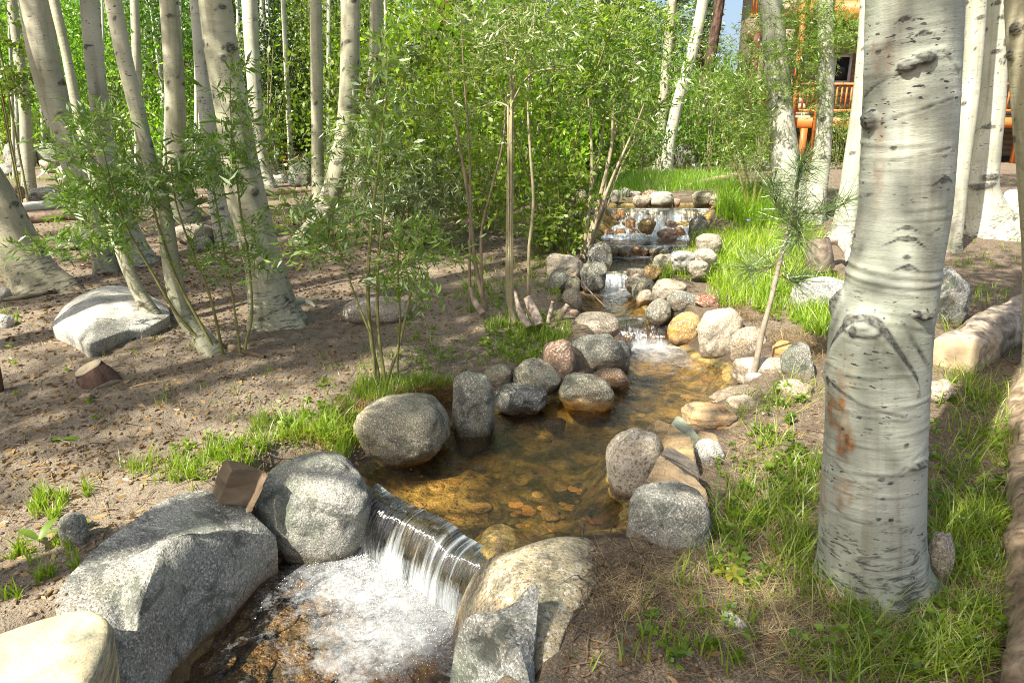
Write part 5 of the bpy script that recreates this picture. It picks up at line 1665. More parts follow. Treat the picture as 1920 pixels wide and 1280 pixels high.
log("bleached white root arching right of the weathered grey stump", [(1550, 452), (1572, 450), (1588, 470), (1592, 492)], [16, 20, 16, 12], color=(1.6, 1.55, 1.5), name="root_piece", cat="driftwood", zs=[.62, .62, .54, .45], cut=False)
log("straw-coloured fallen trunk lying in the vivid grass above the waterfall", [(1290, 352), (1330, 344), (1380, 336)], [10, 14, 14], color=(1.3, 1.15, .85))
for lb, a, z, w in [
    ("grey dead stub curling beside the tall pale shrub stem", [(992, 612), (975, 585), (966, 548)], [.27, .36, .48], [13, 12, 7]),
    ("broad weathered grey stub with a split top near the water", [(1010, 610), (998, 580), (988, 558)], [.26, .36, .44], [20, 19, 17]),
    ("thin upright dead stub between the broad stub and the water", [(1028, 606), (1032, 586), (1036, 566)], [.26, .33, .41], [8, 8, 6]),
    ("pale stub leaning towards the water", [(1046, 598), (1056, 584), (1064, 572)], [.24, .30, .35], [11, 11, 9]),
    ("bleached stub at the foot of the dark thin stems", [(905, 588), (890, 565), (882, 540)], [.28, .36, .46], [12, 10, 7])]:
    log(lb, a, w, name="dead_stub", cat="stub", color=(1.0, .93, .9), zs=z, segs=10, n=12, knob=.2)
log("thin bent dead twig hanging over the riffle", [(1062, 515), (1075, 514), (1105, 545), (1135, 575)], [2.5, 3, 2.5, 2], name="twig", cat="twig", color=(1.2, 1.1, .9), zs=[.46, .47, .36, .26], segs=5, n=14, cut=False)
for lb, a, w in [
    ("thin curved twig lying on the soil right of the split stump", [(245, 725), (270, 722), (300, 716)], [2.4, 2.4, 1.6]),
    ("pair of pale dry straws at the foot of the huge aspen, longer one", [(1615, 1068), (1650, 1100), (1690, 1112), (1740, 1118)], [4, 4, 4, 3]),
    ("short crossing straw at the foot of the huge aspen", [(1622, 1070), (1640, 1110), (1660, 1160)], [3.5, 3.5, 3]),
    ("reddish pine needle straws lying by the right log", [(1870, 1135), (1930, 1165)], [3, 3])]:
    log(lb, a, w, name="twig", cat="twig", color=(1.3, 1.0, .75), mat=M_TWIG, segs=5, n=10, cut=False, lift=1.5)

# roots and fibres hanging round the golden-tan boulder
_rp = []
_r = np.random.default_rng(44)
for k in range(90):
    x, y = _r.normal(1120, 55), _r.normal(1085, 45)
    g = ground_at(x, y); d = rand_unit(1, _r)[0] * np.array([1, 1, .35])
    q = cat_rom([g + (0, 0, .02), g + d * .05 + (0, 0, .045), g + d * .11 + (0, 0, .02), g + d * .17 + (0, 0, -.005)], 7)
    _rp.append(tube(q, np.linspace(.0035, .001, 7) * _r.uniform(.5, 1.2), 4, (0, 0, 1))[:2])
V, F = join(_rp)
tag(put("root_fibre", V, F, M_TWIG, V.mean(0), color=(.32, .25, .2)), "tangle of dark root fibres behind the golden-tan boulder", "roots", kind="stuff")
# ------------------------------------------------------------------ willow shrubs built stem by stem
def shrub(label, stems, clumps, mat_l, Y=None, name="willow_shrub", leaf=(.062, .011), per_m=26, f0=.35, seed=1, stem_w=1.0, depth_sp=.35, stem_mat=None, stem_col=(1, 1, 1), leaf_col=(1, 1, 1), tw=.20, nleaf=9, cat="shrub", dens=2.2):
    r_ = np.random.default_rng(seed)
    g = ground_at(*stems[0][0][:2])
    Y0 = float(g[1]) if Y is None else Y
    base = atY(*stems[0][0][:2], Y0)
    base[2] = float(H(np.array([base[0]]), np.array([base[1]]), False)[0])
    root = empty(name, base)
    tag(root, label, cat)
    twigs, lv_c, lv_d = [], [], []
    for st in stems:
        k = r_.uniform(-1, 1) * depth_sp
        n = len(st)
        P = []
        for i, q in enumerate(st):
            w = q[2] if len(q) > 2 else 6 * (1 - .6 * i / (n - 1))
            p = atY(q[0], q[1], Y0 + k * i / (n - 1))
            P.append([*p, .5 * w * stem_w * depth_of(p) / FPX])
        P = cat_rom(P, 26)
        P[0, 2] = min(P[0, 2], float(H(P[:1, 0], P[:1, 1], False)[0]) - .02)
        V, F, N, th, s, rr = tube(P[:, :3], P[:, 3], 7, (0, -1, 0))
        put("stem", V, F, stem_mat or M_STEM, base, root, stem_col)
        L = s[-1]
        for t in np.arange(f0, 1.0, 1 / max(per_m * L * .5, 1)):
            i = int(t * 25); p = P[i, :3]
            d = rand_unit(1, r_)[0]; d[2] = abs(d[2]) * .8 + .1
            lv_add(p, d, tw * r_.uniform(.6, 1.3) * (1.15 - .5 * t), twigs, lv_c, lv_d, r_, nleaf)
    for (cx, cy, rx, ry, n) in clumps:
        for _ in range(int(n * dens)):
            a = r_.uniform(0, 6.28); q = math.sqrt(r_.random())
            p = atY(cx + rx * q * math.cos(a), cy + ry * q * math.sin(a), Y0 + r_.normal() * depth_sp * .6)
            d = rand_unit(1, r_)[0]; d[2] = d[2] * .6 + .35
            lv_add(p, d, tw * r_.uniform(.7, 1.4), twigs, lv_c, lv_d, r_, nleaf)
    if twigs:
        V, F = join(twigs)
        o = put("twig", V, F, stem_mat or M_STEM, base, root, stem_col); o["kind"] = "stuff"
    if lv_c:
        V, F = leaves(np.array(lv_c), leaf[0], leaf[1], r_, False, np.array(lv_d))
        o = put("foliage", V, F, mat_l, base, root, leaf_col); o["kind"] = "stuff"
    return root


def lv_add(p, d, L, twigs, lc, ld, r_, nleaf):
    d = d / np.linalg.norm(d)
    e = p + d * L
    m = (p + e) / 2 + r_.normal(size=3) * L * .06
    twigs.append(tube(np.array([p, m, e]), np.array([.0022, .0016, .0008]), 3, (0, -1, .2))[:2])
    for k in range(nleaf):
        t = (k + .6) / nleaf
        q = p + (e - p) * t
        s = rand_unit(1, r_)[0]; s = s - d * (s @ d); s /= np.linalg.norm(s)
        v = d * .75 + s * .75; v[2] -= .12
        lc.append(q + v * .028); ld.append(v)


shrub("willow shrub with upright green stems beside the foot of the curved slim aspen",
      [[(404, 664, 7), (340, 600, 6), (285, 510, 5), (235, 420, 4), (205, 330, 3), (185, 235, 2)],
       [(407, 664, 7), (372, 600, 6), (330, 520, 5), (296, 420, 4), (270, 330, 3), (232, 250, 2)],
       [(418, 662, 6), (395, 560, 5), (360, 470, 4), (330, 380, 3), (320, 300, 2)],
       [(448, 642, 5), (438, 570, 4), (420, 470, 4), (405, 380, 3), (388, 300, 2)],
       [(456, 650, 6), (472, 598, 5), (468, 500, 4), (452, 400, 4), (440, 300, 3), (432, 200, 2), (434, 100, 2)]],
      [(190, 300, 55, 90, 34), (215, 380, 75, 55, 44), (140, 260, 30, 50, 7), (110, 462, 55, 22, 16), (205, 440, 40, 30, 14), (300, 340, 50, 45, 22), (350, 300, 40, 50, 12), (430, 290, 55, 60, 30), (440, 180, 26, 60, 9), (395, 345, 40, 30, 14), (385, 500, 40, 28, 9), (465, 495, 34, 26, 9), (470, 440, 30, 20, 5), (140, 380, 25, 25, 8)],
      M_LEAF_W, seed=3, f0=.55, per_m=10, leaf=(.07, .013), tw=.17, leaf_col=(.92, 1.0, .95))
shrub("slim willow with yellow-green stems rising from the grass edge left of the pool",
      [[(712, 716, 9), (697, 640, 8), (690, 540, 7), (696, 430, 6), (708, 320, 5), (722, 200, 3), (728, 90, 2)],
       [(722, 716, 7), (710, 620, 6), (708, 520, 5), (716, 430, 4), (722, 330, 3)],
       [(726, 712, 6), (750, 640, 6), (768, 560, 5), (782, 510, 3)],
       [(700, 640, 5), (668, 560, 4), (640, 480, 3), (620, 420, 2)],
       [(745, 690, 4), (750, 600, 4), (746, 500, 3), (752, 430, 2)]],
      [(740, 520, 40, 40, 12), (790, 470, 70, 40, 18), (600, 470, 36, 34, 12), (640, 430, 40, 40, 12), (710, 280, 40, 80, 14), (800, 550, 30, 16, 5), (715, 130, 30, 70, 8), (560, 400, 30, 50, 9)],
      M_LEAF_W, seed=4, f0=.5, per_m=9, leaf=(.06, .014), tw=.15, leaf_col=(1.0, 1.05, .9))
shrub("silvery grey-green willow mass right of the bent aspen",
      [[(742, 470, 6), (735, 380, 5), (720, 280, 4), (700, 180, 3)], [(748, 470, 6), (770, 380, 5), (790, 290, 4), (800, 200, 3)], [(752, 470, 5), (800, 400, 4), (840, 330, 3), (860, 260, 2)], [(738, 470, 5), (690, 400, 4), (660, 320, 3), (650, 250, 2)], [(745, 470, 5), (760, 340, 4), (752, 200, 3), (750, 80, 2)]],
      [(740, 400, 90, 50, 70), (800, 400, 70, 50, 50), (690, 330, 60, 60, 34), (770, 320, 60, 50, 34), (700, 240, 60, 60, 22), (840, 350, 50, 50, 26), (640, 300, 30, 60, 10), (560, 330, 30, 40, 8), (650, 420, 50, 30, 14), (730, 150, 50, 60, 14)],
      M_LEAF_G, seed=5, f0=.4, per_m=8, leaf=(.085, .014), tw=.24, nleaf=10)
shrub("dark thin leaning stems with a bleached foot left of the tall pale shrub",
      [[(912, 585, 9), (892, 500, 8), (884, 420, 7), (872, 330, 6), (856, 240, 5), (848, 160, 3)], [(905, 560, 6), (902, 480, 6), (905, 420, 5), (928, 330, 4), (944, 260, 4), (950, 160, 3)],
       [(880, 520, 5), (882, 400, 5), (880, 280, 4), (870, 140, 3), (864, 20, 2)]],
      [(880, 100, 60, 80, 22), (860, 230, 50, 50, 12)], M_LEAF_W, seed=6, f0=.75, per_m=6, stem_mat=M_TWIG, stem_col=(.75, .65, .55), tw=.2)
shrub("tall pale single-stemmed shrub forking high above its mossy foot",
      [[(968, 606, 12), (954, 560, 11), (953, 470, 10), (954, 380, 10), (955, 300, 9), (958, 230, 9), (962, 165, 7)],
       [(960, 170, 5), (966, 110, 5), (985, 40, 4), (998, -30, 3)], [(960, 170, 5), (950, 100, 4), (944, 20, 3), (940, -30, 3)], [(957, 200, 4), (985, 150, 4), (1015, 132, 3), (1062, 130, 2)],
       [(955, 200, 4), (930, 192, 3), (905, 200, 3), (888, 205, 2)], [(990, 480, 6), (1000, 380, 6), (994, 280, 5), (990, 180, 4), (1000, 60, 3), (1006, -30, 2)]],
      [(970, 60, 60, 70, 30), (1040, 60, 50, 70, 24), (930, 90, 50, 60, 14)], M_LEAF_W, seed=7, f0=.6, per_m=7, stem_mat=M_TWIG, stem_col=(.95, .95, .7), leaf=(.065, .012))
shrub("bare-footed multi-stem shrub fanning up left of the far waterfall",
      [[(1094, 482, 12), (1112, 420, 10), (1130, 350, 8), (1146, 280, 6), (1150, 210, 5), (1160, 120, 3)], [(1096, 482, 9), (1120, 410, 8), (1150, 330, 6), (1190, 240, 4), (1210, 190, 3)],
       [(1092, 482, 8), (1104, 400, 7), (1110, 300, 6), (1104, 200, 4), (1100, 100, 3)], [(1098, 482, 8), (1128, 400, 7), (1140, 300, 5), (1168, 200, 4), (1200, 90, 3), (1230, 10, 2)],
       [(1090, 480, 7), (1098, 400, 6), (1122, 300, 5), (1136, 180, 4), (1130, 60, 3), (1124, -20, 2)], [(1100, 478, 5), (1140, 380, 4), (1176, 290, 3), (1262, 160, 2)]],
      [(1150, 110, 70, 70, 50), (1230, 100, 60, 70, 30), (1180, 190, 60, 40, 22), (1110, 180, 40, 60, 22), (1060, 110, 40, 60, 20), (1270, 150, 30, 40, 8)],
      M_LEAF_W, seed=8, f0=.55, per_m=9, stem_mat=M_TWIG, stem_col=(1.05, 1.0, .85), tw=.26, leaf=(.085, .015), leaf_col=(1.0, 1.1, .8))
shrub("airy narrow-leaved willow in front of the lodge and its white aspens",
      [[(1404, 412, 5), (1392, 350, 5), (1372, 290, 4), (1350, 230, 3), (1340, 150, 2)], [(1408, 412, 6), (1418, 340, 6), (1440, 270, 5), (1480, 180, 5), (1510, 90, 4), (1530, 20, 2)],
       [(1402, 408, 5), (1400, 330, 4), (1385, 250, 3), (1400, 160, 3), (1410, 90, 2)], [(1412, 412, 5), (1440, 330, 4), (1500, 300, 3), (1560, 250, 2), (1600, 215, 2)], [(1476, 300, 5), (1480, 220, 4), (1490, 160, 3), (1500, 80, 2)]],
      [(1400, 210, 55, 60, 56), (1480, 130, 60, 55, 60), (1540, 70, 60, 50, 46), (1520, 20, 60, 30, 34), (1600, 60, 30, 40, 14), (1440, 60, 40, 50, 22), (1380, 120, 30, 50, 14), (1575, 225, 30, 25, 12), (1520, 190, 40, 24, 14), (1400, 290, 50, 25, 12), (1330, 180, 30, 50, 12)],
      M_LEAF_W, seed=9, dens=4.2, f0=.5, per_m=8, tw=.16, leaf=(.058, .009), leaf_col=(1.05, 1.1, .8), nleaf=11)
shrub("grey-leaved low willow beside the little path of water at the lodge side",
      [[(1395, 330, 3), (1390, 310, 3), (1380, 290, 2)], [(1400, 332, 3), (1412, 312, 3), (1425, 300, 2)]], [(1400, 308, 34, 16, 26)], M_LEAF_G, seed=10, tw=.15, leaf=(.05, .012))
shrub("leafy young cottonwood with round leaves left of the bare-footed shrub",
      [[(1060, 475, 4), (1050, 400, 4), (1046, 330, 3), (1050, 270, 2)], [(1064, 475, 4), (1078, 400, 3), (1076, 320, 3), (1080, 260, 2)], [(1056, 475, 4), (1030, 420, 3), (1010, 360, 2)]],
      [(1060, 420, 45, 55, 50), (1020, 440, 35, 40, 26), (1090, 360, 25, 50, 20), (1050, 340, 40, 40, 22)], M_LEAF_S, seed=12, tw=.2, leaf=(.055, .035), nleaf=7)

shrub("tall bright-leaved willow whose leaf clumps hang over the top of the middle thicket",
      [[(1030, 470, 6), (1026, 360, 5), (1030, 240, 4), (1040, 120, 4), (1060, 20, 3), (1070, -40, 2)], [(1034, 470, 5), (1060, 350, 4), (1090, 220, 3), (1130, 100, 3), (1170, 0, 2)], [(1026, 470, 5), (1000, 360, 4), (960, 240, 4), (920, 120, 3), (880, 20, 2)]],
      [(960, 60, 90, 60, 60), (1080, 50, 90, 60, 60), (1180, 60, 80, 60, 50), (900, 150, 60, 50, 30), (1010, 160, 80, 50, 36), (1120, 160, 60, 50, 26), (840, 60, 60, 60, 24), (1000, 250, 80, 50, 24), (880, 260, 60, 60, 22)],
      M_LEAF_S, seed=21, tw=.2, leaf=(.075, .02), nleaf=8, dens=1.5, depth_sp=.7, leaf_col=(1.1, 1.1, .9))
shrub("round-leaved green bush filling the middle thicket behind the silvery willow",
      [[(800, 440, 5), (790, 340, 4), (780, 240, 3)], [(806, 440, 5), (850, 350, 4), (880, 260, 3)], [(796, 440, 5), (740, 340, 4), (700, 250, 3)], [(810, 440, 5), (820, 300, 4), (815, 160, 3)]],
      [(800, 280, 90, 80, 90), (880, 330, 70, 70, 60), (720, 260, 60, 70, 40), (940, 360, 50, 60, 40), (860, 400, 70, 34, 30), (820, 180, 70, 60, 40)],
      M_LEAF_S, seed=22, Y=7.6, tw=.24, leaf=(.07, .042), nleaf=7, dens=.75, depth_sp=.6, leaf_col=(1.2, 1.15, .9), name="leafy_shrub")
shrub("leafy twigs hanging in from the top edge before the far left aspens",
      [[(0, 190, 3), (30, 160, 3), (60, 150, 2)], [(-10, 60, 4), (40, 90, 3), (90, 100, 2)], [(-10, 120, 3), (20, 140, 3), (50, 200, 2)]],
      [(20, 130, 40, 70, 30), (70, 200, 30, 40, 14), (40, 60, 40, 40, 18)], M_LEAF_A, seed=23, Y=9.5, tw=.25, leaf=(.055, .045), nleaf=7, dens=1.3, name="aspen_sapling")

# ------------------------------------------------------------------ pine sapling
def pine_sapling():
    Y0 = float(at(1410, 722, .12)[1])
    tr = px_path([(1408, 726, 13), (1418, 680, 12), (1430, 620, 11), (1446, 560, 10), (1460, 500, 9), (1472, 455, 9), (1484, 410, 8), (1492, 370, 7), (1497, 335, 5)], Y0)
    base = tr[0, :3].copy(); base[2] = float(H(base[None, 0], base[None, 1], False)[0])
    root = empty("pine_sapling", base)
    tag(root, "young long-needled pine sapling with a thin crooked grey stem beside the huge aspen", "sapling")
    P = cat_rom(tr, 50); P[0, 2] -= .03
    V, F, N, th, s, r = tube(P[:, :3], P[:, 3], 12, (0, -1, 0))
    V += N * (r * .25 * fbm(V * 30, 2, 2))[:, None]
    put("trunk", V, F, M_TWIG, base, root, (.85, .82, .78))
    r_ = np.random.default_rng(5)
    br = [[(1462, 485), (1440, 505), (1415, 508), (1402, 500)], [(1466, 515), (1485, 528), (1502, 524)], [(1480, 420), (1462, 400), (1450, 360), (1452, 345)], [(1484, 415), (1500, 440), (1494, 456)], [(1490, 400), (1530, 400), (1565, 392), (1588, 376)], [(1494, 350), (1500, 310), (1508, 300)], [(1478, 450), (1492, 430), (1498, 400)]]
    whorls = []
    for k, q in enumerate(br):
        dy = r_.uniform(-.18, .12)
        pts = [[*atY(x, y, Y0 + dy * i / (len(q) - 1)), (.0045 - .0008 * i)] for i, (x, y) in enumerate(q)]
        B = cat_rom(pts, 14)
        V, F = tube(B[:, :3], B[:, 3], 6, (0, 0, 1))[:2]
        put("branch", V, F, M_TWIG, base, root, (.6, .45, .38))
        whorls.append((B[-1, :3], B[-1, :3] - B[-3, :3], B))
    whorls.append((P[-1, :3], np.array([0, 0, 1.]), P[-14:]))
    nv = []
    for tip, d, B in whorls:
        d = d / np.linalg.norm(d)
        for _ in range(150):
            q = B[r_.integers(max(0, len(B) - 11), len(B)), :3]
            v = rand_unit(1, r_)[0] + d * .75; v /= np.linalg.norm(v)
            L = r_.uniform(.12, .24); w = np.cross(v, rand_unit(1, r_)[0]); w = w / np.linalg.norm(w) * .0016
            a = q; b_ = q + v * L * .5 + (0, 0, -.004); c = q + v * L + (0, 0, -.014)
            nv.append([a - w, a + w, b_ + w, b_ - w]); nv.append([b_ - w, b_ + w, c + w * .3, c - w * .3])
    V = np.array(nv).reshape(-1, 3); F = np.arange(len(V)).reshape(-1, 4)
    o = put("needle", V, F, M_NEEDLE, base, root, (1, 1, 1)); o["kind"] = "stuff"


pine_sapling()


# ------------------------------------------------------------------ grass
def blades(G, Ls, r_, width=.0035, curve=.5, lean=.35, nseg=3):
    n = len(G)
    az = r_.uniform(0, 2 * math.pi, n)
    dirh = np.stack([np.cos(az), np.sin(az), 0 * az], -1)
    ln = np.abs(r_.normal(0, lean, n))
    cv = r_.uniform(.2, 1, n) * curve
    side = np.stack([-np.sin(az), np.cos(az), 0 * az], -1)
    rt = r_.uniform(-1.2, 1.2, n)
    side = side * np.cos(rt)[:, None] + dirh * np.sin(rt)[:, None]
    w = width * r_.uniform(.6, 1.3, n)
    rows = []
    for k in range(nseg + 1):
        t = k / nseg
        h = Ls * t * (1 - .35 * cv * t * t)
        x = Ls * (ln * t + cv * t * t * .8)
        c = G + dirh * x[:, None] + np.stack([0 * h, 0 * h, h * np.cos(np.minimum(ln, 1.2) * .6)], -1)
        ww = (w * (1 - .9 * t ** 1.6))[:, None] * side
        rows.append(np.stack([c - ww, c + ww], 1))
    A = np.stack(rows, 1)            # n, nseg+1, 2, 3
    m = 2 * (nseg + 1)
    V = A.reshape(n, m, 3)
    f = np.array([[2 * k, 2 * k + 1, 2 * k + 3, 2 * k + 2] for k in range(nseg)])
    F = (np.arange(n)[:, None, None] * m + f[None]).reshape(-1, 4)
    return V.reshape(-1, 3), F


def grass(label, zones, L, mat=None, color=(1, 1, 1), width=.003, seed=1, per=9, spread=.018, lean=.28, curve=.45, name="grass", cat="grass", clear=.02):
    r_ = np.random.default_rng(seed)
    Gs, Ls = [], []
    for (cx, cy, rx, ry, n) in zones:
        a = r_.uniform(0, 6.28, n); q = np.sqrt(r_.random(n))
        x = cx + rx * q * np.cos(a); y = cy + ry * q * np.sin(a)
        g = ground_at(x, y)
        sdv = poly_sd(g[:, 0], g[:, 1], STREAM)
        g = g[(sdv > clear) & (g[:, 1] > .3)]
        k = r_.integers(max(2, per // 2), per + 3, len(g))
        G = np.repeat(g, k, 0) + r_.normal(size=(k.sum(), 3)) * np.array([spread, spread, 0])
        tl = np.repeat(r_.uniform(.55, 1.25, len(g)), k) * r_.uniform(.5, 1.1, k.sum())
        G[:, 2] = H(G[:, 0], G[:, 1]) - .004
        Gs.append(G); Ls.append(L * tl)
    G = np.vstack(Gs); Ls = np.concatenate(Ls)
    V, F = blades(G, Ls, r_, width, curve, lean)
    c = G.mean(0)
    tag(put(name, V, F, mat or M_GRASS, c, color=color), label, cat, kind="stuff")


grass("bright green grass fringe along the top of the left bank behind the boulders", [(330, 880, 100, 26, 60), (440, 850, 60, 24, 70), (560, 812, 95, 34, 170), (640, 800, 45, 50, 80), (720, 735, 60, 24, 130), (800, 722, 50, 14, 70), (620, 860, 40, 30, 40)], .105, seed=1, color=(1.1, 1.1, .9), width=.0024, per=7, spread=.012, lean=.35)
grass("sparse green grass sprouting round the slim willow stems", [(720, 700, 50, 30, 30), (800, 650, 90, 40, 36), (860, 680, 100, 30, 34), (700, 640, 60, 60, 10), (470, 740, 200, 60, 22), (640, 700, 80, 40, 16), (250, 650, 120, 20, 5)], .065, seed=2, width=.0025, per=6)
grass("lush green grass and moss at the stubs near the round tan boulder", [(985, 655, 60, 34, 90), (970, 610, 60, 20, 70), (900, 560, 50, 30, 34), (930, 520, 70, 34, 40), (1030, 500, 40, 60, 70), (1040, 620, 30, 30, 50), (870, 500, 50, 20, 10)], .10, seed=3, width=.003)
grass("tufts of grass on the dark soil left of the huge flat boulder", [(92, 950, 36, 26, 40), (166, 920, 8, 12, 5), (40, 1045, 34, 20, 9), (70, 1085, 12, 12, 4), (95, 1080, 8, 8, 4), (140, 1050, 10, 20, 4), (350, 905, 20, 20, 6), (20, 1120, 20, 12, 3), (16, 600, 20, 14, 12), (120, 1020, 20, 10, 5)], .085, seed=4, width=.0032, spread=.008)
grass("brilliant green sunlit grass and horsetails round the pine sapling on the right bank", [(1420, 500, 110, 60, 496), (1500, 560, 90, 40, 208), (1340, 470, 60, 30, 128), (1290, 510, 50, 16, 48), (1540, 610, 40, 22, 88), (1450, 440, 90, 30, 240), (1390, 560, 60, 20, 72), (1300, 455, 40, 14, 32)], .17, seed=5, color=(1.35, 1.35, .9), width=.0032, lean=.4)
grass("vivid green grass bank behind the waterfall pool", [(1230, 345, 120, 18, 416), (1140, 350, 60, 22, 208), (1320, 345, 60, 18, 160), (1180, 330, 70, 10, 128), (1300, 330, 80, 8, 96)], .22, seed=6, color=(.9, 1.15, .5), width=.0032, per=10, spread=.05, lean=.25)
grass("tall vivid green clump behind the bare thin stems right of the waterfall", [(1410, 400, 60, 24, 420), (1460, 400, 50, 20, 220), (1370, 390, 30, 16, 120)], .40, seed=7, color=(1.1, 1.25, .5), width=.003, per=10, spread=.04, lean=.2)
grass("horsetails hanging over the stones at the right end of the low ledge", [(1230, 480, 16, 8, 20), (1268, 478, 20, 10, 26), (1245, 510, 30, 14, 50), (1190, 380, 20, 4, 12)], .13, seed=8, width=.003)
grass("long green grass between the grey granite boulder and the huge aspen", [(1365, 1010, 30, 80, 36), (1480, 960, 48, 90, 67), (1440, 900, 70, 60, 27), (1400, 940, 40, 60, 15), (1520, 900, 20, 60, 18), (1430, 830, 60, 30, 10), (1500, 1060, 40, 50, 27), (1395, 760, 60, 40, 13), (1480, 740, 50, 30, 9)], .15, seed=9, width=.0026, color=(.95, .95, .8), lean=.42, curve=.8, per=6, spread=.03)
grass("tall sunlit grass right of the huge aspen", [(1850, 880, 80, 130, 100), (1810, 720, 60, 60, 48), (1840, 1010, 80, 70, 79), (1790, 1000, 30, 60, 17), (1880, 780, 40, 60, 26), (1780, 640, 30, 50, 26), (1860, 650, 50, 30, 12)], .15, seed=10, width=.0026, color=(1.1, 1.05, .8), lean=.5, curve=.8, per=6, spread=.035)
grass("coarse green grass in the lower right corner below the huge aspen", [(1740, 1200, 160, 80, 84), (1850, 1120, 70, 60, 38), (1620, 1180, 60, 60, 14), (1700, 1270, 150, 40, 38), (1510, 1110, 40, 40, 14), (1490, 1240, 60, 60, 7)], .14, seed=11, width=.0026, color=(1.0, .98, .85), lean=.55, curve=.8, per=6, spread=.035)
grass("few green blades in the bare mud of the lower right bank", [(1250, 1180, 90, 60, 14), (1140, 1240, 60, 30, 6), (1330, 1230, 60, 40, 8), (1380, 1150, 40, 40, 8), (1290, 1100, 40, 30, 10)], .12, seed=12, width=.003, per=4)
grass("dry brown grass overhanging the smooth green-grey boulder", [(790, 745, 60, 16, 90), (830, 740, 30, 20, 70), (680, 775, 50, 22, 50), (600, 830, 60, 20, 30)], .08, M_DRY, (.9, .7, .45), .0022, 13, 12, .02, .9, .9, clear=-.05)
grass("matted straw and dead grass over the mud of the right bank", [(1300, 1130, 180, 90, 93), (1550, 1160, 130, 60, 93), (1430, 1040, 80, 80, 66), (1800, 1080, 110, 90, 93), (1440, 880, 90, 80, 60), (1840, 860, 80, 110, 66), (1700, 1220, 160, 60, 66), (1500, 720, 40, 60, 27), (1170, 1090, 60, 40, 33), (1500, 1240, 120, 40, 33)], .085, M_DRY, (1.2, 1.15, 1.0), .0012, 14, 6, .035, 1.6, 1.0)
grass("dry tan straw and fibres along the stones behind the pine sapling", [(1410, 590, 60, 16, 60), (1490, 640, 50, 20, 70), (1520, 660, 30, 20, 40), (1370, 585, 30, 12, 30)], .07, M_DRY, (.75, .65, .5), .002, 15, 9, .025, 1.3, 1.0)
grass("thin green grass at the foot of the trees on the far left slope", [(60, 330, 60, 16, 30), (20, 330, 20, 20, 30), (560, 400, 60, 30, 40), (640, 440, 60, 20, 20), (470, 440, 40, 30, 16), (1020, 380, 60, 40, 120), (930, 420, 80, 30, 60)], .16, seed=16, width=.004, per=7)
grass("grass and weeds growing round the far stones right of the flared aspen", [(1870, 340, 40, 10, 16), (1820, 480, 60, 30, 16), (1880, 480, 40, 40, 10), (1850, 560, 50, 20, 24)], .11, seed=17, width=.003, per=5)


def weeds_patch(label, zones, seed, L=.03, W=.02, color=(1, 1, 1)):
    r_ = np.random.default_rng(seed)
    cs, ds = [], []
    for (cx, cy, rx, ry, n) in zones:
        a = r_.uniform(0, 6.28, n); q = np.sqrt(r_.random(n))
        g = ground_at(cx + rx * q * np.cos(a), cy + ry * q * np.sin(a))
        g = g[poly_sd(g[:, 0], g[:, 1], STREAM) > .02]
        for p in g:
            m = r_.integers(5, 14); h = r_.uniform(.01, .07)
            az = r_.uniform(0, 6.28, m)
            d = np.stack([np.cos(az), np.sin(az), r_.uniform(-.1, .6, m)], -1)
            cs.append(p + d * L * .6 + np.stack([0 * az, 0 * az, r_.uniform(.2, 1, m) * h], -1)); ds.append(d)
    V, F = leaves(np.vstack(cs), L, W, r_, False, np.vstack(ds))
    tag(put("weeds", V, F, M_LEAF_S, V.mean(0), color=color), label, "weeds", kind="stuff")


weeds_patch("low broad-leaved weeds mixed into the grass of the right bank", [(1430, 900, 110, 90, 60), (1800, 900, 110, 200, 110), (1700, 1200, 200, 80, 80), (1400, 1050, 80, 60, 22), (1480, 760, 60, 40, 26), (1300, 1200, 120, 60, 14)], 41, .028, .018, (.95, 1, .8))
weeds_patch("low leafy weeds and moss along the left bank", [(980, 640, 80, 40, 90), (640, 790, 120, 40, 50), (430, 860, 110, 34, 30), (920, 560, 60, 40, 40), (1040, 520, 40, 50, 40), (200, 690, 200, 120, 12), (800, 640, 120, 60, 20)], 42, .026, .016, (1.1, 1.1, .8))
weeds_patch("feathery green weeds mixed into the sunlit right bank by the cascade", [(1420, 490, 110, 60, 160), (1500, 570, 90, 40, 70), (1310, 480, 60, 30, 60)], 43, .045, .014, (1.2, 1.2, .8))

# small broad-leaved weeds
def weed(label, x, y, n, L, W, up=.5, seed=1, color=(1, 1, 1), mat=None, h=.02, name="seedling"):
    r_ = np.random.default_rng(seed)
    g = ground_at(x, y)
    root = empty(name, g)
    tag(root, label, "plant")
    st = np.array([g - (0, 0, .01), g + (0, 0, h)])
    V, F = tube(st, np.array([.0015, .001]), 5, (0, -1, 0))[:2]
    put("stem", V, F, M_STEM, g, root)
    me = None
    for k in range(n):
        a = 2 * math.pi * k / n + r_.uniform(-.3, .3)
        t = np.linspace(0, 1, 7)
        w = W * np.sin(np.pi * np.clip(t * .93 + .05, 0, 1)) ** .8 * .5
        l = L * r_.uniform(.75, 1.1)
        x_ = l * t * math.cos(up * .8); z_ = l * (math.sin(up) * t - .35 * t * t)
        Vv = []
        for i in range(7):
            for s in (-1, 0, 1):
                Vv.append((x_[i], s * w[i], z_[i] + abs(s) * w[i] * .3))
        Vv = np.array(Vv)
        c, s_ = math.cos(a), math.sin(a)
        Vv = Vv @ np.array([[c, s_, 0], [-s_, c, 0], [0, 0, 1]]) + g + (0, 0, h)
        F = np.array([[i * 3 + j, i * 3 + j + 1, i * 3 + j + 4, i * 3 + j + 3] for i in range(6) for j in range(2)])
        put("leaf", Vv, F, mat or M_LEAF_S, g, root, color)
    return root


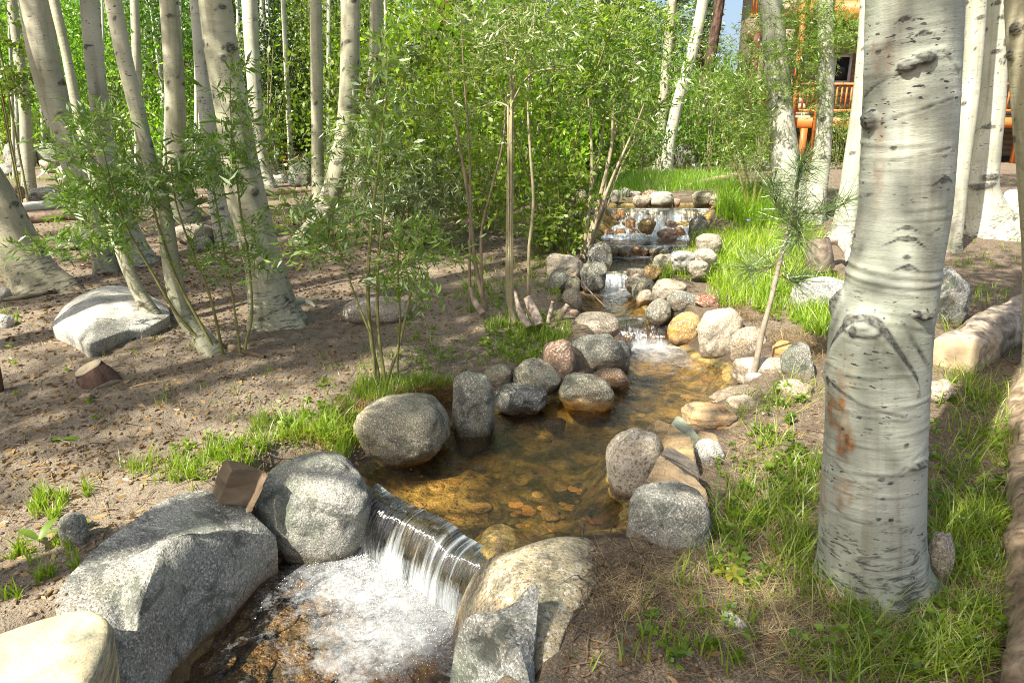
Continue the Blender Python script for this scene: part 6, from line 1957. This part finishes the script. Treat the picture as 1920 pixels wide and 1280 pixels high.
weed("broad-leaved weed with long green leaves left of the blunt grey post-like stone", 75, 1022, 4, .11, .035, .8, 1, (.9, 1, 1))
weed("three-leaved seedling beside the blunt grey post-like stone", 158, 992, 5, .035, .022, .3, 2, (1.2, 1.2, 1), h=.03)
weed("small dark green seedling in the shade below the huge aspen", 1492, 1200, 5, .035, .024, .4, 3, (.8, 1.1, 1.3))
weed("round yellow-green leaf lying in the grass below the huge aspen", 1578, 1192, 2, .045, .04, .1, 4, (2.0, 1.7, 1), name="fallen_leaf", h=.004)
weed("tiny red-brown leaf lying near the round yellow-green leaf", 1648, 1214, 2, .02, .018, .1, 5, (3.2, .6, 2), name="fallen_leaf", h=.004)
weed("wilted olive leaves lying on the mud right of the grey granite boulder", 1368, 1085, 6, .075, .028, .35, 6, (2.0, 1.3, 1.6), name="wilted_plant", h=.02)
weed("single green leaf lying on bare soil below the split stump", 118, 826, 2, .08, .04, .2, 7, (.8, 1, 1), name="fallen_leaf", h=.006)
weed("bright seedling in front of the grey granite boulder's right side", 1405, 990, 5, .035, .022, .5, 8, (1.5, 1.4, 1))
weed("yellowish leaf stuck between the brown block and the round speckled boulder", 528, 868, 2, .035, .02, .2, 9, (3.0, 2.0, 4), name="fallen_leaf", h=.005)
weed("second green leaf on the soil near the grass fringe", 605, 722, 2, .05, .03, .4, 10, (1, 1.1, 1), name="fallen_leaf", h=.006)
weed("pale blue flower cluster over the horsetails behind the sapling", 1400, 440, 7, .045, .012, 1.0, 11, (3.5, 2.6, 26), name="wild_flower", h=.16, mat=M_LEAF_G)
weed("leafy sprout under the tall pale shrub", 960, 640, 6, .04, .03, .6, 12, (1.3, 1.3, 1), h=.03)
weed("light green leafy weed left of the huge aspen's foot", 1440, 890, 7, .035, .022, .7, 13, (1.4, 1.4, 1), h=.04)

# ------------------------------------------------------------------ loose ground cover: gravel, twigs, dead leaves
def scatter_px(zones, r_):
    out = []
    for (x0, y0, x1, y1, n) in zones:
        x = r_.uniform(x0, x1, n); y = r_.uniform(y0, y1, n)
        out.append(ground_at(x, y))
    g = np.vstack(out)
    return g[poly_sd(g[:, 0], g[:, 1], STREAM) > .03]


def gravel(label, zones, rmin, rmax, color, seed):
    r_ = np.random.default_rng(seed)
    g = scatter_px(zones, r_)
    V0, F0 = ico(0)
    n = len(g)
    rr = rmin * (rmax / rmin) ** (r_.random(n) ** 2.2)
    Vs = V0[None] * (1 + .35 * (r_.random((n, len(V0), 1)) - .5)) * rr[:, None, None] * np.stack([r_.uniform(.8, 1.5, n), r_.uniform(.8, 1.4, n), r_.uniform(.45, .8, n)], -1)[:, None, :]
    a = r_.uniform(0, 6.28, n); c, s = np.cos(a)[:, None], np.sin(a)[:, None]
    X = Vs[..., 0] * c - Vs[..., 1] * s; Yv = Vs[..., 0] * s + Vs[..., 1] * c
    Vs = np.stack([X, Yv, Vs[..., 2]], -1) + g[:, None, :] + np.array([0, 0, 1]) * (rr * .25)[:, None, None]
    F = (np.arange(n)[:, None, None] * len(V0) + F0[None]).reshape(-1, 3)
    tag(put("gravel", Vs.reshape(-1, 3), F, M_PEBBLE, g.mean(0), color=color, smooth=False), label, "gravel", kind="stuff")


gravel("crumbly soil clods and small gravel over the bare left bank", [(0, 640, 700, 900, 2600), (0, 900, 300, 1160, 500), (300, 560, 900, 700, 1500), (0, 480, 600, 640, 900), (700, 640, 1000, 720, 500), (400, 700, 800, 800, 700)], .003, .011, (.78, .75, .70), 5)
gravel("brown soil crumbs and bits over the mud of the right bank", [(1050, 1040, 1900, 1280, 2200), (1380, 740, 1560, 1040, 900), (1740, 440, 1920, 1100, 900)], .002, .009, (.75, .68, .6), 6)


def litter(label, zones, seed, color, L=.03, W=.012):
    r_ = np.random.default_rng(seed)
    g = scatter_px(zones, r_) + (0, 0, .004)
    d = rand_unit(len(g), r_); d[:, 2] *= .25
    V, F = leaves(g, L, W, r_, False, d, .5)
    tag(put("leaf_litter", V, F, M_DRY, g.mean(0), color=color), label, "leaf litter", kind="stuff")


litter("dead leaves and bark scraps strewn over the right bank", [(1050, 1040, 1900, 1280, 500), (1380, 740, 1560, 1040, 220), (1740, 440, 1920, 1100, 420)], 8, (.8, .6, .45))
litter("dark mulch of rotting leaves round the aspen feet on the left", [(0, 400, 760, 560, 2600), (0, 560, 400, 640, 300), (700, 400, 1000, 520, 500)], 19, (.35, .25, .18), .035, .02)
litter("scattered dead leaves and chips on the left clearing", [(0, 400, 700, 620, 2200), (0, 620, 700, 900, 1300), (0, 880, 300, 1150, 200), (700, 480, 1000, 640, 460)], 9, (.9, .7, .5), .035, .016)


def twig_litter(label, zones, seed, color):
    r_ = np.random.default_rng(seed)
    g = scatter_px(zones, r_)
    ps = []
    for p in g:
        a = r_.uniform(0, 6.28); L = r_.uniform(.04, .20); d = np.array([math.cos(a), math.sin(a), 0])
        q = np.array([p, p + d * L * .5 + r_.normal(size=3) * .008, p + d * L]); q[:, 2] = H(q[:, 0], q[:, 1]) + .006 + np.abs(r_.normal(size=3)) * .004
        ps.append(tube(q, np.array([.0022, .0018, .0008]) * r_.uniform(.6, 1.3), 4, (0, 0, 1))[:2])
    V, F = join(ps)
    tag(put("twig_litter", V, F, M_TWIG, V.mean(0), color=color), label, "twigs", kind="stuff")


twig_litter("fallen twigs scattered over the left clearing", [(0, 400, 900, 660, 420), (0, 640, 700, 1000, 320)], 31, (.7, .6, .5))
twig_litter("fallen twigs scattered over the right bank", [(1050, 1040, 1900, 1280, 130), (1380, 740, 1900, 1040, 120), (1740, 440, 1920, 760, 80)], 32, (.65, .52, .42))


# stones on the stream bed
def bed_cobbles():
    r_ = np.random.default_rng(12)
    V0, F0 = ico(2)
    for nm, (bx, by, rx, ry), n, col, rr in [("golden", (1000, 930, 250, 110), 16, (.40, .29, .11, .9), (.02, .05)), ("brown", (1250, 730, 160, 60), 10, (.30, .22, .10, .8), (.025, .05)), ("rusty", (480, 1180, 170, 120), 26, (.27, .19, .10, .9), (.04, .10)), ("orange", (1050, 960, 90, 50), 26, (.60, .30, .06, .1), (.012, .03))]:
        Vs, Fs, o = [], [], 0
        for _ in range(n):
            a = r_.uniform(0, 6.28); q = math.sqrt(r_.random())
            p = ground_at(bx + rx * q * math.cos(a), by + ry * q * math.sin(a))
            if poly_sd(p[None, 0], p[None, 1], STREAM)[0] > -.03: continue
            R_ = r_.uniform(*rr)
            sc = np.array([R_ * r_.uniform(.8, 1.4), R_ * r_.uniform(.8, 1.3), R_ * .22])
            V = V0 * (1 + .15 * fbm(V0 * 1.5 + o, 2, 3))[:, None] * sc
            zmax = float(level(p[None, 0], p[None, 1])[0]) - .02 - V[:, 2].max()
            V = V + np.array([p[0], p[1], min(p[2] + R_ * .05, zmax)])
            Vs.append(V); Fs.append(F0 + o); o += len(V)
        if not Vs: continue
        V, F = np.vstack(Vs), np.vstack(Fs)
        z0 = np.zeros(len(V))
        tag(put("stream_bed_stone", V, F, M_COBBLE, V.mean(0), color=col, attrs=dict(wet=z0, dirt=z0, stain=z0 + (.05 if nm == 'rusty' else .35))), (nm if nm != "rusty" else "dull brown") + " cobbles lying on the stream bed under the water", "stones", kind="stuff")


bed_cobbles()

# ------------------------------------------------------------------ the broken brown block on the flat boulder
def block():
    root_p = at(450, 945, .12)
    root = empty("slate_block", root_p)
    tag(root, "squarish broken brown block with a loose side slat, perched on the huge flat boulder", "block")
    import bmesh
    def prism(name, top, tz, dz, shift, col):
        bm = bmesh.new()
        T = [at(x, y, z) for (x, y), z in zip(top, tz)]
        B = [at(x + sx, y + sy, z - dz) for (x, y), z, (sx, sy) in zip(top, tz, shift)]
        tv = [bm.verts.new(p - root_p) for p in T]; bv = [bm.verts.new(p - root_p) for p in B]
        n = len(T)
        bm.faces.new(tv); bm.faces.new(bv[::-1])
        for i in range(n): bm.faces.new((tv[i], bv[i], bv[(i + 1) % n], tv[(i + 1) % n]))
        bmesh.ops.recalc_face_normals(bm, faces=bm.faces)
        bmesh.ops.bevel(bm, geom=list(bm.edges), offset=.0025, segments=2, affect='EDGES', clamp_overlap=True)
        bmesh.ops.subdivide_edges(bm, edges=[e for e in bm.edges if e.calc_length() > .03], cuts=4, use_grid_fill=True)
        for v in bm.verts:
            k = fbm(np.array([np.array(v.co) * 14 + 5]), 3, 3)[0] * .006 + .0035 * math.sin(v.co.z * 160 + v.co.x * 40)
            v.co = v.co + Vector((k, k, k))
        me = bpy.data.meshes.new(name); bm.to_mesh(me); bm.free()
        me.materials.append(M_WOODSTONE)
        return link(name, me, (0, 0, 0), root, col)
    prism("main_piece", [(417, 864), (462, 868), (502, 882), (486, 884), (434, 883)], [.262, .262, .235, .235, .262], .13, [(-20, 54), (-10, 60), (-24, 62), (-20, 64), (-22, 56)], (1.0, 1.0, 1.0))
    prism("side_slat", [(492, 884), (502, 884), (502, 892), (493, 892)], [.235, .235, .232, .232], .13, [(-30, 68), (-28, 66), (-28, 66), (-30, 68)], (1.1, 1.05, 1.0))


M_WOODSTONE = mat_wood("brown_slate", (.075, .058, .036), (.19, .14, .09), (4, 4, 14))
block()

# ------------------------------------------------------------------ lodge with orange balconies
M_ORANGE = mat_plain("orange_stain", (.50, .15, .03), .5, .3, 5)
M_WALL = mat_plain("tan_siding", (.36, .27, .19), .8, .2, 4)
M_DARKR = mat_plain("dark_red_stain", (.11, .035, .02), .6, .3, 5)
M_GLASS = mat_plain("window_glass", (.03, .035, .04), .08, .1, 3)
M_FRAME = mat_plain("white_frame", (.72, .72, .70), .5, .1, 5)
M_FOUND = mat_plain("dark_foundation", (.06, .055, .05), .9, .3, 5)


def boxv(x0, x1, y0, y1, z0, z1):
    V = np.array([(x, y, z) for z in (z0, z1) for y in (y0, y1) for x in (x0, x1)], float)
    F = np.array([[0, 2, 3, 1], [4, 5, 7, 6], [0, 1, 5, 4], [2, 6, 7, 3], [0, 4, 6, 2], [1, 3, 7, 5]])
    return V, F


def lodge():
    YD, YW = 22.0, 24.4
    px = lambda x, Y=YD: float(atY(x, 200, Y)[0])
    pz = lambda y, Y=YD: float(atY(1500, y, Y)[2])
    o = np.array([px(1560), YW, .8])
    root = empty("lodge", o)
    tag(root, "tan lodge with bright orange balcony railings seen behind the white aspens", "building")
    def bx(name, x0, x1, y0, y1, z0, z1, mat, parent=root, og=None):
        V, F = boxv(min(x0, x1), max(x0, x1), y0, y1, min(z0, z1), max(z0, z1))
        if parent is root: return put(name, V, F, mat, o, root, (1, 1, 1), smooth=False)
        me = mesh_np(name, V - o, F, mat, smooth=False)
        return link(name, me, (0, 0, 0), parent, (1, 1, 1))
    XL, XR = px(1478), px(2250, YW)
    bx("wall", px(1478, YW), XR, YW, YW + 6, .98, 8.5, M_WALL)
    # siding boards, each its own piece
    zc = 1.0; k = 0
    me0 = None
    while zc < 7.2:
        V, F = boxv(px(1478, YW) - .02, XR, YW - .035, YW - .003, zc, zc + .175)
        put("siding_board", V, F, M_WALL, o, root, (1 + .05 * ((k * 7) % 3 - 1),) * 3, smooth=False)
        zc += .19; k += 1
    bx("foundation", px(1478, YW) + .05, XR, YW - .06, YW + 5.8, .2, .97, M_FOUND)
    for nm, x0, x1, y0, y1 in (("window", 1556, 1580, 108, 152), ("window", 1500, 1528, 60, 120), ("window", 2000, 2080, 20, 130)):
        w = bx(nm, px(x0, YW), px(x1, YW), YW - .05, YW - .038, pz(y1, YW), pz(y0, YW), M_GLASS)
        a, b_, c, d = px(x0, YW), px(x1, YW), pz(y1, YW), pz(y0, YW)
        for q in ((a - .08, a, c - .08, d + .08), (b_, b_ + .08, c - .08, d + .08), (a, b_, d, d + .08), (a, b_, c - .08, c)):
            bx("frame", q[0], q[1], YW - .09, YW - .036, q[2], q[3], M_FRAME, w)
    bal = None
    for lev, (zr_t, zr_b, zf_t, zf_b) in enumerate(((pz(156), pz(208), pz(222), pz(240)), (pz(-34), pz(-6), pz(4), pz(38)))):
        bx("deck_floor", XL, XR, YD - .02, YW - .1, zf_b + .08, zf_t, M_DARKR)
        bx("rim_beam", XL - .03, XR, YD - .10, YD - .025, zf_b, zf_t + .02, M_ORANGE)
        bx("top_rail", XL - .02, XR, YD - .11, YD + .0, zr_t - .07, zr_t, M_ORANGE)
        bx("bottom_rail", XL, XR, YD - .09, YD - .03, zr_b - .04, zr_b + .04, M_ORANGE)
        x = XL + .1
        V, F = boxv(-.022, .022, -.02, .02, zr_b + .045, zr_t - .075)
        me = mesh_np("baluster", V, F, M_ORANGE, smooth=False)
        while x < px(1910):
            link("baluster", me, (x - o[0], YD - .06 - o[1], -o[2]), root, (1, 1, 1)); x += .145
    for x in (1484, 1528, 1606, 1760, 1912):
        bx("post", px(x) - .07, px(x) + .07, YD - .22, YD - .115, .7, pz(-60), M_ORANGE)
    bx("brace", px(1503), px(1514), YD - .22, YD - .115, .75, pz(240) - .01, M_ORANGE)
    bx("corner_post", px(1528) + .1, px(1534) + .1, YD - .1, YD - .0, pz(238), pz(150), M_ORANGE)
    bx("roof", XL - .6, XR + .5, YD - .8, YW + 6.5, 8.55, 8.8, M_DARKR)
    # dark red stair tower left of the thick white aspen
    s = empty("stair_tower", (px(1415), 21.5, .8))
    tag(s, "dark red timber stair post and landing left of the lodge's white aspens", "stairs")
    os_ = np.array([px(1415), 21.5, .8])
    for nm, x0, x1, y0, y1, m in (("post", 1398, 1409, 60, 300, M_DARKR), ("beam", 1396, 1440, 168, 190, M_DARKR), ("landing", 1380, 1440, 226, 238, M_ORANGE), ("upper_beam", 1398, 1440, 60, 78, M_DARKR), ("side_panel", 1408, 1438, 190, 225, M_DARKR)):
        V, F = boxv(px(x0, 21.5), px(x1, 21.5), 21.4, 21.4 + (.12 if nm in ("post", "side_panel") else .5 if 'beam' in nm else .9), pz(y1, 21.5), pz(y0, 21.5))
        if nm == "post": V[:, 2] = np.where(V[:, 2] < 2, .7, V[:, 2]); V[:, 1] -= .13
        if nm == "landing": V[:, 1] += .002
        put(nm, V, F, m, os_, s, (1, 1, 1), smooth=False)
    V, F = boxv(-.03, .03, -.02, .02, pz(28, 21.5), pz(-60, 21.5))
    me = mesh_np("baluster", V, F, M_ORANGE, smooth=False)
    for i in range(7): link("baluster", me, (px(1396 + i * 6, 21.5) - os_[0], 0, -.8), s, (1, 1, 1))
    V, F = boxv(px(1392, 21.5), px(1440, 21.5), 21.37, 21.55, pz(34, 21.5), pz(28, 21.5) - .003)
    put("bottom_rail", V, F, M_ORANGE, os_, s, (1, 1, 1), smooth=False)


lodge()


def bench():
    Y0 = 15.5
    X = lambda x: float(atY(x, 270, Y0)[0]); Z = lambda y: float(atY(550, y, Y0)[2])
    o = np.array([X(552), Y0, Z(312)])
    root = empty("bench", o)
    tag(root, "old dark wooden bench with a slatted seat front, overgrown in the far thicket", "bench")
    M = mat_wood("old_boards", (.06, .05, .035), (.16, .13, .09), (3, 3, 9))
    def bx(nm, x0, x1, ya, yb, y0, y1, c=(1, 1, 1)):
        V, F = boxv(X(x0), X(x1), Y0 + ya, Y0 + yb, Z(y1), Z(y0)); put(nm, V, F, M, o, root, c, smooth=False)
    for k in range(6): bx("back_board", 529, 569, .22, .25, 247 + k * 6.4, 252.4 + k * 6.4, (.9 + .08 * (k % 3),) * 3)
    for x in (527, 569.3): bx("arm_post", x, x + 3, .1, .3, 244, 316)
    bx("seat", 526, 573, -.35, .2, 286, 289)
    for k in range(8): bx("slat", 530 + k * 5.2, 533.4 + k * 5.2, -.33, -.29, 289.5, 298, (2.6, 1.5, .9))
    bx("front_rail", 528, 572, -.33, -.28, 298.5, 302, (2.0, 1.2, .8))
    for x in (529, 569): bx("leg", x, x + 2.5, -.32, -.25, 302.5, 316)


bench()


# ------------------------------------------------------------------ the thicket and the trees behind
def shrub_mesh(seed, L, W, rx, rz, ncl, per):
    V, F = crown_leaves(ncl, per, rx, rz, seed, L, W, .15, .13, hang=False)
    V[:, 2] += rz * .95
    V = V[:]
    return V, F


BUSH, BUSHST = [], []
for k in range(4):
    V, F = shrub_mesh(500 + k, .085, .05, .8, 1.2, 190, 10)
    BUSH.append(mesh_np("foliage", V, F, M_LEAF_S))
    r_ = np.random.default_rng(k + 60)
    ps = []
    for _ in range(9):
        a = r_.uniform(0, 6.28); e = r_.uniform(.2, .7)
        q = cat_rom([(0, 0, -.05), (e * .3 * math.cos(a), e * .3 * math.sin(a), .7), (e * math.cos(a), e * math.sin(a), 1.9)], 7)
        ps.append(tube(q, np.linspace(.012, .004, 7), 5, (0, -1, 0))[:2])
    BUSHST.append(ps)

SAP = []
for k in range(5):
    V, F = crown_leaves(420, 16, 1.15, 2.6, 700 + k, .075, .062, .12, .20)
    V[:, 2] += 3.0
    SAP.append(mesh_np("crown", V, F, M_LEAF_A))
_q = cat_rom([(0, 0, -.15, .05), (.05, 0, 1.5, .045), (-.03, .04, 3.5, .03), (.03, 0, 6.0, .01)], 22)
_V, _F, _N, _th, _s, _r = tube(_q[:, :3], _q[:, 3], 10, (0, -1, 0))
SAPTR = mesh_np("trunk", _V, _F, M_ASPEN, attrs=dict(bark=np.stack([np.cos(_th) * _r, np.sin(_th) * _r, _s], -1), mark=np.zeros(len(_V)), stain=np.zeros(len(_V))))

rb = np.random.default_rng(99)
ANCH = [(10, "the left picture edge"), (48, "the slender straight aspen"), (92, "the thick leaning aspen"), (180, "the knotty grey-white aspen"), (240, "the curved slim aspen"), (328, "the aspen with dark eye scars"),
        (415, "the thick dark-footed aspen"), (482, "the bright wrinkled aspen"), (552, "the old dark bench"), (594, "the straight slender aspen"), (645, "the sharply bent aspen"), (700, "the pale flared aspen"),
        (760, "the silvery willow"), (838, "the red-brown pine"), (893, "the grey aspen pole"), (955, "the tall pale forked shrub"), (1025, "the bright-leaved willow"), (1082, "the white spotted stem"), (1145, "the bare-footed shrub"),
        (1194, "the grey-green stem"), (1245, "the twin white aspens"), (1320, "the leaning brown pine"), (1400, "the dark red stair tower"), (1462, "the thick white aspen"), (1545, "the railing-side aspen"), (1610, "the grey-green aspen"), (1780, "the huge aspen")]
_seen = set()


def where(base, x, Y):
    ds = sorted(ANCH, key=lambda a: abs(a[0] - x))
    for a in ds[:5]:
        rel = "straight behind" if abs(a[0] - x) < 14 else ("just right of" if x > a[0] else "just left of")
        if abs(a[0] - x) > 45: rel = rel.replace("just", "well")
        for t in ("", ", low and near", ", farther in", ", deep in the wood"):
            if (t == ", low and near" and Y > 13) or (t == ", farther in" and Y < 12) or (t == ", deep in the wood" and Y < 20): continue
            lab = "%s %s %s%s" % (base, rel, a[1], t)
            if lab not in _seen:
                _seen.add(lab); return lab
    return base


def place_bush(x, Y, sc, k, label, group, tint, name="leafy_shrub"):
    X = float(atY(x, 300, Y)[0]); z = float(H(np.array([X]), np.array([Y]), False)[0])
    root = empty(name, (X, Y, z)); root.scale = (sc, sc, sc * rb.uniform(.85, 1.2)); root.rotation_euler = (0, 0, rb.uniform(0, 6.28))
    k_ = rb.choice([.35, .7, 1.05, 1.4])
    tag(root, where(label, x, Y), "shrub", group)
    f = link("foliage", BUSH[k % 4], (0, 0, 0), root, tuple(t * k_ * q_ for t, q_ in zip(tint, (rb.uniform(.8, 1.15), 1, 1)))); f["kind"] = "stuff"
    for q, (V, F) in enumerate(BUSHST[k % 4]):
        me = STM.get((k % 4, q))
        if me is None:
            me = STM[(k % 4, q)] = mesh_np("stem", V, F, M_TWIG)
        link("stem", me, (0, 0, 0), root, (.8, .8, .6))


STM = {}
# dense middle thicket
for i, (x, Y, sc) in enumerate([(700, 9.4, .85), (770, 9.0, .9), (840, 9.6, 1.0), (905, 9.0, .95), (970, 9.6, 1.0), (1035, 9.9, .95), (800, 11.0, 1.25), (890, 11.2, 1.3), (980, 11.4, 1.3), (1060, 11.8, 1.15), (720, 11.2, 1.1), (660, 11.6, .9),
                                (900, 8.3, .5), (1100, 12.5, 1.1)]):
    place_bush(x, Y, sc, i, "yellow-green leafy shrub", "shrubs of the dense middle thicket", (1.5, 1.45, .9))
for i, (x, Y, sc) in enumerate([(500, 14, 1.2), (540, 17, 1.5), (590, 16, 1.2), (440, 17, 1.3), (330, 16, 1.3), (250, 17, 1.2), (620, 18, 1.6), (210, 19, 1.4), (380, 19, 1.6), (150, 20, 1.2), (20, 21, 1.4), (-60, 18, 1.4), (90, 24, 1.5), (290, 22, 1.6), (480, 22, 1.8), (680, 16, 1.4), (750, 17, 1.6)]):
    place_bush(x, Y, sc, i + 1, "green leafy shrub", "shrubs at the back of the left clearing", (1.1, 1.15, .9))
for i, (x, Y, sc) in enumerate([(1130, 15, .8), (1175, 14.5, .7), (1280, 20, 1.0), (1340, 20, .9), (1150, 21, 1.3), (1220, 22, 1.4), (1290, 23, 1.5), (1360, 24, 1.0), (1430, 19, .7), (1570, 18, .6), (1010, 15, 1.3), (1110, 19, 1.4), (1660, 20, .9), (1120, 12.6, .8), (1158, 13.4, .8), (1205, 16, 1.0), (1330, 16.5, .95), (1385, 17, 1.0), (1425, 15, .7), (1290, 17.5, .9), (1180, 18, 1.2), (1255, 19, 1.2), (1350, 19, 1.2)]):
    place_bush(x, Y, sc, i + 2, "green far shrub", "shrubs behind the waterfall", (.85, .95, .8))
n_s = 0
for row, (Y, xs, s0) in enumerate([(16, range(-60, 1130, 190), .85), (20, range(-120, 1200, 150), 1.0), (25, range(-160, 1330, 165), 1.15), (33, range(-160, 1370, 190), 1.4), (46, range(-200, 1400, 170), 1.8)]):
    for x in xs:
        xx = x + rb.uniform(-35, 35); YY = Y + rb.uniform(-1.5, 1.5)
        if row == 0 and xx > 1050 or row == 1 and xx > 1290: continue
        if 1318 < xx < 1440: continue
        if row == 0 and xx < 120: continue
        X = float(atY(xx, 300, YY)[0]); z = float(H(np.array([X]), np.array([YY]), False)[0])
        sc = s0 * rb.uniform(.85, 1.2)
        root = empty("young_aspen", (X, YY, z)); root.scale = (sc, sc, sc); root.rotation_euler = (0, 0, rb.uniform(0, 6.28))
        lab = where(("leafy young aspen", "leafy young aspen", "leafy aspen", "far leafy aspen", "farthest hazy aspen")[row], xx, YY)
        tag(root, lab, "tree", ("young aspens just behind the big trunks", "young aspens in the middle depth", "young aspens deeper in the wood", "far aspens", "farthest aspens")[row])
        c = link("crown", SAP[n_s % 5], (0, 0, rb.uniform(-.7, .1)), root, tuple(np.array([rb.uniform(.7, 1.4), 1.15, .9]) * rb.choice([.2, .4, .8, 1.3]))); c["kind"] = "stuff"
        link("trunk", SAPTR, (0, 0, 0), root, (.55, .55, .50))
        for q in range(4): link("limb", LIMBS[q % 2], (0, 0, 1.0 + q * .95), root, (.50, .50, .44), (0, 0, q * 1.9 + rb.uniform(0, 1)), .75)
        n_s += 1


# conifers on the far right and behind
def conifer_mesh(seed):
    r_ = np.random.default_rng(seed)
    cc, dd = [], []
    for z in np.arange(.8, 9.5, .16):
        R0 = 1.7 * (1 - z / 10) + .1
        for _ in range(9):
            a = r_.uniform(0, 6.28)
            n = int(16 * R0) + 5
            t = np.linspace(.15, 1, n) * R0 * r_.uniform(.6, 1.1)
            p = np.stack([t * math.cos(a), t * math.sin(a), z - t * .18], -1) + r_.normal(size=(n, 3)) * .05
            d = np.tile([math.cos(a), math.sin(a), .1], (n, 1)) + r_.normal(size=(n, 3)) * .5
            cc.append(p); dd.append(d)
    V, F = leaves(np.vstack(cc), .16, .045, r_, False, np.vstack(dd))
    return mesh_np("crown", V, F, M_NEEDLE)


CON = [conifer_mesh(1), conifer_mesh(2)]
_q = cat_rom([(0, 0, -.2, .16), (0, .02, 3, .12), (.03, 0, 9.4, .02)], 20)
_V, _F, _N, _th, _s, _r = tube(_q[:, :3], _q[:, 3], 10, (0, -1, 0))
CONTR = mesh_np("trunk", _V, _F, M_PINE, attrs=dict(bark=np.stack([np.cos(_th) * _r, np.sin(_th) * _r, _s], -1), mark=np.zeros(len(_V)), stain=np.zeros(len(_V))))
for i, (x, Y, sc) in enumerate([(590, 27, 1.0), (560, 34, 1.2), (1300, 34, 1.1), (1250, 30, 1.0), (1180, 36, 1.2), (640, 38, 1.4), (520, 21, .8), (330, 28, 1.1), (140, 30, 1.1), (1300, 24, .8), (1110, 28, 1.0), (30, 27, 1.0)]):
    X = float(atY(x, 300, Y)[0]); z = float(H(np.array([X]), np.array([float(Y)]), False)[0])
    root = empty("pine_tree", (X, Y, z)); root.scale = (sc,) * 3
    tag(root, where("dark grey-green pine", x, Y), "tree", "dark pines deep in the wood")
    c = link("crown", CON[i % 2], (0, 0, 0), root, (1.1, 1.15, 1.0)); c["kind"] = "stuff"
    link("trunk", CONTR, (0, 0, 0), root, (1, .9, .8))

for o in list(COL.objects):
    if o.get("group") == "slender aspen stems deep in the wood":
        xp = 960 + FPX * o.location.x / depth_of(np.array(o.location))
        base_l = o["label"].split(" aspen stem")[0] + " aspen stem"
        o["label"] = where(base_l, float(xp), float(o.location.y))


# bubbles and drops thrown up at the foot of the curtain fall
def bubbles():
    r_ = np.random.default_rng(77)
    V0, F0 = ico(1)
    n = 2600
    t = r_.uniform(-.05, .85, n); d = .13 + np.abs(r_.normal(0, .20, n))
    x = LIP0[0] + LD[0] * t + LN[0] * d; y = LIP0[1] + LD[1] * t + LN[1] * d
    keep = r_.random(n) < np.exp(-(d - .13) / .28)
    x, y, d = x[keep], y[keep], d[keep]
    n = len(x)
    rr = .0009 * (2.8 ** r_.random(n))
    z = ZA + .004 + r_.random(n) * .006 + np.where(r_.random(n) < .07, r_.random(n) * .10 * np.exp(-(d - .13) / .12), 0)
    V = V0[None] * rr[:, None, None] + np.stack([x, y, z], -1)[:, None, :]
    F = (np.arange(n)[:, None, None] * len(V0) + F0[None]).reshape(-1, 3)
    m = mat_plain("bubble_white", (.72, .75, .76), .15, .05, 5)
    tag(put("foam_bubble", V.reshape(-1, 3), F, m, np.array([x.mean(), y.mean(), ZA])), "white bubbles and flying drops at the foot of the small curtain fall", "foam", kind="stuff")


bubbles()
